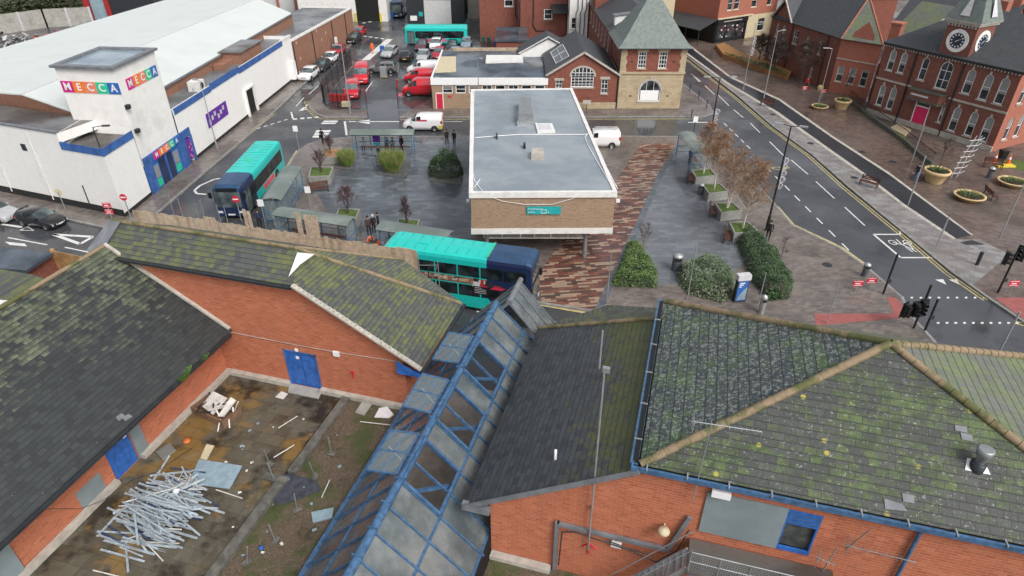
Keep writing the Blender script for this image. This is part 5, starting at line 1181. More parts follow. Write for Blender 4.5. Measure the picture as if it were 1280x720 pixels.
part('roller_door', 'roller_white', MB(True, f8.fr).box(3.4,-.06,0,8.6,-.01,4.3), b8); part('sign', 'sig_teal', MB(True, f8.fr).box(3.2,-.15,4.4,8.8,-.02,5.2), b8); part('notice_board', 'sign_white', MB(True, f8.fr).box(.6,-.08,.6,1.9,-.02,1.5), b8)
part('notice_panel', 'sig_teal', MB(True, f8.fr).box(2.3,-.08,1.4,3.1,-.02,2.2), b8)
b9, f9 = back('depot_shed', 'small grey shed with open front right of the roller door', -8.8, 140, -4, 150, 5, 'concrete')

# ---- right: shop with canopy ----------------------------------------------------------------
FP = Fac((892,54),(964,42)); SH = thing('corner_shop', 'black fronted corner shop under bright red brick upper floors', 'building', FP.A, FP.rz)
Lp = FP.L; hs = [(2.0,3.2,5.2,7.4),(3.6,4.8,5.2,7.4),(8.0,9.3,5.2,7.4),(12.0,13.2,5.2,7.4),(10.6,12.4,1.0,3.1)]
m = MB(True, FP.fr); wall(m, 0, Lp, 3.9, 9.5, hs[:4]); m.poly([(0,0,3.9),(0,0,9.5),(0,14,9.5),(0,14,3.9)]); m.poly([(Lp,0,0),(Lp,12,0),(Lp,12,9.5),(Lp,0,9.5)]); part('upper_wall', 'brick_bright', m, SH)
m = MB(True, FP.fr); wall(m, 8.4, Lp, 0, 3.9, [hs[4]]); part('ground_floor', 'cream', m, SH)
for w_ in hs: window(SH, FP.fr, *w_, bars=(1,2), surround='cream', sill='cream')
m = MB(True, FP.fr); m.box(0,-.2,3.1,7.6,0,3.9); m.box(0,-.1,0,.5,.2,3.1); m.box(7.1,-.1,0,7.6,.2,3.1); m.box(0,-.1,0,7.6,.2,.7); m.box(2.4,-.08,.7,2.6,.2,3.1); m.box(-.2,0,0,0,9,3.9); sf = part('shop_front', 'black_paint', m, SH)
part('shop_window', 'glass_dark', MB(True, FP.fr).box(.5,.05,.7,7.1,.1,3.1), sf)
m = MB(True, FP.fr); rnd = random.Random(3)
for i in range(26): u, z = rnd.uniform(.7,6.8), rnd.uniform(.75,2.6); m.box(u,.01,z,u+rnd.uniform(.1,.4),.045,z+rnd.uniform(.1,.3), rnd.choice([0,0,1]))
m.build('window_display', ['light_strip','cloth_red'], sf); part('shop_sign', 'stone', MB(True, FP.fr).box(1.5,-.23,3.4,6.0,-.21,3.55), sf)
m = MB(True, FP.fr); m.box(0,-.3,3.92,8.6,0,4.1); m.box(7.6,-.1,0,8.4,.2,3.9); part('cornice', 'cream', m, SH)
m = MB(True, FP.fr); m.slab([(-.3,-.2,4.0),(-.3,16,4.0),(-4.2,16,2.7),(-4.2,-.2,2.7)], .12); cn = part('canopy', 'slate_town', m, SH); m = MB(True, FP.fr)
for i in range(6): m.tube((-4.0,.0+i*3,0.1),(-4.0,i*3,2.7),.07)
part('canopy_post', 'dark_metal', m, cn); part('side_shop', 'stone', MB(True, FP.fr).box(-.25,9,0,-.01,20,3.9), SH); part('side_window', 'glass_dark', MB(True, FP.fr).box(-.35,10,.8,-.28,19,2.8), SH)
b10, f10 = back('stone_terrace', 'pale stone terrace behind the canopied shop at the top edge', 27, 136, 38, 150, 10, 'block_grey', [(1.5,2.7,4.5,6.4),(4.5,5.7,4.5,6.4)])
b11, f11 = back('cream_building', 'cream building just behind the tall slate roof at the top edge', 22.3, 118, 27.5, 130, 8, 'cream', [(2.0,3.2,4.5,6.0)])
# ---- dark red brick school-like building ----------------------------------------------------
FR = Fac((956,80),(1035,114)); FQ = Fac((1035,114),(1082,124))
RB = thing('brick_house', 'dark red brick building with a bright end wall and slate roofs beside the shop', 'building', FR.A, FR.rz)
def wins(fac, L_): return [fac.rect(a, b) for a, b in L_]
wr = [(1.0,1.6,4.4,6.2),(2.6,3.2,4.4,6.2),(5.4,6.4,4.3,6.1),(8.4,8.9,4.4,5.9),(11.2,11.8,4.1,5.9),(0.6,1.3,1.2,3.2),(2.3,3.0,1.2,3.2),(10.6,11.2,1.0,2.8)]
m = MB(True, FR.fr); wall(m, -.5, FR.L, 0, 7.0, wr); m.poly([(-.5,0,0),(-.5,0,7),(-.5,9,7),(-.5,9,0)]); m.poly([(.2,-.02,7.0),(4.4,-.02,7.0),(2.3,-.02,9.4)]); part('wall', 'brick_town', m, RB)
for w_ in wr: window(RB, FR.fr, *w_, bars=(2,2), sill='stone')
wq = [FQ.rect(a, b) for a, b in (((1044,81),(1050,100)),((1059,80),(1066,98)),((1072,79),(1078,99)))]
wq = [(.5,1.35,1.6,3.6),(2.05,2.9,1.6,3.6),(3.6,4.45,1.6,3.6)]
m = MB(True, FQ.fr); wall(m, 0, 5.1, 0, 7.0, wq); m.poly([(1.2,0,7.0),(4.0,0,7.0),(3.9,0,7.8),(2.8,0,9.3),(1.4,0,7.9)]); part('wall', 'brick_bright', m, RB, label='bright orange red brick end wall with three white windows')
m = MB(True, FQ.fr); wall(m, 5.1, 7.3, 0, 4.6, y=.5); part('annexe', 'brick_red', m, RB)
for i, w_ in enumerate(wq): window(RB, FQ.fr, *w_, bars=(1,2), sill='stone', blind=.6 if i < 2 else .15)
m = MB(True, FQ.fr); m.box(-.1,-.12,6.85,5.2,.1,7.05); m.box(0,-.05,4.4,5.1,-.003,4.55); part('stone_band', 'stone', m, RB)
# roofs: main slope along FR, hipped over the end
def f2w(f, pts): return [f.fr @ Vector(p) for p in pts]
c0 = FR.fr @ Vector((FR.L+.3,-.35,6.95)); c1 = FR.fr @ Vector((-.6,-.35,6.95)); rr0 = FR.fr @ Vector((FR.L-2.2,4.4,11.4)); rr1 = FR.fr @ Vector((-.6,4.4,11.4)); cq = FQ.fr @ Vector((5.3,-.3,6.95)); bk0 = FR.fr @ Vector((-.6,9.2,6.95))
part('roof', 'slate_town', MB(True).slab([c0,c1,rr1,rr0], .12), RB, label='dark slate roof with red hip tiles'); part('roof', 'slate_pale', MB(True).slab([c0,rr0,cq], .12), RB); part('roof', 'slate_town', MB(True).slab([cq,rr0,rr1,bk0], .12), RB)
m = MB(True); ridge(m, c0, rr0, .3, .2); ridge(m, cq, rr0, .3, .2); ridge(m, rr0, rr1, .3, .2); part('hip_tiles', 'brick_bright', m, RB)
m = MB(True, FR.fr); m.slab([(-.2,-.3,6.8),(2.3,-.3,9.6),(2.3,4,9.6),(-.2,2,6.8)], .1); m.slab([(4.8,-.3,6.8),(2.3,-.3,9.6),(2.3,4,9.6),(4.8,2,6.8)], .1); part('cross_gable_roof', 'slate_town', m, RB); m = MB(True, FR.fr); m.bar((4.8,-.35,6.9),(2.3,-.35,9.7),.2,.15); m.bar((-.2,-.35,6.9),(2.3,-.35,9.7),.2,.15); part('verge', 'stone', m, RB)
m = MB(True, FQ.fr); m.box(5.0,1.2,0,6.2,2.6,9.2); m.box(4.9,1.1,9.2,6.3,2.7,9.4); part('chimney', 'brick_bright', m, RB)
m = MB(True, FR.fr)
for w_ in (4.9, 12.8): m.tube((w_,-.08,.1),(w_,-.08,6.8),.06)
part('downpipe', 'dark_metal', m, RB)
# ---- town hall with clock tower ------------------------------------------------------------
FH1 = Fac((1083,141),(1238,190)); FH2 = Fac(FH1.B, FH1.w(FH1.L+.0,0,0)+(-FH1.n)*14)
TH = thing('town_hall', 'red brick town hall with arched windows, pink door and square clock tower', 'building', FH1.A, FH1.rz)
L = FH1.L
A_ = lambda *c: c
up = [(.75,1.55,5.5,7.75),(2.15,2.95,5.5,7.75),(4.75,5.55,5.3,7.75),(6.9,8.3,4.9,7.8),(9.85,10.75,5.1,7.6),(11.7,12.6,4.9,7.5),(13.3,14.2,4.9,7.5)]
lo = [(.75,1.55,1.4,3.8),(2.15,2.95,1.3,3.8),(8.5,8.9,1.5,3.4),(9.85,10.7,1.0,3.6),(11.7,12.55,1.0,3.6),(13.3,14.2,.9,3.5)]
m = MB(True, FH1.fr); wall(m, 0, L, 0, 8.2, up+lo+[(5.6,7.3,.12,3.1)]); 
f2 = Fac(FH1.B, FH1.B-FH1.n*14); side = [(1.2,2.1,1.2,3.6),(3.2,4.1,1.2,3.6),(1.2,2.1,5.0,7.4),(3.2,4.1,5.0,7.4),(6,7,1.2,3.6),(6,7,5,7.4)]
part('wall', 'brick_town', m, TH); m = MB(True, f2.fr); wall(m, 0, 14, 0, 8.2, side); part('wall', 'brick_bright', m, TH, label='brighter brick side wall at the right edge')
m = MB(True, FH1.fr); m.poly([(0,0,0),(0,0,8.2),(0,14,8.2),(0,14,0)]); m.poly([(0,14,0),(0,14,8.2),(L,14,8.2),(L,14,0)]); part('wall', 'brick_town', m, TH)
for i, w_ in enumerate(up+lo): window(TH, FH1.fr, *w_, bars=(2,3) if i == 3 else (1,2), arch=True, wallm='brick_town', sill='stone', surround='stone' if False else None, pm='glass_dark', fw=.09, blind=0 if i in (2,3) else .62)
for w_ in side: window(TH, f2.fr, *w_, bars=(1,2), arch=True, wallm='brick_bright', sill='stone', fw=.09, blind=.5)
m = MB(True, FH1.fr)
for w_ in up+lo:
    m.cut(); c = (w_[0]+w_[1])/2; m.box(c-.1,-.1,w_[3]-.05,c+.1,-.003,w_[3]+.3)
m.cut(); m.box(-.05,-.1,4.3,5.0,-.003,4.5); m.cut(); m.box(8.9,-.1,4.15,L+.08,-.003,4.35); m.cut(); m.box(-.05,-.14,.0,L+.05,-.004,.7); part('stone_dressing', 'stone', m, TH)
m = MB(True, FH1.fr); m.box(-.2,-.35,8.2,L+.3,.2,8.42); part('gutter', 'black_paint', m, TH); m = MB(True, FH1.fr)
for i in range(44): m.box(.1+i*.34,-.22,7.98,.24+i*.34,-.003,8.2)
part('dentils', 'stone', m, TH)
m = MB(True, FH1.fr)
for u in (3.95, 9.3): m.tube((u,-.12,.1),(u,-.12,8.1),.08)
part('downpipe', 'black_paint', m, TH)
dr = part('front_door', 'pink_door', MB(True, FH1.fr).box(5.68,.05,.15,7.22,.1,2.55), TH, label='bright pink double front door'); part('door_frame', 'upvc', MB(True, FH1.fr).box(5.6,-.03,.12,5.68,.08,3.1).box(7.22,-.03,.12,7.3,.08,3.1).box(5.6,-.03,2.55,7.3,.08,2.68), dr); part('fanlight', 'glass_dark', MB(True, FH1.fr).box(5.68,.05,2.68,7.22,.08,3.1), dr)
m = MB(True, FH1.fr); m.prism([(4.6,0),(4.9,-.9),(8.4,-.9),(8.75,0)], 3.5, 4.4); part('balcony', 'brick_town', m, TH); m = MB(True, FH1.fr); m.prism([(4.5,-.02),(4.8,-1.05),(8.5,-1.05),(8.85,-.02)], 3.3, 3.5); m.prism([(4.5,-.02),(4.8,-1.05),(8.5,-1.05),(8.85,-.02)], 4.4, 4.5); part('balcony_ledge', 'slate_mid', m, TH); part('balcony_sign', 'light_strip', MB(True, FH1.fr).box(5.2,-.96,3.85,7.2,-.91,4.05), TH)
# roof
zt = 8.42; zr = 12.4
m = MB(True, FH1.fr); m.slab([(-.3,-.3,zt),(L+.3,-.3,zt),(L-5,6.8,zr),(5,6.8,zr)], .15); m.slab([(L+.3,-.3,zt),(L+.3,14.3,zt),(L-5,6.8,zr)], .15); m.slab([(-.3,-.3,zt),(-.3,14.3,zt),(5,6.8,zr)], .15); m.slab([(-.3,14.3,zt),(L+.3,14.3,zt),(L-5,6.8,zr),(5,6.8,zr)], .15); part('roof', 'slate_town', m, TH)
# clock tower
ta, tb = FH1.uz(1173,70)[0]-.1, 9.1
tx0, tx1 = 6.1, 9.3
m = MB(True, FH1.fr); m.box(tx0,-.02,8.43,tx1,3.2,11.6); tw = part('clock_tower', 'brick_town', m, TH)
m = MB(True, FH1.fr); m.box(tx0-.15,-.2,11.6,tx1+.15,3.4,11.85); m.box(tx0-.3,-.35,11.85,tx1+.3,3.55,12.0)
for i in range(9): m.box(tx0+.1+i*.35,-.14,11.35,tx0+.28+i*.35,-.03,11.6)
part('tower_cornice', 'stone', m, tw)
cx_, cy_ = (tx0+tx1)/2, 1.6
m = MB(True, FH1.fr)
pr_ = [(1.95,12.0),(1.2,14.0),(.9,16.2)]
for (k0,z0),(k1,z1) in zip(pr_, pr_[1:]):
    a = [(cx_+sx*k0, cy_+sy*k0, z0) for sx, sy in ((-1,-1),(1,-1),(1,1),(-1,1))]; b = [(cx_+sx*k1, cy_+sy*k1, z1) for sx, sy in ((-1,-1),(1,-1),(1,1),(-1,1))]
    for i in range(4): j = (i+1)%4; m.poly([a[i],a[j],b[j],b[i]])
m.poly([(cx_-.9,cy_-.9,16.2),(cx_+.9,cy_-.9,16.2),(cx_+.9,cy_+.9,16.2),(cx_-.9,cy_+.9,16.2)]); part('tower_roof', 'slate_green', m, tw)
m = MB(True, FH1.fr)
for s_ in (0, 1):
    for sx in (-1,1): pass
m.poly([(cx_-.5,cy_-1.93,12.5),(cx_+.5,cy_-1.93,12.5),(cx_+.05,cy_-1.3,14.6),(cx_-.05,cy_-1.3,14.6)]); m.poly([(cx_+1.93,cy_-.5,12.5),(cx_+1.93,cy_+.5,12.5),(cx_+1.3,cy_+.05,14.6),(cx_+1.3,cy_-.05,14.6)]); part('louvre', 'light_strip', m, tw)
def clock(fr, lbl):
    b = MB(True, fr); n = 32
    def disc(r0, r1, y, mi):
        vs = [(r*math.cos(2*math.pi*i/n), y, r*math.sin(2*math.pi*i/n)) for i in range(n) for r in (r0, r1)]
        b.add(vs, [(2*i, 2*((i+1)%n), 2*((i+1)%n)+1, 2*i+1)[::-1] for i in range(n)], mi)
    vs = [(1.15*math.cos(2*math.pi*i/n), yy, 1.15*math.sin(2*math.pi*i/n)) for i in range(n) for yy in (-.08, 0)]; b.add(vs, [(2*i,2*i+1,2*((i+1)%n)+1,2*((i+1)%n)) for i in range(n)], 0)
    disc(.001, 1.15, -.08, 0); disc(.001, .78, -.088, 1); 
    for i in range(12):
        a = 2*math.pi*i/12; c, s_ = math.cos(a), math.sin(a); b.add([(c*.5-s_*.05,-.095,s_*.5+c*.05),(c*.7-s_*.06,-.095,s_*.7+c*.06),(c*.7+s_*.06,-.095,s_*.7-c*.06),(c*.5+s_*.05,-.095,s_*.5-c*.05)], [(0,1,2,3)], 0)
    for a, l, w in ((R(215),.36,.05),(R(30),.5,.035)):
        c, s_ = math.cos(a), math.sin(a); b.add([(-s_*w,-.1,c*w),(c*l,-.1,s_*l),(s_*w,-.1,-c*w),(-c*.1,-.1,-s_*.1)], [(0,1,2,3)], 0)
    return b.build('clock_face', ['clock_white','clock_navy'], tw, label=lbl)
clock(FH1.fr @ Matrix.Translation((cx_,-.03,10.0)), 'large white clock face with navy dial facing the road')
fts = frame_at(FH1.w(tx1+.01,1.6,10.0), -FH1.n, FH1.d); clock(fts, 'clock face on the right side of the tower')
# houses behind at top right
def house(label, x, y, rz, L_, D_, h, r, wm2, rm, ch=True):
    b = thing('house', label, 'house', (x, y, 0), rz); m = MB(); m.box(0,0,0,L_,D_,h); m.add([(0,0,h),(0,D_,h),(0,D_/2,h+r)], [(0,2,1)]); m.add([(L_,0,h),(L_,D_,h),(L_,D_/2,h+r)], [(0,1,2)]); m.build('wall', wm2, b)
    m = MB(); m.slab([(-.3,-.3,h),(L_+.3,-.3,h),(L_+.3,D_/2,h+r+.1),(-.3,D_/2,h+r+.1)], .12); m.slab([(-.3,D_+.3,h),(L_+.3,D_+.3,h),(L_+.3,D_/2,h+r+.1),(-.3,D_/2,h+r+.1)], .12); m.build('roof', rm, b)
    if ch: m = MB(); m.box(L_-1.2,D_/2-.5,h,L_-.2,D_/2+.5,h+r+1.6); m.build('chimney', 'brick_bright', b)
    m = MB(); m.slab([(L_*.4,1.2,h+.1+r*1.2/(D_/2)+.12),(L_*.4+.9,1.2,h+.1+r*1.2/(D_/2)+.12),(L_*.4+.9,2.6,h+.1+r*2.6/(D_/2)+.15),(L_*.4,2.6,h+.1+r*2.6/(D_/2)+.15)], .06); m.build('roof_window', 'light_strip', b)
    return b
hp = G(1098,44,6.5)
house('grey slate roofed house with a roof window between the brick building and town hall', 52, 93, FH1.rz, 11, 9, 6.5, 3.6, 'brick_town', 'slate_pale')
house('slate roofed house at the top right behind the clock tower', 66, 84, FH1.rz, 14, 9, 6.5, 3.6, 'brick_red', 'slate_town')
house('slate roofed house beyond the gap left of the clock tower at the top edge', 58, 104, FH1.rz+.2, 14, 9, 6, 3.6, 'brick_red', 'slate_town')
house('far slate roofed house at the top edge above the brick house', 50, 118, .1, 16, 9, 7, 3.6, 'brick_red', 'slate_town')
plain('advert_red', (.20,.07,.05), .5, var=.5, sc_=2)
plain('roof_seam', (.01,.36,.32), .5)
# ============================================================ VEHICLES
def wheel(parent, x, y, r, w, side):
    m = MB(); fr = Matrix.Translation((x, y, r)) @ Matrix.Rotation(R(90)*(-1 if side > 0 else 1), 4, 'X'); m.fr = fr
    m.lathe([(r*.55,-w/2),(r*.93,-w/2),(r,-w/2+.03),(r,w/2-.03),(r*.93,w/2),(r*.6,w/2)], 18, cap=False)
    o = m.build('wheel', 'tyre', parent)
    m = MB(); m.fr = fr; m.lathe([(.01,w/2-.05),(r*.2,w/2-.03),(r*.58,w/2-.01),(r*.62,w/2)], 14, cap=False)
    for i in range(5):
        a = 2*math.pi*i/5; m.box(-.001,-.001,0,.001,.001,.001) if False else None
    m.build('rim', 'rim', o); return o
def car(label, paint, loc, rz, kind='hatch', group=None, name='parked_car', cat='car', plate='plate_white', L=None):
    K = dict(
     hatch=dict(L=4.1,w=.87,st=[(2.05,.42,.6,.62,.62),(1.95,.30,.72,.74,.8),(1.2,.26,.86,.88,.86),(.85,.26,.92,.94,.86),(.15,.25,.96,1.42,.87),(-.5,.25,.98,1.50,.87),(-1.35,.26,.99,1.44,.86),(-1.9,.30,.95,1.06,.82),(-2.05,.42,.85,.90,.68)],wh=(1.3,-1.25),r=.31),
     estate=dict(L=4.6,w=.9,st=[(2.3,.42,.58,.60,.60),(2.2,.28,.70,.72,.8),(1.35,.24,.86,.88,.89),(.95,.24,.90,.92,.9),(.15,.24,.94,1.38,.9),(-.6,.24,.96,1.46,.9),(-1.8,.26,.97,1.40,.88),(-2.2,.30,.93,1.02,.84),(-2.3,.42,.8,.86,.72)],wh=(1.42,-1.38),r=.33),
     suv=dict(L=4.3,w=.92,st=[(2.15,.48,.72,.74,.66),(2.05,.34,.86,.88,.84),(1.3,.30,.99,1.01,.9),(1.0,.30,1.03,1.05,.92),(.3,.30,1.07,1.54,.92),(-.5,.30,1.09,1.62,.92),(-1.6,.32,1.10,1.54,.9),(-2.02,.36,1.05,1.15,.86),(-2.15,.48,.9,.95,.74)],wh=(1.35,-1.3),r=.35),
     van=dict(L=4.5,w=.9,st=[(2.25,.45,.75,.77,.66),(2.15,.32,.90,.92,.84),(1.6,.28,1.08,1.10,.9),(1.3,.28,1.14,1.17,.9),(.65,.28,1.18,1.74,.9),(.1,.28,1.2,1.84,.9),(-2.0,.28,1.2,1.84,.9),(-2.2,.32,1.18,1.78,.88),(-2.25,.40,1.1,1.70,.86)],wh=(1.45,-1.4),r=.33),
     bigvan=dict(L=5.2,w=.97,st=[(2.6,.5,.8,.82,.7),(2.5,.34,1.0,1.02,.88),(2.0,.30,1.2,1.22,.95),(1.75,.30,1.28,1.30,.96),(1.05,.30,1.32,2.05,.97),(.5,.30,1.34,2.22,.97),(-2.3,.30,1.34,2.22,.97),(-2.55,.34,1.3,2.18,.95),(-2.6,.42,1.2,2.1,.93)],wh=(1.65,-1.55),r=.36))[kind]
    st = K['st']; van = 'van' in kind
    t = thing(name, label, cat, loc, rz, group)
    rings = []
    for x, zb, zs, zt, w in st:
        cab = zt-zs > .25; wr = w*(.80 if cab and not van else (.90 if cab else .93)); hb = (zs-zb)
        half = [(w*.94, zb-.06), (w, zb+hb*.3), (w*1.0, zb+hb*.75), (w*.965, zs), (wr, zt-.05 if cab else zt-.01), (wr*.82, zt+.015), (0, zt+.04)]
        rings.append([(x, y, z) for y, z in half]+[(x, -y, z) for y, z in half[-2::-1]])
    nr = len(rings[0]); b = MB(); vs = [p for r_ in rings for p in r_]; fs = []; gl = {'windscreen': [], 'rear_window': [], 'side_window': []}
    def cabq(i): return st[i][3]-st[i][2] > .25
    for i in range(len(st)-1):
        for j in range(nr-1):
            f = (i*nr+j, i*nr+j+1, (i+1)*nr+j+1, (i+1)*nr+j)
            side = j in (3, nr-1-4); topj = j in (4,5,6,7)
            if side and (cabq(i) or cabq(i+1)) and (not van or st[i][0] > .3 and st[i+1][0] > -.3): gl['side_window'].append(f)
            elif topj and cabq(i+1) and not cabq(i): gl['windscreen'].append(f)
            elif topj and cabq(i) and not cabq(i+1) and not van: gl['rear_window'].append(f)
            fs.append(f)
    fs.append(tuple(range(nr-1,-1,-1))); fs.append(tuple((len(st)-1)*nr+k for k in range(nr)))
    fs += [(i*nr, (i+1)*nr, (i+1)*nr+nr-1, i*nr+nr-1) for i in range(len(st)-1)]
    b.add(vs, fs, 0, True); bo = b.build('body', paint, t); bo.data.polygons[0].use_smooth = True
    for nm, ff in gl.items():
        if not ff: continue
        parts_ = [ff] if nm != 'side_window' else [[f for f in ff if vs[f[0]][1] > 0], [f for f in ff if vs[f[0]][1] < 0]]
        for grp in parts_:
            m = MB()
            for f in grp:
                p = [Vector(vs[k]) for k in f]; c = sum(p, Vector())/4; n = (p[1]-p[0]).cross(p[3]-p[0]); 
                if n.length < 1e-6: n = (p[2]-p[1]).cross(p[3]-p[1])
                n.normalize(); 
                if n.dot(c-Vector((c.x*.9,0,.8))) < 0: n = -n
                k = .90 if nm == 'side_window' else 1.0
                m.poly([c+(q-c)*k+n*.012 for q in p])
            m.build(nm, 'glass_screen' if nm == 'windscreen' else 'glass_dark', t)
    w = K['w']; r = K['r']
    m = MB(); m.box(st[-1][0]+.3,-w*.8,.14,st[0][0]-.35,w*.8,.3); m.build('underbody', 'rubber', t)
    for x in K['wh']:
        for s in (1, -1):
            wheel(t, x, s*(w-.065), r, .21, s)
            m = MB(); m.fr = Matrix.Translation((x, s*(w-.03), r)) @ Matrix.Rotation(R(90)*(-s), 4, 'X'); m.lathe([(.0,0),(r*1.2,0),(r*1.2,.034)], 18); m.build('wheel_arch', 'rubber', t)
    f0, b0 = st[1], st[-2]
    for s in (1, -1):
        z = f0[2]-.12; y = s*f0[4]*.74
        m = MB(); m.add([(st[0][0]-.02,s*st[0][4]*.62,z-.08),(f0[0]-.0,s*f0[4]*.97,z-.06),(f0[0]-.12,s*f0[4]*1.01,z+.09),(st[0][0]-.03,s*st[0][4]*.66,z+.03),(st[0][0]+.02,s*st[0][4]*.6,z-.1),(f0[0]+.05,s*f0[4]*.98,z-.08),(f0[0]-.02,s*f0[4]*1.0,z+.1),(st[0][0]+.01,s*st[0][4]*.62,z+.02)], [(4,5,6,7),(0,3,2,1),(3,7,6,2),(0,1,5,4),(1,2,6,5),(0,4,7,3)]); m.build('headlight', 'headlamp', t)
        z = b0[2]-.1; h = .35 if van or kind == 'suv' else .14; m = MB(); m.box(b0[0]-.1, min(s*b0[4]*.8,s*b0[4]*1.01), z-h*.5, b0[0]+.1, max(s*b0[4]*.8,s*b0[4]*1.01), z+h*.5); m.build('tail_light', 'tail_red', t)
        m = MB(); x = [q for i, q in enumerate(st) if cabq(i)][0][0]+.45; y0, y1 = sorted((s*w, s*(w+.17))); m.box(x-.06,y0,st[3][2]-.02,x+.06,y1,st[3][2]+.12); m.build('door_mirror', paint, t)
    m = MB(); m.box(st[0][0]-.01,-.26,st[0][1]+.02,st[0][0]+.02,.26,st[0][1]+.13); m.build('number_plate', plate, t); m = MB(); m.box(st[-1][0]-.02,-.26,st[-1][1]+.1,st[-1][0]+.01,.26,st[-1][1]+.21); m.build('number_plate', 'plate_yellow', t)
    m = MB(); m.box(st[0][0]-.03,-st[0][4]*.55,st[0][2]-.13,st[0][0]+.012,st[0][4]*.55,st[0][2]-.02); m.build('grille', 'black_paint', t)
    return t
def at_px(x, y, z=.0): v = G(x, y, z); return (v.x, v.y, 0.0)
def cg(x, y, z=.6): v = G(x, y, z); return (v.x, v.y, 0.0)
hL = ang(G(10,297,0), G(59,306,0))
car('black estate car parked beside the white hall at the left edge', 'car_black', cg(51,272.5), hL, 'estate').scale = (.9,.92,.94)
car('silver car cut off by the left edge behind the black estate', 'car_silver', cg(-9,264), hL, 'estate')
hB = ang(FX.B, FX.A)
rowg = 'cars parked along the brick extension'
car('white hatchback nearest the white hall in the row along the brick wall', 'car_white', cg(386,92,.7), hB+.0, 'suv', rowg)
car('dark grey car between the two white cars along the brick wall', 'car_dark', cg(402,82), hB, 'hatch', rowg)
car('white car with dark windows just behind the dark grey one along the brick wall', 'car_white', cg(412,72,.7), hB, 'hatch', rowg)
car('red hatchback parked behind the second white car along the brick wall', 'car_red', cg(422,63), hB, 'hatch', rowg)
car('black car parked alone farther up the brick wall', 'car_black', cg(442,48), hB, 'estate', rowg)
car('red car at the far end of the brick wall', 'car_mail', cg(449,40), hB, 'hatch', rowg)
pk = 'cars in the yard behind the office'
S_ = R(-92)
car('pale silver car facing the camera at the left of the yard', 'car_silver', cg(487,64,.7), S_-.12, 'estate', pk)
car('black car facing away beside the pale silver one', 'car_black', cg(508,69,.7), R(88), 'hatch', pk)
car('silver grey car in the front row of the yard centre', 'car_silver', cg(529,69,.7), S_, 'hatch', pk)
car('maroon car behind the silver grey one', 'car_maroon', cg(527,56,.7), S_, 'hatch', pk)
car('red car in the front row of the yard beside the office', 'car_red', cg(549,66,.7), S_, 'hatch', pk)
car('white car half hidden behind the red yard car', 'car_white', cg(545,55,.7), S_, 'suv', pk)
car('dark car in the back row near the office roof', 'car_dark', cg(565,57,.7), S_, 'hatch', pk)
car('grey blue car with pale windscreen half behind the office roof', 'car_blue', cg(569,66,.7), S_, 'hatch', pk)
car('pale blue car at the right end behind the teal yard bus', 'car_blue', cg(583,53,.7), S_, 'hatch', pk)
car('silver car parked sideways behind the fence of the van yard', 'car_grey', cg(477,84,.7), R(185), 'estate', pk)
mv = 'red mail vans in the fenced yard'
car('red mail van parked farther back on the left of the yard gate', 'car_mail', cg(452,92,1.0), R(-82), 'bigvan', mv, 'mail_van', 'van')
car('red mail van nearer the fence on the left of the yard gate', 'car_mail', cg(440,110,1.0), R(-82), 'van', mv, 'mail_van', 'van')
car('red mail van nearest the office wall on the right of the gate', 'car_mail', cg(527,109,1.0), R(180), 'bigvan', mv, 'mail_van', 'van')
car('red and yellow mail van behind the nearest one on the right', 'car_mail', cg(525,94,.9), R(180), 'van', mv, 'mail_van', 'van')
car('white van behind the red mail vans by the office', 'car_white', cg(528,84,.9), R(180), 'van', None, 'white_van', 'van')
wv = car('small white van driving left along the cross street', 'car_white', cg(529,153,.8), R(178), 'van', None, 'white_van', 'van')
m = MB(); m.box(-2.27,.4,.35,-1.9,.92,.75); m.build('chevron_panel', 'plate_yellow', wv); m = MB(); m.box(-.6,.915,1.25,.5,.925,1.4); m.build('lettering', 'red_sign', wv)
lv = car('white van with a roof ladder behind the travel centre', 'car_white', cg(748,170,1.1), R(180), 'van', None, 'white_van', 'van')
m = MB(); m.tube((-2,-.35,2.0),(.4,-.35,2.0),.03); m.tube((-2,.35,2.0),(.4,.35,2.0),.03)
for i in range(9): m.tube((-1.9+i*.28,-.35,2.0),(-1.9+i*.28,.35,2.0),.02)
m.build('roof_ladder', 'galv', lv)

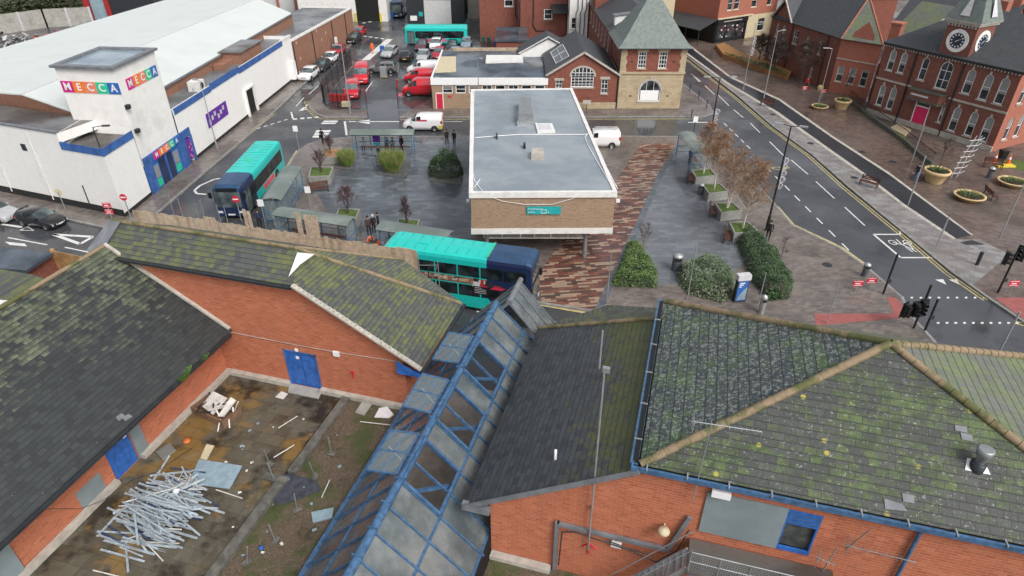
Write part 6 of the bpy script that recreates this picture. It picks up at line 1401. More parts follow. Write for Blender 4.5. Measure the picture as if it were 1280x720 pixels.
# ---- buses --------------------------------------------------------------------
def bus(label, loc, rz, L=10.5, Wd=2.5, H=3.05, deck=1, body='teal_paint', nose=2.6, nose_mat='navy_paint', roof='teal_roof', nroof='navy_roof', advert=None, name='single_deck_bus', side=1, word=None):
    t = thing(name, label, 'bus', loc, rz)
    hw = Wd/2
    def ring(x, w, h, zb):
        pts = [(w*.94, zb), (w, zb+.12), (w, h*.55), (w*.985, h-.30), (w*.93, h-.10), (w*.80, h-.01), (0, h+.04)]
        return [(x, y, z) for y, z in pts]+[(x, -y, z) for y, z in pts[-2::-1]]
    def shell(xs, mat, rmat, nm, caps):
        rings = [ring(*q) for q in xs]; nr = len(rings[0]); vs = [p for r_ in rings for p in r_]; b = MB(); rf = MB()
        for i in range(len(xs)-1):
            for j in range(nr-1):
                f = (i*nr+j, i*nr+j+1, (i+1)*nr+j+1, (i+1)*nr+j); q = [vs[k] for k in f]
                (rf if 3 < j < nr-5 or j in (4, nr-6) else b).add(q, [(0,1,2,3)], 0, True)
            b.add([vs[i*nr], vs[(i+1)*nr], vs[(i+1)*nr+nr-1], vs[i*nr+nr-1]], [(0,1,2,3)])
        if caps[0]: b.add(rings[0], [tuple(range(nr-1,-1,-1))])
        if caps[1]: b.add(rings[-1], [tuple(range(nr))])
        o = b.build(nm, mat, t); rf.build('roof', rmat, o if nm == 'body' else o)
    xf, xr = L/2, -L/2; xn = xf-nose
    front = [(xf,hw*.90,H-.45 if deck == 1 else H-.5,.35),(xf-.06,hw*.96,H-.14,.28),(xf-.4,hw,H,.25),(xn,hw,H,.25)]
    rear = [(xn,hw,H,.25),(xr+.35,hw,H,.3),(xr+.06,hw*.97,H-.10,.35),(xr,hw*.92,H-.3,.45)]
    if nose: shell(front, nose_mat, nroof, 'front_section', (1,0)); shell(rear, body, roof, 'body', (0,1))
    else: shell(front[:3]+rear[1:], body, roof, 'body', (1,1))
    yv = hw+.008
    def panel(nm, x0, x1, z0, z1, s, mat='glass_bus', parent=None, off=0.0):
        y = s*(yv+off); m = MB(); m.box(x0, min(y, y-s*.02), z0, x1, max(y, y-s*.02), z1); return m.build(nm, mat, parent or t)
    decks = [(1.22, 2.25)] if deck == 1 else [(1.25, 2.1), (2.75, 3.55)]
    for s in (1, -1):
        for di, (z0, z1) in enumerate(decks):
            door = (s == side and di == 0)
            x = xf-.35; n = 7 if deck == 1 else 6
            xs_ = [xf-.35-i*(L-.9)/n for i in range(n+1)]
            for i in range(n):
                a, b_ = xs_[i+1]+.05, xs_[i]-.05
                if door and i == 0: 
                    dq = panel('door', a, b_, .35, 2.35, s, 'glass_screen'); m = MB(); y = s*(yv+.012)
                    for xx in (a, (a+b_)/2-.03, b_-.06): m.box(xx, min(y,y-s*.03), .35, xx+.06, max(y,y-s*.03), 2.35)
                    m.build('door_frame', 'black_paint', dq); continue
                if deck == 2 and di == 0 and i == n-1: continue
                panel('window', a, b_, z0, z1 if not (deck == 1 and i == n-1 and False) else z1, s)
            if deck == 1: panel('window_band', xs_[-1]+.02, xf-(.3 if not door else 1.9), z0-.04, z1+.06, s, 'black_paint', off=-.006)
    m = MB(); m.box(xr+.4,-hw*.9,.2,xf-.5,hw*.9,.3); m.build('underbody', 'rubber', t)
    # fronts
    m = MB(); zt = H-.5 if deck == 1 else 2.35
    m.add([(xf+.012,-hw*.84,1.15),(xf+.012,hw*.84,1.15),(xf+.012,hw*.86,zt),(xf+.012,-hw*.86,zt)], [(0,1,2,3)]); m.build('windscreen', 'glass_screen', t)
    if deck == 2: m = MB(); m.add([(xf+.012,-hw*.84,2.75),(xf+.012,hw*.84,2.75),(xf+.012,hw*.84,3.72),(xf+.012,-hw*.84,3.72)], [(0,1,2,3)]); m.build('upper_windscreen', 'glass_screen', t)
    m = MB(); m.box(xf-.02,-hw*.7,zt+.03,xf+.015,hw*.7,zt+.32); m.build('destination_display', 'black_paint', t)
    for s in (1,-1):
        m = MB(); m.box(xf-.05,min(s*hw*.55,s*hw*.86),.62,xf+.02,max(s*hw*.55,s*hw*.86),.82); m.build('headlight', 'headlamp', t)
        m = MB(); m.box(xf-.05,min(s*(hw+.05),s*(hw+.3)),2.0,xf+.1,max(s*(hw+.05),s*(hw+.3)),2.5); m.build('mirror', 'black_paint', t)
        m = MB(); m.box(xr-.015,min(s*hw*.7,s*hw*.88),.8,xr+.05,max(s*hw*.7,s*hw*.88),1.2); m.build('tail_light', 'tail_red', t)
        for x in (xf-2.45, xr+2.6):
            wheel(t, x, s*(hw-.10), .48, .28, s); m = MB(); m.fr = Matrix.Translation((x, s*(hw*1.0+.004), .5)) @ Matrix.Rotation(R(90)*(-s), 4, 'X'); m.lathe([(0,0),(.58,0),(.58,.004)], 18); m.build('wheel_arch', 'rubber', t)
    m = MB(); m.box(xr-.012,-hw*.75,1.6,xr+.02,hw*.75,2.4); m.build('rear_window', 'glass_dark', t); m = MB(); m.box(xf-.01,-.3,.42,xf+.02,.3,.55); m.build('number_plate', 'plate_white', t)
    return t, hw, xf, xr, panel
# double decker
q = [G(484,307,4.2), G(657,330,4.2), G(672,306,4.2), G(499,291,4.2)]
dc = (q[0]+q[1]+q[2]+q[3])/4; dd, hw, xf, xr, panel = bus('teal and navy double decker bus with a picture advert waiting behind the glass roof', (dc.x, dc.y, 0), ang(q[0], q[1]), L=10.2, H=4.2, deck=2, nose=3.0, name='double_decker_bus')
m = MB(); y = -(hw+.014)
def sidequad(mb, x0, z0, x1, z1, mi, sk=0, yy=None): mb.poly([(x0,yy or y,z0),(x1,yy or y,z0),(x1+sk,yy or y,z1),(x0+sk,yy or y,z1)], mi)
sidequad(m, xr+.5, 2.2, xf-3.0, 2.66, 0, yy=y+.004)
rnd = random.Random(8)
for i in range(46):
    x = rnd.uniform(xr+.6, xf-3.2); z = rnd.uniform(2.22, 2.5); sidequad(m, x, z, x+rnd.uniform(.1,.35), z+rnd.uniform(.06,.16), rnd.choice([1,2,3,4,2]), rnd.uniform(-.05,.05), yy=y+.003-.0005*i*.1)
ad = m.build('advert_band', ['advert_red','stone','twig_brown','timber','dark_metal'], dd, label='long picture advert along the side')
m = MB(); lettering(m, 'INE', .42, Matrix.Translation((1.0-1.9,y-.004,2.43)), bold=.01); lettering(m, 'REST', .3, Matrix.Translation((.55,y-.004,2.43)), bold=.01); m.build('advert_lettering', 'cream', ad)
m = MB()
for (x, z, w_, h_, mi, sk) in ((1.15,1.5,1.0,.6,3,0),(1.1,2.05,.5,.55,2,.1),(1.5,2.1,.7,.5,0,.1),(2.0,2.2,.5,.4,4,0),(2.3,2.0,.8,.2,1,.3),(1.6,1.75,.5,.4,1,-.1),(1.9,2.35,.3,.25,2,0),(1.2,2.45,.35,.25,4,0),(2.5,2.15,.5,.18,0,.1)): sidequad(m, x, z, x+w_, z+h_, mi, sk, yy=y-.003-.0007*mi)
po = m.build('advert_figure', ['cloth_red','sig_red','cloth_white','black_paint','dark_metal'], dd)
m = MB()
for k in range(4): sidequad(m, 1.25, 1.58+k*.13, 1.25+(.8 if k != 3 else .5), 1.62+k*.13, 0, yy=y-.007)
m.build('advert_text', 'cloth_white', po); m = MB(); m.add([(2.1,y,.35),(2.9,y,.35),(2.1,y,1.3)], [(0,1,2)]); m.build('swoosh', 'teal_paint', dd); m = MB(); m.box(xf-3.12,-hw*.8,4.225,xf-2.95,hw*.8,4.245); m.build('roof_stripe', 'sig_green', dd)
# left single decker
a, b = G(282,233,3.0), G(334,176,3.0); c = (a+b)/2
sb, hw, xf, xr, panel = bus('teal single deck bus with navy front coming down beside the white hall', (c.x, c.y, 0), ang(b, a), L=(a-b).length+.3, nose=3.0)
m = MB(); y = hw+.014; m.poly([(-2.4,y,.55),(.6,y,.55),(.9,y,1.1),(-2.2,y,1.1)]); ad = m.build('advert', 'sig_salmon', sb); m = MB()
for i in range(12): x = -2.1+i*.23; m.poly([(x,y+.004,.65),(x+.14,y+.004,.62),(x+.18,y+.004,.98),(x+.05,y+.004,1.0)])
m.build('advert_lettering', 'magenta', ad)
m = MB(); m.box(-.4,-.3,3.06,.1,.3,3.12); m.build('roof_hatch', 'sig_green', sb)
for t_, L_, h_ in ((dd, 10.2, 4.2), (sb, 10.0, 3.05)):
    m = MB()
    for i in range(9): x = -L_/2+.7+i*(L_-4.4)/8; m.box(x, -1.0, h_+.018, x+.03, 1.0, h_+.034)
    m.build('roof_seams', 'roof_seam', t_)
    m = MB(); m.box(-L_*.28,-.35,h_+.02,-L_*.28+.7,.35,h_+.09); m.build('roof_hatch', 'teal_roof', t_)
a, b = G(507,31,3.0), G(584,32,3.0); c = (a+b)/2
yb, hw, xf, xr, panel = bus('plain teal single deck bus standing sideways in the depot yard', (c.x, c.y-.2, 0), R(180), L=(a-b).length, nose=0)
m = MB(); y = hw+.014; m.poly([(-1.9,y,.65),(1.6,y,.65),(1.6,y,1.1),(-1.6,y,1.1)]); ad = m.build('advert', 'magenta', yb); m = MB()
for i in range(11): x = -1.5+i*.27; m.poly([(x,y+.004,.75),(x+.17,y+.004,.75),(x+.17,y+.004,1.0),(x,y+.004,1.0)])
m.build('advert_lettering', 'sig_salmon', ad)
nb, *_ = bus('dark bus parked nose out beside the depot doorway', (G(496,12,1.5).x, G(496,12,1.5).y+4, 0), R(-90), L=10, nose=0, body='navy_paint', roof='navy_roof')
skp = MB(); skp.add([(-.8,-.9,0),(.8,-.9,0),(.8,.9,0),(-.8,.9,0),(-1,-1.2,1.2),(1,-1.2,1.2),(1,1.2,1.2),(-1,1.2,1.2)], [(0,3,2,1),(0,1,5,4),(1,2,6,5),(2,3,7,6),(3,0,4,7)]); skp.box(-1,-1.25,1.15,1,-1.15,1.25); skp.build('skip', 'sig_blue', None, 'blue metal skip in front of the parked dark bus', 'skip', loc=at_px(487,22))

# ============================================================ SHELTERS
def shelter(label, a, b, depth, bays, back=1, roofh=2.35, h0=.12, bench=True):
    """a,b: picture points of the roof's front edge at roof height; back=+1 roof extends to the left of a->b"""
    A, B = G(*a, roofh+h0), G(*b, roofh+h0); d = B-A; L = d.length; rz = math.atan2(d.y, d.x)
    t = thing('bus_shelter', label, 'bus shelter', (A.x, A.y, h0), rz, None); D = depth*back
    m = MB(); y0, y1 = sorted((-.12*back, D+.12*back)); ym = (y0+y1)/2; th = .1
    secs = [(y0, roofh-.1), (y0+.25, roofh+.02), (ym, roofh+.12), (y1-.25, roofh+.02), (y1, roofh-.1)]
    for (ya, za), (yb, zb) in zip(secs, secs[1:]): m.slab([(-.15,ya,za),(L+.15,ya,za),(L+.15,yb,zb),(-.15,yb,zb)], .07)
    m.build('roof', 'shelter_roof', t, bevel=0)
    for i in range(bays+1):
        x = .1+(L-.2)*i/bays
        m = MB(); m.box(x-.035, D-.035, 0, x+.035, D+.035, roofh-.1); m.build('post', 'shelter_blue', t)
        if i in (0, bays): m = MB(); m.box(x-.035,.0,0,x+.035,.07,roofh-.1); m.build('post', 'shelter_blue', t)
    m = MB()
    for z in (.35, .95, 2.1): m.box(.1, D-.025, z, L-.1, D+.025, z+.05)
    for x in (.1, L-.1):
        for z in (.35,.95,2.1): m.box(x-.02, min(0,D), z, x+.02, max(0,D), z+.05)
        m.bar((x, 0, 1.0), (x, D, .4), .03, .03)
    m.box(.1,-.03,roofh-.22,L-.1,.03,roofh-.12); m.build('rails', 'shelter_blue', t)
    m = MB(); m.poly([(.12,D,.4),(L-.12,D,.4),(L-.12,D,2.1),(.12,D,2.1)]); m.poly([(.1,0,.4),(.1,D,.4),(.1,D,2.1),(.1,0,2.1)]); m.poly([(L-.1,0,.4),(L-.1,D,.4),(L-.1,D,2.1),(L-.1,0,2.1)]); m.build('glass', 'glass_clear', t)
    if bench: m = MB(); m.box(.5, D-.4*back if back > 0 else D+.1, .45, L-.5, D-.1 if back > 0 else D+.4, .5); m.build('bench', 'bench_brown', t)
    return t, L, D
s1, L1, D1 = shelter('blue framed bus shelter on the far side of the plaza with people waiting', (438,167), (515,167), 1.5, 4, 1)
m = MB(); m.box(L1*.30,D1-.06,.9,L1*.42,D1-.03,1.9); m.build('poster', 'purple', s1); m = MB(); m.box(L1*.30,D1-.06,.6,L1*.42,D1-.03,.85); m.build('poster', 'sig_teal', s1)
shelter('pale roofed bus shelter beside the single deck bus', (327,248), (354,209), 1.5, 4, -1)
shelter('long green roofed bus shelter just behind the tall fence boards', (342,267), (432,280), 1.4, 4, 1)
shelter('green roofed bus shelter behind the double decker bus', (472,285), (556,298), 1.4, 4, 1)
shelter('small bus shelter next to the birch trees by the high street', (867,189), (849,166), 1.5, 3, -1)

# ============================================================ STREET FURNITURE
def pole(name, label, base, h, mat='galv', r=.06, cat='post', group=None, lean=0, top=None, r1=None):
    m = MB(); m.tube((0,0,0),(0,0,h),r,r1 or r,8); 
    if r > .07: m.tube((0,0,0),(0,0,1.1),r*1.6,r*1.6,8)
    if top == 'cap': m.lathe([(r*1.3,h),(r*1.3,h+.06)],8)
    loc = G(*base); return m.build(name, mat, None, label, cat, group, loc=tuple(loc))
def lamp(label, base, h, mat, arms, r=.09, z=.12, head='galv'):
    t = thing('street_lamp', label, 'street lamp', G(*base, z)); m = MB(); m.tube((0,0,0),(0,0,1.3),r*1.5,r*1.4,10); m.tube((0,0,1.3),(0,0,h),r,r*.6,10); m.build('column', mat, t)
    for dx, dy in arms:
        m = MB(); m.tube((0,0,h-.02),(dx*.75,dy*.75,h+.08),.035,.03,6); m.build('arm', mat, t)
        m = MB(); e = Vector((dx,dy,0)).normalized(); p = Vector((dx*.75,dy*.75,h+.08)); m.bar(p, p+e*.6, .24, .1); m.build('lamp_head', head, t)
    return t
lamp('tall dark street lamp in front of the bingo hall corner', (152,260), 7.3, 'dark_metal', [(1.0,.1)], .07, head='dark_metal')
lamp('tall grey street lamp in front of the white hall beyond the entrance', (272,187), 7.2, 'galv', [(-.4,.2)], .06)
lamp('grey street lamp beside the fenced van yard', (438,142), 8.0, 'galv', [(-.5,-.1)], .07)
lamp('grey street lamp in front of the white fronted office', (599,147), 6.9, 'galv', [(.2,-.2)], .07)
lB = lamp('black double headed street lamp by the junction', (880,216), 9.2, 'black_paint', [(-1.2,0),(1.2,0)], .08)
lC = lamp('black double headed street lamp at the bus lay-by', (958,288), 8.8, 'black_paint', [(-.7,.3),(.7,-.3)], .09)
lamp('slim grey street lamp on the verge near the sandstone building', (929,112), 8.5, 'galv', [(.7,.3)], .06); lamp('grey street lamp beside the brown bench on the verge', (954,126), 8.5, 'galv', [(.7,.3)], .06)
lamp('grey street lamp before the bowl planters', (1022,133), 7, 'galv', [(-.7,0)], .05)
# festive wire figures
def festive(label, x, y, h, seed, lampo=None, z0=4.2, off=.35):
    rnd = random.Random(seed); m = MB(); n = 5
    for k in range(n):
        z = k*h/n; q = rnd.uniform(.6,1.1); m.path([(0,0,z),(.25*q,0,z+.02),(.38*q,0,z+h/n*.5),(.22*q,0,z+h/n*.9),(0,0,z+h/n*.8)], .022, 5); m.path([(.1,0,z+.1),(.3,0,z+.3),(.1,0,z+.45)], .02, 5)
    m.path([(0,0,0),(0,0,h)], .04, 5); m.build('festive_light', 'light_strip', None, label, 'decoration', loc=(x,y,z0))
c = G(958,288); festive('white festive wire figure on the black lamp at the lay-by', c.x+.1, c.y-.12, 2.6, 1, z0=3.9)
c = G(880,216); festive('white festive wire figure on the black lamp by the junction', c.x+.1, c.y-.12, 2.2, 2, z0=4.3)
c = G(929,112); festive('white festive wire figure on the slim grey lamp', c.x+.1, c.y-.12, 2.4, 3, z0=4.6)
# leaning white wire sculpture near the town hall
m = MB(); h = 4.2
for s in (-.25,.25): m.path([(s,0,0),(s+.3,0,h*.5),(s+.9,0,h)], .03, 5)
for k in range(7): z = .4+k*.55; m.path([(-.5+.2*z*.9,0,z),(.5+.2*z,0,z+.1)], .04, 5); m.path([(.45+.2*z,0,z+.1),(.7+.2*z,0,z+.3)], .04, 5)
m.build('wire_sculpture', 'light_strip', None, 'tall white ladder like wire sculpture in front of the town hall', 'sculpture', loc=tuple(G(1192,222)))
# plain posts
for px, h, lab in [((1135,256),4.6,'grey pole beside the cycle lane left of the big bowl planter'), ((1171,308),2.6,'short grey pole on the pale verge'), ((1250,296),4.6,'leaning grey pole at the right beyond the pale verge'), ((1140,200),3.8,'grey pole in front of the town hall railings'), ((1249,440),3.0,'thin pale pole at the right crossing edge')]:
    pole('pole', lab, px, h, 'galv', .05 if h > 3 else .06, 'pole', lean=0)
pole('bollard', 'dark grey bollard on the pale verge', (1221,331), .9, 'dark_metal', .08, 'bollard', top='cap')
for i, (px, lab) in enumerate([((862,114),'first'),((873,123),'second'),((883,135),'third'),((864,147),'last')]):
    pole('bollard', f'dark bollard on the pavement beside the sandstone building, {lab} one counting from the far end', px, 1.0, 'dark_metal', .06, 'bollard', 'bollards beside the sandstone building')
def sign_post(label, base, h, plate, mat='galv', r=.04, name='road_sign', cat='road sign', face=None):
    t = thing(name, label, cat, G(*base), 0 if face is None else face); m = MB(); m.tube((0,0,0),(0,0,h),r,r,8); m.build('post', mat, t); plate(t, h); return t
def noentry(t, h):
    fr = Matrix.Translation((0,-.06,h-.1)) @ Matrix.Rotation(R(90),4,'X'); m = MB(); m.fr = fr; m.lathe([(.3,0),(.3,.02)],20); p = m.build('sign_plate', 'red_sign', t); m = MB(); m.box(-.22,-.09,h-.15,.22,-.082,h-.05); m.build('white_bar', 'sign_white', p)
sign_post('no entry sign on a grey post below the tower corner', (165,276), 2.3, noentry); sign_post('no entry sign beside the single deck bus', (302,277), 2.2, noentry)
def backdisc(t, h):
    m = MB(); m.fr = Matrix.Translation((0,.05,h-.1)) @ Matrix.Rotation(R(90),4,'X'); m.lathe([(.3,0),(.3,.02)],20); m.build('sign_plate', 'cream', t)
sign_post('round sign seen from behind near the black estate car', (85,270), 2.3, backdisc)
def redpair(t, h):
    m = MB(); m.box(-.35,-.06,h-.45,.35,-.04,h); p = m.build('sign_plate', 'red_sign', t)
    m = MB(); m.box(-.3,-.066,h-.4,.3,-.061,h-.37); m.box(-.3,-.066,h-.08,.3,-.061,h-.05); m.box(-.2,-.066,h-.28,.15,-.061,h-.2); m.build('sign_marking', 'sign_white', p)
sign_post('upper and lower red boards standing on the pavement below the tower', (141,276), 1.7, lambda t, h: (redpair(t, h), redpair(t, h-.6)))
sign_post('red and white board left of the crossing pole at the kerb', (1069,364), .9, redpair); sign_post('red and white board right beside the crossing pole at the kerb', (1086,361), .95, redpair)
sign_post('red and white board by the right hand traffic light', (1261,367), 1.1, redpair); sign_post('red board on the black yard fence by the gate', (502,135), 1.9, redpair)
def greenplate(t, h): m = MB(); m.box(-.25,-.06,h-.6,.25,-.04,h); m.build('sign_plate', 'sign_white', t)
sign_post('bus stop flag on a post at the junction corner', (866,172), 2.4, greenplate, 'dark_metal'); sign_post('white topped stop post on the plaza corner nearest the road', (374,187), 2.6, greenplate); sign_post('stop flag post standing between the two left shelters', (389,262), 2.2, greenplate); sign_post('white stop post left of the small left shelter', (333,285), 2.6, greenplate)
def twin(t, h): m = MB(); m.box(-.5,-.05,h-.9,.5,-.02,h-.4); m.build('sign_plate', 'stone', t)
sign_post('stone coloured board on a post before the gabled hall', (733,138), 1.7, twin, 'dark_metal')
sign_post('white pillar sign left of the far shelter', (434,173), 1.9, lambda t, h: MB().box(-.1,-.1,.4,.1,.1,h).build('sign_plate', 'sign_white', t))
pole('post', 'dark stub post at the white wall below the tower', (115,262), 2.3, 'dark_metal', .07)
for i, px in enumerate([(218,269),(229,271),(249,275),(257,276),(276,278),(285,279),(302,280)]):
    if i < 6: pole('fence_pole', f'thin pale pole standing behind the board fence, number {["one","two","three","four","five","six"][i]} from the left', px, 1.9-.2*(i%3), 'galv', .035, 'pole', 'poles behind the board fence')
for px, h, lab in [((859,374),4.3,'thin pale pole behind the hipped roof in front of the round hedge'),((758,380),3.9,'thin grey pole at the edge of the patterned paving'),((1033,404),3.2,'thin pale pole on the red tactile paving'),((540,393),3.5,'dark pole with a small head before the double decker'),((948,380),2.5,'thin pole between the totem and the grey bin')]:
    pole('pole', lab, px, h, 'galv' if 'dark' not in lab else 'dark_metal', .035, 'pole')
# traffic lights
def traffic(label, base, h, heads, panel_=None):
    t = thing('traffic_light', label, 'traffic light', G(*base)); m = MB(); m.tube((0,0,0),(0,0,h),.07,.07,10); m.build('pole', 'black_paint', t)
    for dx, dy, z, rz in heads:
        m = MB(); m.fr = Matrix.Translation((dx,dy,z)) @ Matrix.Rotation(rz,4,'Z'); m.box(-.16,-.12,0,.16,.12,.95); m.box(-.28,.13,-.1,.28,.15,1.05)
        hd = m.build('signal_head', 'black_paint', t)
        for k in range(3): m = MB(); m.fr = Matrix.Translation((dx,dy,z)) @ Matrix.Rotation(rz,4,'Z') @ Matrix.Translation((0,-.12,.18+k*.3)) @ Matrix.Rotation(R(90),4,'X'); m.lathe([(.11,0),(.12,.2)],12,cap=False); m.lathe([(0,0.01),(.1,.012)],12); m.build('lamp_hood', 'rubber', hd)
        m = MB(); m.bar((0,0,z+.1),(dx,dy,z+.1),.05,.05); m.bar((0,0,z+.8),(dx,dy,z+.8),.05,.05); m.build('bracket', 'black_paint', hd)
    m = MB(); m.box(-.12,-.2,1.0,.12,-.07,1.25); m.build('push_button_box', 'dark_metal', t); return t
traffic('black crossing pole at the kerb above the red tactile paving', (1104,367), 3.2, [])
traffic('black traffic light pole with three heads by the near kerb', (1142,410), 3.3, [(-1.05,-.15,1.0,.5),(-.55,-.3,1.15,.2),(-.12,-.3,1.3,-.1)]); traffic('plain black signal pole right of the three headed one', (1156,413), 2.4, [])
traffic('black traffic light at the right edge beside the verge', (1247,366), 3.3, [(-.45,.1,2.3,.9),(.35,.1,2.6,-.9)])
# bins, totem
def totem(label, base, rz):
    t = thing('advert_totem', label, 'advert board', G(*base), rz); MB().box(-.42,-.16,.0,.42,.16,1.75).build('frame', 'dark_metal', t); MB().box(-.46,-.22,1.75,.46,.22,2.15).build('top_box', 'light_strip', t)
    p = MB().box(-.36,-.18,.12,.36,-.162,1.68).build('poster', 'sig_blue', t); m = MB(); m.add([(.34,-.185,.2),(.34,-.185,1.2),(.1,-.185,1.0),(-.2,-.185,.5),(-.3,-.185,.2)], [(0,1,2,3,4)]); m.build('poster_art', 'sheet_blue', p)
    m = MB(); 
    for k in range(3): m.box(-.28,-.186,1.5-k*.14,.1-k*.1,-.184,1.58-k*.14)
    m.build('poster_lettering', 'sign_white', p); return t
totem('white topped advert totem with a blue poster beside the hedges', (923,376), R(10))
def bin_(label, base, r=.3, h=1.1, mat='bin_grey'):
    t = thing('litter_bin', label, 'litter bin', G(*base)); m = MB(); m.lathe([(r,0),(r,h*.9)],16); m.build('drum', mat, t); m = MB(); m.lathe([(r*1.1,h*.9),(r*1.12,h*.95),(r*.9,h*1.05),(.02,h*1.12)],16); m.build('lid', 'galv', t)
    MB().box(-r*.6,-r*1.05,h*.72,r*.6,-r*.9,h*.87).build('slot', 'dark_void', t); return t
bin_('tall grey round litter bin left of the round hedge', (845,337), .36, 1.25); bin_('small grey bin with a pale lid right of the totem', (951,391), .2, 1.3, 'galv'); bin_('grey bin at the kerb behind the red boards', (1080,345), .22, 1.0); bin_('grey bin beside the birch planters', (875,243), .25, 1.0); bin_('grey bin in front of the town hall', (1236,222), .25, 1.0)
# benches
def bench(label, base, rz, w=1.7):
    t = thing('bench', label, 'bench', G(*base), rz); m = MB()
    for k in range(4): m.box(-w/2,-.25+k*.12,.43,w/2,-.16+k*.12,.47)
    m.build('seat', 'bench_brown', t); m = MB()
    for k in range(3): m.box(-w/2,.24+k*.03,.55+k*.13,w/2,.28+k*.03,.65+k*.13)
    m.build('backrest', 'bench_brown', t)
    for x in (-w/2+.1, w/2-.1): m = MB(); m.box(x-.03,-.25,0,x+.03,-.2,.43); m.box(x-.03,.2,0,x+.03,.25,.95); m.box(x-.03,-.25,.38,x+.03,.25,.43); m.build('leg', 'dark_metal', t)
    return t
for base, rz, lab in [((862,227),R(78),'brown bench beside the farthest birch planter'),((890,268),R(75),'brown bench between the second and third birch planters'),((908,300),R(72),'brown bench left of the nearest birch planter'),((1085,233),R(-45),'brown bench on the verge across the road'),((1237,247),R(80),'brown bench right of the low bowl planter'),((958,133),R(-40),'brown bench on the far verge beside a grey lamp'),((400,240),R(20),'brown bench in front of the nearer left planter'),((1110+130,210),R(-20),'brown bench at the grass edge by the town hall')]: bench(lab, base, rz)
# planters
def box_planter(label, px, h=.75, mat='block_grey', fill='grass', rz=None, size=None, nm='planter'):
    q = [G(x, y, .12+h) for x, y in px]; t = thing(nm, label, 'planter', (sum(v.x for v in q)/4, sum(v.y for v in q)/4, .12), ang(q[0], q[1]))
    c = sum(q, Vector())/4; o = [(v.x, v.y) for v in q]; i_ = [(c.x+(v.x-c.x)*.87, c.y+(v.y-c.y)*.87) for v in q]; m = MB(True)
    for k in range(4): m.prism([o[k], o[(k+1)%4], i_[(k+1)%4], i_[k]], .12, .12+h)
    m.build('box', mat, t); MB(True).prism(i_, .12, .12+h-.08).build('fill', fill, t); return Vector((c.x, c.y, .04+h))
bp = [box_planter('pale block planter with the farthest birch', [(870,222),(896,219),(888,210),(864,212)], .7), box_planter('block planter with the second birch from the shelter', [(886,242),(911,239),(899,228),(877,229)], .8), box_planter('block planter with twin birch stems in the middle of the row', [(902,266),(928,263),(915,252),(893,253)], .8), box_planter('block planter with the nearest birch stems beside the hedge', [(918,292),(948,288),(934,276),(911,277)], .8)]
pp = [box_planter('concrete planter with a bare red stemmed shrub nearest the single deck bus', [(385,221),(413,220),(417,208),(388,208)], .8), box_planter('concrete planter with orange litter of leaves at the plaza corner', [(400,197),(422,197),(428,184),(405,184)], .7, fill='twig_brown'), box_planter('tall planter behind the middle shelter with a bare shrub', [(420,268),(445,274),(450,261),(423,260)], 1.0), box_planter('planter behind the right hand shelter with a thin bare shrub', [(496,286),(520,288),(525,274),(497,273)], .7)]
def bowl(label, base, r, h, tall=False, tree=False):
    t = thing('bowl_planter', label, 'planter', G(*base)); m = MB(); m.lathe([(r*.62,0),(r*.85,h*.7),(r,h*.8),(r*1.02,h),(r*.86,h),(r*.84,h-.15)], 24, cap=False); m.build('bowl', 'terracotta', t); m = MB(); m.lathe([(.01,h-.14),(r*.86,h-.12)], 24); m.build('soil', 'soil', t)
    loc = G(*base); tuft('plant', f'green plants in the {" ".join(label.split()[:11])}', (loc.x, loc.y, .12+h-.1), r*.55, r*.55, .38, 90, 'leaf_green', int(base[0]), .6, 'plant'); return loc
B1 = bowl('large sandy bowl planter with a thin tree before the brick house', (1051,136), 1.0, 1.15); bowl('low sandy bowl planter left of the large one', (1024,136), 1.0, .4)
B2 = bowl('largest sandy bowl planter with a thin tree before the town hall', (1167,227), 1.15, 1.2); bowl('low sandy bowl planter in front of the town hall', (1210,249), 1.3, .45); bowl('low sandy bowl planter at the right edge', (1264,231), 1.3, .45); bowl('small sandy bowl planter by the railings left of the town hall', (1010,97), .8, .4)

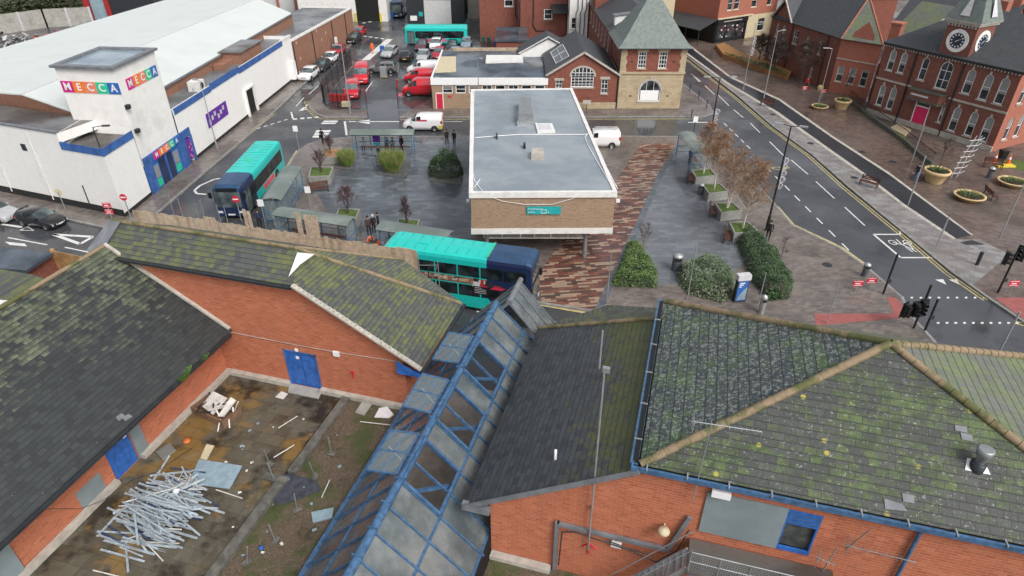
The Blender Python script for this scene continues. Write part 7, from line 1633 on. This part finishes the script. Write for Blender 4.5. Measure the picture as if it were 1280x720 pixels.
# ============================================================ VEGETATION
def hedge(name, label, poly, h, n, mat, cat='shrub', seed=1, leaf=.075, zb=.12, round_=.6, world=True, group=None):
    """leafy mass over a footprint polygon (world xy), leaves spread through an uneven outer layer"""
    rnd = random.Random(seed); cx = sum(p[0] for p in poly)/len(poly); cy = sum(p[1] for p in poly)/len(poly)
    P_ = [(p[0]-cx, p[1]-cy) for p in poly]; x0, x1 = min(p[0] for p in P_), max(p[0] for p in P_); y0, y1 = min(p[1] for p in P_), max(p[1] for p in P_)
    def inside(x, y):
        c = False; j = len(P_)-1
        for i in range(len(P_)):
            if (P_[i][1] > y) != (P_[j][1] > y) and x < (P_[j][0]-P_[i][0])*(y-P_[i][1])/(P_[j][1]-P_[i][1])+P_[i][0]: c = not c
            j = i
        return c
    def edged(x, y):
        d = 9
        for i in range(len(P_)):
            ax, ay = P_[i]; bx, by = P_[(i+1)%len(P_)]; k = max(0, min(1, ((x-ax)*(bx-ax)+(y-ay)*(by-ay))/((bx-ax)**2+(by-ay)**2))); d = min(d, math.hypot(x-ax-k*(bx-ax), y-ay-k*(by-ay)))
        return d
    lumps = [(rnd.uniform(x0,x1), rnd.uniform(y0,y1), rnd.uniform(.18,.5)) for _ in range(22)]
    m = MB(); k = 0; tries = 0
    while k < n and tries < n*20:
        tries += 1; x, y = rnd.uniform(x0,x1), rnd.uniform(y0,y1)
        if not inside(x, y): continue
        e = edged(x, y); top = h*(min(1, (e/round_))**.45)*(.60+.40*max([0]+[math.exp(-((x-a)**2+(y-b)**2)/(r_*r_)) for a, b, r_ in lumps]))
        z = top*(1-rnd.random()**2.2*.55) if e > .25 else rnd.random()*top
        s = leaf*rnd.uniform(.6,1.5); a = rnd.uniform(0,6.28); tl = rnd.uniform(-.9,.9); u = Vector((math.cos(a), math.sin(a), tl*.6)).normalized()*s; v = Vector((-math.sin(a), math.cos(a), rnd.uniform(-.7,.7))).normalized()*s*.6
        ex = rnd.gauss(0,.05); p = Vector((x+ex, y+rnd.gauss(0,.05), z+abs(rnd.gauss(0,.07))*(rnd.random() < .3))); m.add([p-u, p-v, p+u, p+v], [(0,1,2,3)]); k += 1
    o_ = m.build(name, mat, None, label, cat, group, loc=(cx, cy, zb))
    return o_
def gw(px, z=.12): return [tuple(G(x, y, z))[:2] for x, y in px]
def gwc(c, rx, ry, n=14): return [(c[0]+rx*math.cos(2*math.pi*i/n), c[1]+ry*math.sin(2*math.pi*i/n)) for i in range(n)]
tb = hedge('shrub_bed', 'triangular leafy shrub bed beside the patterned paving', gw([(765,352),(822,355),(822,335),(800,302),(787,298)], .5), 1.1, 5200, 'leaf_green', seed=2)
hedge('round_hedge', 'wide rounded grey green hedge behind the totem', gw([(848,345),(862,362),(905,372),(919,362),(919,338),(900,324),(868,322),(850,328)], .6), 1.35, 6500, 'leaf_grey', seed=3)
hedge('long_hedge', 'long clipped dark green hedge running down from the birches', gw([(920,288),(945,284),(975,318),(993,345),(988,365),(962,366),(942,345)], .7), 1.5, 7500, 'leaf_dark', seed=4)
hedge('bush', 'small bush at the foot of the long hedge near the roof', gw([(958,362),(975,360),(980,372),(962,374)], .3), .5, 500, 'leaf_dark', seed=5)
c = G(557,218); hedge('clipped_bush', 'round dark green bush beside the travel centre', gwc((c.x,c.y+.2),1.75,1.6), 2.5, 5200, 'leaf_dark', seed=6)
MB(True).prism([tuple(G(x,y))[:2] for x, y in ((537,227),(577,232),(578,216),(541,213))], .12, .22).build('bed_kerb', 'bed_edge', None, 'low kerbed bed under the round dark green bush', 'planting bed', loc=tuple(G(537,227)))
for (px, lab, cx_, cy_, s_) in (([(416,210),(442,214),(445,203),(422,199)], 'low kerbed bed under the smaller spiky grass', 434, 206, 1.0), ([(471,218),(508,223),(514,203),(478,200)], 'low kerbed bed under the larger spiky grass', 491, 213, 1.35)):
    q = gw(px); MB(True).prism(q, .12, .2).build('bed_kerb', 'bed_edge', None, lab, 'planting bed', loc=(*q[0],.12)); c = G(cx_, cy_, .25)
    big = s_ > 1.2; t_ = tuft('spiky_grass', ('larger' if big else 'smaller')+' clump of lime green spiky grass on the plaza', c, .5*s_, .45*s_, 1.6*s_, 2200, 'leaf_lime', int(cx_), .95, 'grass clump', w=.035)
def branch_tree(name, label, loc, h, spread, mat, twmat, n1=9, ntw=700, seed=1, trunk_r=.06, stems=1, low=.35, cat='tree', tw=.012, twl=.45, up=.6, leafy=None, fine=0):
    rnd = random.Random(seed); t = thing(name, label, cat, loc, rnd.uniform(0,6)); tips = []
    m = MB()
    for s in range(stems):
        a = rnd.uniform(0,6.28); lean = (.0 if stems == 1 else .10)*h; top = Vector((math.cos(a)*lean, math.sin(a)*lean, h*.92)); b0 = Vector((math.cos(a)*.08*(stems > 1), math.sin(a)*.08*(stems > 1), 0)); pts = [b0.lerp(top, k/5)+Vector((rnd.gauss(0,.03),rnd.gauss(0,.03),0))*(k > 0) for k in range(6)]
        for k in range(5): m.tube(pts[k], pts[k+1], trunk_r*(1-.17*k), trunk_r*(1-.17*(k+1)), 7)
        for i in range(n1):
            k = low+(1-low)*(i+.5)/n1; p = b0.lerp(top, k); an = i*2.4+rnd.uniform(-.4,.4); l = spread*(1.15-.75*(k-low)/(1-low))*rnd.uniform(.7,1.1); e = p+Vector((math.cos(an)*l, math.sin(an)*l, l*up*rnd.uniform(.8,1.6)))
            mid = p.lerp(e,.5)+Vector((0,0,-.05*l)); m.tube(p, mid, trunk_r*.35*(1.2-k*.6), trunk_r*.25, 5); m.tube(mid, e, trunk_r*.25, trunk_r*.12, 5); tips += [(p,mid,e)]
            for _ in range(6 if fine else 3):
                q = (p if fine else mid).lerp(e, rnd.uniform(.15,1)); ee = q+Vector((rnd.gauss(0,.35),rnd.gauss(0,.35),rnd.uniform(.1,.5)))*l*.6; m.tube(q, ee, trunk_r*.14, trunk_r*.07, 4); tips.append((q,q.lerp(ee,.5),ee))
    m.build('trunk', mat, t); m = MB()
    for i in range(ntw):
        p, mid, e = rnd.choice(tips); q = (p.lerp(mid, rnd.random()) if rnd.random() < (.12 if fine else .3) else mid.lerp(e, rnd.random()*1.05)); d = Vector((rnd.gauss(0,.5),rnd.gauss(0,.5),rnd.uniform(-.25,1)*up*1.4)).normalized()*twl*rnd.uniform(.4,1.2)
        s = d.cross(Vector((rnd.random(),rnd.random(),.3))).normalized()*tw; m.add([q-s, q+s, q+d+s*.3, q+d-s*.3], [(0,1,2,3)])
        if leafy:
            for _ in range(2): r_ = q+d*rnd.uniform(.4,1.1)+Vector((rnd.gauss(0,.05),)*3); a = rnd.uniform(0,6.28); u = Vector((math.cos(a),math.sin(a),rnd.uniform(-.6,.6)))*leafy; v = Vector((-math.sin(a),math.cos(a),rnd.uniform(-.6,.6)))*leafy*.6; m.add([r_-u,r_-v,r_+u,r_+v],[(0,1,2,3)])
    m.build('crown', twmat, t); return t
bi = [(881,218,'birch nearest the small shelter with a pale trunk and thin brown crown',1,4.6),(896,238,'second birch from the small shelter',1,4.8),(913,259,'twin stemmed birch third from the small shelter',2,4.8),(933,284,'nearest twin stemmed birch with dense orange brown crown',2,5.2)]
for k, (x, y, l, st_, h) in enumerate(bi): branch_tree('birch_tree', l, (bp[k].x, bp[k].y, bp[k].z), h*1.08, 1.45 if k < 3 else 1.75, 'bark_birch', 'twig_brown', 24, 4200 if k < 3 else 5600, 20+k, .07, st_, .22, tw=.0065, twl=.55, leafy=.014, up=.75, fine=1)
for k, (i_, l, h, sp) in enumerate([(0,'bare red twigged shrub in the concrete planter nearest the single deck bus',1.9,.75),(1,'small bare shrub in the leaf strewn corner planter',1.6,.5),(2,'bare purple shrub behind the middle shelter',2.2,.8),(3,'narrow bare shrub behind the right hand shelter',2.3,.45)]):
    branch_tree('bare_shrub', l, tuple(pp[i_]), h, sp, 'twig_red', 'twig_red', 12, 900, 40+k, .035, 3, .15, 'shrub', tw=.009, twl=.35, up=1.2)
c = G(803,322); branch_tree('bare_shrub', 'thin bare brown shrub rising from the triangular bed', (c.x,c.y,.12), 2.9, .6, 'twig_brown', 'twig_red', 8, 260, 51, .04, 1, .3, 'shrub', tw=.009, up=1.2)
c = G(975,325); branch_tree('bare_shrub', 'thin bare shrub beside the long hedge', (c.x,c.y,.12), 2.0, .4, 'twig_red', 'twig_red', 6, 120, 52, .03, 1, .3, 'shrub', tw=.008)
branch_tree('young_tree', 'thin leafless tree in the large sandy bowl by the brick house', (B1.x,B1.y,1.2), 3.4, .5, 'bark', 'twig_red', 7, 150, 53, .05, 1, .4, up=1.3); branch_tree('young_tree', 'thin leafless tree in the largest sandy bowl by the town hall', (B2.x,B2.y,1.2), 3.2, .5, 'bark', 'twig_red', 7, 150, 54, .05, 1, .4, up=1.3)
for (x, y, h, sp, l, sd_) in ((1000,108,6.0,2.6,'wide dark bare tree before the dark red brick building',60),(966,92,5.0,2.0,'bare tree behind the orange raised bed nearer the shop',61),(948,80,4.2,1.8,'low bare tree behind the orange raised bed by the black shop',62),(1240,42,7,3,'bare tree behind the town hall roofs',63)):
    c = G(x, y); branch_tree('bare_tree', l, (c.x,c.y,.12), h, sp, 'bark', 'bark', 16, 4200, sd_, .11, 1, .25, tw=.011, twl=.6, fine=1)
# raised orange bed
pts = gw([(894,60),(903,72),(915,76),(945,88),(985,100),(990,92),(960,80),(930,72),(918,66),(905,58)])
MB(True).prism(pts, .12, .7).build('raised_bed', 'orange_wood', None, 'long curved orange walled raised bed on the far pavement', 'raised bed', loc=(*pts[0],.12))
hedge('shrub', 'low dark planting inside the orange raised bed', gw([(900,64),(918,72),(945,84),(980,95),(985,93),(960,82),(930,74)], .7), .6, 900, 'leaf_dark', seed=9, zb=.7, leaf=.12)
# railings before the town hall
rl = [G(x, y) for x, y in ((1060,126),(1085,146),(1105,160),(1130,178),(1150,196),(1165,208))]
RA = thing('railings', 'black railings on a low mossy wall curving before the town hall', 'railings', rl[0]); m = MB(True); w_ = MB(True)
for a, b in zip(rl, rl[1:]):
    w_.bar(a+Vector((0,0,.15)), b+Vector((0,0,.15)), .35, .5); m.bar(a+Vector((0,0,1.3)), b+Vector((0,0,1.3)), .05, .05); n = int((b-a).length/.25)
    for i in range(n): p = a.lerp(b, i/n); m.tube(p+Vector((0,0,.3)), p+Vector((0,0,1.4)), .018, .018, 4)
w_.build('low_wall', 'slate_mid', RA); m.build('rails', 'black_paint', RA)
MB(True).poly([G(x, y, .13) for x, y in ((1240,198),(1330,206),(1330,222),(1262,210))]).build('grass', 'grass', kind='stuff')
st = [G(x, y) for x, y in ((1112,162),(1130,172),(1138,165),(1122,156))]; MB(True).prism([(v.x,v.y) for v in st], .12, .35).build('door_step', 'sandstone', None, 'sandy stone step below the pink door', 'step', loc=tuple(st[0]))
def cone(label, p, s=1.0, rot=None):
    t = thing('traffic_cone', label, 'traffic cone', p); 
    if rot: t.rotation_euler = rot
    m = MB(); m.box(-.2*s,-.2*s,0,.2*s,.2*s,.04*s); m.lathe([(.15*s,.04*s),(.04*s,.75*s)], 12); m.build('cone_body', 'cone_orange', t); m = MB(); m.lathe([(.108*s,.36*s),(.078*s,.54*s)], 12, cap=False); m.build('reflective_band', 'sign_white', t)
cone('orange cone left of the black bin at the town hall corner', tuple(G(1243,202)), 1.2); cone('orange cone right of the black bin at the town hall corner', tuple(G(1260,204)), 1.2); cone('tipped orange cone behind the fence, left one', tuple(G(463,300)), 1.3, (R(40),R(30),0)); cone('tipped orange cone behind the fence, right one', tuple(G(474,305)), 1.3, (R(30),R(60),0))
def wbin(label, base, mat, rz=0):
    t = thing('wheelie_bin', label, 'wheelie bin', G(*base), rz); m = MB(); m.add([(-.25,-.28,.1),(.25,-.28,.1),(.25,.28,.1),(-.25,.28,.1),(-.3,-.36,1.0),(.3,-.36,1.0),(.3,.36,1.0),(-.3,.36,1.0)], [(0,3,2,1),(0,1,5,4),(1,2,6,5),(2,3,7,6),(3,0,4,7),(4,5,6,7)]); m.build('bin_body', mat, t); MB().box(-.32,-.4,1.0,.32,.38,1.07).build('lid', mat, t)
    for s in (-.25,.25): m = MB(); m.fr = Matrix.Translation((s,.3,.12)) @ Matrix.Rotation(R(90),4,'Y'); m.lathe([(.12,-.03),(.12,.03)],10); m.build('wheel', 'rubber', t)
wbin('black wheelie bin beside the cones by the town hall', (1251,200), 'black_paint'); wbin('dark green wheelie bin beside the brick rear blocks, left', (604,54), 'green_tin'); wbin('dark green wheelie bin beside the brick rear blocks, right', (611,55), 'green_tin'); wbin('blue wheelie bin beside the low yard building', (620,57), 'sig_blue'); wbin('blue wheelie bin next to the pale silver yard car', (478,66), 'sig_blue')
MB().box(-.9,-.3,.0,.9,.3,.15).build('sandbag', 'plate_yellow', None, 'yellow barrier base beside the black bin', 'barrier base', loc=tuple(G(1256,208)))

# ============================================================ FENCES
A_, B_ = G(165,262,4.7), G(520,313,4.7); 
BF = thing('board_fence', 'pale wooden board fence between the near roofs and the bus road', 'fence', (A_.x, A_.y, 0), ang(A_, B_)); d = (B_-A_); L = math.hypot(d.x, d.y); rnd = random.Random(4); m = MB(); m2 = MB(); x = 0
while x < L:
    w_ = .30; h_ = 4.7+rnd.uniform(-.06,.07); (m2 if rnd.random() < .16 else m).box(x, -.012, 0, x+w_-.008, .012, h_); x += w_
m.build('boards', 'timber_pale', BF); m2.build('boards', 'timber', BF, label='darker weathered boards'); MB().box(0,.02,.6,L,.08,.68).build('rail', 'timber_dark', BF); MB().box(0,.02,1.8,L,.08,1.88).build('rail', 'timber_dark', BF)
def fx(px, py): v = G(px, py, 4.7); return math.hypot(v.x-A_.x, v.y-A_.y)
m = MB()
for k, (a, b, h_) in enumerate(((374,380,6.3),(384,387,6.2),(387.5,391,6.2),(391.5,394.5,6.2),(395,401,6.25),(256,262,5.0),(263,270,5.0),(308,312,6.0),(313,317,5.9))): m.cut(); x0 = fx(a, 262+(a-165)*.1437); x1 = fx(b, 262+(b-165)*.1437); m.box(x0,-.05,0,x1,-.02,h_)
m.build('tall_boards', 'timber_pale', BF, label='taller boards standing above the fence line')
p = [G(x, y, 2.0) for x, y in ((516,338),(533,314),(522,342),(537,318))]; m = MB(True)
a, b = Vector((B_.x+.1,B_.y,0)), Vector((B_.x+1.4,B_.y-.5,0))
for z in (.4,1.6,2.8,3.6): m.tube((a.x,a.y,z),(b.x,b.y,z+.3),.025)
m.tube((a.x,a.y,0),(a.x,a.y,4.4),.03); m.tube((b.x,b.y,0),(b.x,b.y,4.2),.03); m.tube((a.x,a.y,.3),(b.x,b.y,4.0),.025); m.build('scaffold_barrier', 'galv', None, 'small scaffold tube barrier at the end of the board fence', 'barrier', loc=(a.x,a.y,0))
# fenced van yard
def mesh_fence(label, px, h=2.4, step=.14, mat='black_paint'):
    q = [G(x, y) for x, y in px]; t = thing('mesh_fence', label, 'fence', q[0]); m = MB(True); w_ = MB(True)
    for a, b in zip(q, q[1:]):
        L = (b-a).length; n = int(L/step); k = max(1, int(L/2.6))
        for i in range(n+1): p = a.lerp(b, i/n); w_.tube(p+Vector((0,0,.05)), p+Vector((0,0,h)), .012, .012, 3)
        for z in (.1, h*.5, h-.05): w_.tube(a+Vector((0,0,z)), b+Vector((0,0,z)), .015, .015, 3)
        for i in range(k+1): p = a.lerp(b, i/k); m.tube(p, p+Vector((0,0,h+.1)), .04, .04, 6)
    m.build('posts', mat, t); w_.build('mesh', mat, t)
mesh_fence('black mesh fence on the left of the van yard gate', [(459,137),(424,137),(407,132),(404,126),(440,82)]); mesh_fence('black mesh fence between the yard gate and the office', [(498,136),(541,136)]); mesh_fence('dark mesh gate behind the silver sideways car', [(455,95),(500,93)], 2.0)
c = G(425,127); m = MB(); 
for i in range(5): m.box(-1.3+i*.55,-.3,0,-1.3+i*.55+.45,.3,.95)
m.build('mail_trolley', 'cloth_red', None, 'row of red mail trolleys behind the black mesh fence corner', 'trolleys', loc=tuple(c), rz=-.2)
MB().box(-.5,-.3,0,.5,.3,.6).build('pallet_box', 'cream', None, 'yellowish box by the black mesh fence', 'box', loc=tuple(G(433,133)))
t = thing('gas_bottle_cage', 'small grey steel cage near the sideways silver car', 'cage', G(480,96)); MB().box(-.45,-.35,.05,.45,.35,1.4).build('cage', 'galv', t); MB().box(-.46,-.36,0,.46,.36,.05).build('base', 'plate_yellow', t)
# top-left bank, wall, scrap
far = [(-210,95),(-60,102),(-64,125),(-66,160),(-300,260)]
MB(True).poly([G(-200,-40,.05), G(-200,30,.05), G(70,17,.05), G(118,18,.05), G(112,-40,.05)]).build('grass_bank', 'bank_grass', kind='structure')
def barrier(px, h): 
    q = [G(x, y, 0) for x, y in px]; t = thing('concrete_wall', 'long grey panelled concrete wall at the top left corner', 'wall', q[0]); m = MB(True); m2 = MB(True)
    for a, b in zip(q, q[1:]):
        m.bar(a+Vector((0,0,h/2)), b+Vector((0,0,h/2)), .2, h); k = int((b-a).length/3)
        for i in range(k+1): p = a.lerp(b, i/k); m2.box(p.x-.15,p.y-.25,0,p.x+.15,p.y+.0,h+.1)
    m.build('panels', 'concrete', t); m2.build('piers', 'light_strip', t)
barrier([(-60,48),(0,43),(60,34),(118,31)], 3.2)
t = NT('bank_shrub'); t.out(t.mix(t.noise(.8,5,.7),(.02,.045,.012),(.07,.10,.03)),.9)
for k, (x, y, w_) in enumerate(((10,12,7),(45,8,7),(-20,14,8),(85,6,6))):
    c = G(x, y, 0); hedge('bush', ['bushy green scrub on the bank at the very corner','bushy green scrub on the bank above the wall','bushy green scrub at the far left edge of the bank','darker scrub at the right end of the bank'][k], gwc((c.x,c.y),w_,5), 2.6, 1600, 'leaf_bank', seed=70+k, leaf=.3, round_=2.5)
c = G(92,20,0); branch_tree('bare_tree', 'bare tree against the concrete wall at the top left', (c.x,c.y,0), 6, 3, 'bark', 'bark', 12, 700, 75, .14, 1, .3, tw=.03, twl=.9)
FP2 = thing('red_shed', 'red steel framed shed at the top left behind the white roof', 'shed', G(128,28,0)); c = G(128,30,0); m = MB(True); m.box(c.x-2.5,c.y,0,c.x-1.5,c.y+4,7); m.box(c.x+1.5,c.y,0,c.x+2.4,c.y+4,7); m.build('frame', 'cloth_red', FP2); MB(True).box(c.x-1.4,c.y+.5,0,c.x+1.4,c.y+4,6.5).build('door', 'sheet_blue', FP2); MB(True).box(c.x+2.5,c.y+.2,0,c.x+11,c.y+8,5.5).build('wall', 'dark_metal', FP2)
rnd = random.Random(31); c = G(16,58,0)
for k, (dx, mats, l) in enumerate(((0,['galv','dark_metal','light_strip'],'heap of grey scrap at the left edge behind the white roof'),(8,['cloth_red','sig_blue','orange_plastic'],'heap of red, blue and orange scrap behind the white roof'))):
    m = MB()
    for i in range(60): x, y = rnd.gauss(0,2.2), rnd.gauss(0,1.5); z = rnd.uniform(0,1.8); a = Vector((x,y,z)); m.bar(a, a+Vector((rnd.gauss(0,1),rnd.gauss(0,1),rnd.gauss(0,.5))), rnd.uniform(.1,.5), .15, rnd.choice([0,1,2]))
    m.build('scrap_heap', mats, None, l, 'scrap heap', loc=(c.x+dx, c.y+dx*.3, 0))

# ============================================================ PEOPLE
def person(label, loc, rz, top='cloth_black', legs='cloth_black', hair='hair', pose='stand', h=1.72, group=None, bag=None):
    s = h/1.72; st = pose
    walk = .16 if pose == 'walk' else .02
    V = [(0,0,.95),(0,.0,1.18),(0,.0,1.40),(0,0,1.50),(0,.01,1.60),(0,.01,1.70)]; Rr = [(.15,.11),(.14,.10),(.17,.105),(.055,.055),(.085,.10),(.06,.075)]
    E_ = [(0,1),(1,2),(2,3),(3,4),(4,5)]
    def addc(pts, rs, root):
        k = root
        for p, r_ in zip(pts, rs): V.append(p); Rr.append((r_, r_)); E_.append((k, len(V)-1)); k = len(V)-1
    for sd_ in (1, -1):
        sw = walk*sd_
        if pose == 'sit': addc([(sd_*.10,.0,.92),(sd_*.12,-.42,.90),(sd_*.12,-.45,.50),(sd_*.12,-.46,.50-.02),(sd_*.12,-.58,.47)], [.085,.075,.05,.045,.035], 0)
        else: addc([(sd_*.10,0,.88),(sd_*.11,-sw*.6,.5),(sd_*.11,sw*-.2,.09),(sd_*.12,-.13-sw*.4,.045)], [.095,.068,.045,.04], 0)
        hx, hy, hz = (sd_*.24,-.10+sw*.8,.80) if pose != 'sit' else (sd_*.14,-.35,1.0)
        addc([(sd_*.20,0,1.38),(sd_*.25,.02+sw*.3,1.10),((hx, hy, hz+.04)),(hx, hy-.01, hz-.02)], [.06,.045,.032,.036], 2)
        r_ = len(V)-1
        for k, (dx, dl) in enumerate(((-.03,.07),(-.01,.085),(.012,.08),(.03,.06))): addc([(hx, hy+dx, hz-.05),(hx-sd_*.01, hy+dx-.01, hz-.05-dl)], [.010,.008], r_)
        addc([(hx-sd_*.01, hy-.05, hz-.03),(hx-sd_*.02, hy-.065, hz-.07)], [.011,.009], r_)
    me = bpy.data.meshes.new('person'); me.from_pydata([(x*s, y*s, z*s) for x, y, z in V], E_, []); o = bpy.data.objects.new('tmp', me); COL.objects.link(o)
    md = o.modifiers.new('s', 'SKIN'); 
    for i, r_ in enumerate(Rr): me.skin_vertices[0].data[i].radius = (r_[0]*s, r_[1]*s)
    me.skin_vertices[0].data[0].use_root = True; o.modifiers.new('d', 'SUBSURF').levels = 1
    dg = bpy.context.evaluated_depsgraph_get(); dg.update(); nm = bpy.data.meshes.new_from_object(o.evaluated_get(dg)); bpy.data.objects.remove(o)
    nm.materials.clear()
    for k in (legs, top, 'skin', 'rubber'): nm.materials.append(M(k))
    for p in nm.polygons:
        z = p.center.z/s; x = abs(p.center.x/s); p.use_smooth = True
        if z > 1.47: p.material_index = 2
        elif x > .19 and z < .84 and pose != 'sit': p.material_index = 2
        elif z < .08 and pose != 'sit': p.material_index = 3
        elif z > .90: p.material_index = 1
        else: p.material_index = 0
        if pose == 'sit' and p.center.y/s < -.2 and z < .97: p.material_index = 0
    b = bpy.data.objects.new('person', nm); COL.objects.link(b); zz = -.42*s if pose == 'sit' else 0
    b.location = (loc[0], loc[1], loc[2]+zz); b.rotation_euler = (0, 0, rz); tag(b, label, 'person', group)
    m = MB(); m.lathe([(.098*s,1.60*s),(.108*s,1.66*s),(.09*s,1.74*s),(.04*s,1.775*s)], 12, c=(0,.02*s,0)); m.build('hair', hair, b)
    m = MB(); m.add([(-.015,-.10*s,1.60*s),(.015,-.10*s,1.60*s),(0,-.135*s,1.60*s),(0,-.10*s,1.65*s)], [(0,2,3),(2,1,3),(0,1,2)]); m.build('nose', 'skin', b)
    for e in (-.033,.033): m = MB(); m.box(e*s-.009,-.106*s,1.645*s,e*s+.009,-.095*s,1.657*s); m.build('eye', 'dark_void', b)
    if bag: m = MB(); m.box(.18*s,-.1,.7*s,.3*s,.15,1.0*s); m.build('bag', bag, b)
    return b
def pg(x, y, z=.12): return tuple(G(x, y, z))
person('person in a black coat walking past the plaza corner towards the road', pg(404,180), R(160), pose='walk', bag='dark_metal')
person('person in black standing behind the round dark bush, left of two', pg(559,181), R(20)); person('person in black standing behind the round dark bush, right of two', pg(568,182), R(-30), legs='cloth_navy')
person('person in dark top and pale blue jeans walking by the big bowl planter', pg(1143,226), R(-60), 'cloth_black', 'cloth_blue', pose='walk')
person('person in orange hi-vis clothing walking in the depot yard', pg(466,67,.0), R(-10), 'cloth_orange', 'cloth_orange', pose='walk', h=1.85); person('person in red beside the mail vans at the yard gate', pg(497,113,.0), R(80), 'cloth_red', 'cloth_red')
sx = [pg(455,188), pg(484,188), pg(491,188), pg(503,189)]
person('person in a white coat sitting in the far shelter', (sx[0][0], sx[0][1]+.3, .12), R(0), 'cloth_white', 'cloth_navy', pose='sit'); person('person in black sitting in the far shelter, left one', (sx[1][0], sx[1][1]+.3, .12), 0, pose='sit'); person('person in dark brown sitting in the far shelter, right one', (sx[2][0], sx[2][1]+.3, .12), 0, 'timber_dark', 'cloth_black', pose='sit'); person('person in black standing at the right end of the far shelter', sx[3], R(-40))
person('person in black standing beside the larger spiky grass', pg(474,199), R(60), h=1.5)
person('person in dark maroon standing with others behind the fence near the cones', pg(462,294), R(30), 'twig_red'); person('person in black with grey hair behind the fence near the cones', pg(468,292), R(-140), hair='cloth_white'); person('person in a black coat at the left end of the right hand shelter', pg(474,289), R(100))
person('person in black standing inside the small left shelter', pg(347,262), R(150)); person('person in dark clothing near the front wheels of the single deck bus', pg(326,285), R(200), 'cloth_navy')
person('person in red beside a board by the brick building', pg(1007,112), R(-20), 'cloth_red'); person('person in dark clothes standing right of the birches by the kerb lamp', pg(976,285) if False else pg(959,300), R(-30))
person('person in blue standing near the small shelter by the high street', pg(862,205), R(10), 'cloth_blue')
sign_post('red and white board near the person by the brick building', (1004,118), 1.1, redpair); sign_post('red and white board in front of the bright end wall', (1027,123), 1.2, redpair)
m = MB(); m.lathe([(.38,0),(.42,.3),(.32,.55),(.05,.62)], 12); m.build('salt_bin', 'terracotta', None, 'sandy yellow domed bin in front of the bright end wall', 'bin', loc=tuple(G(1025,112)))
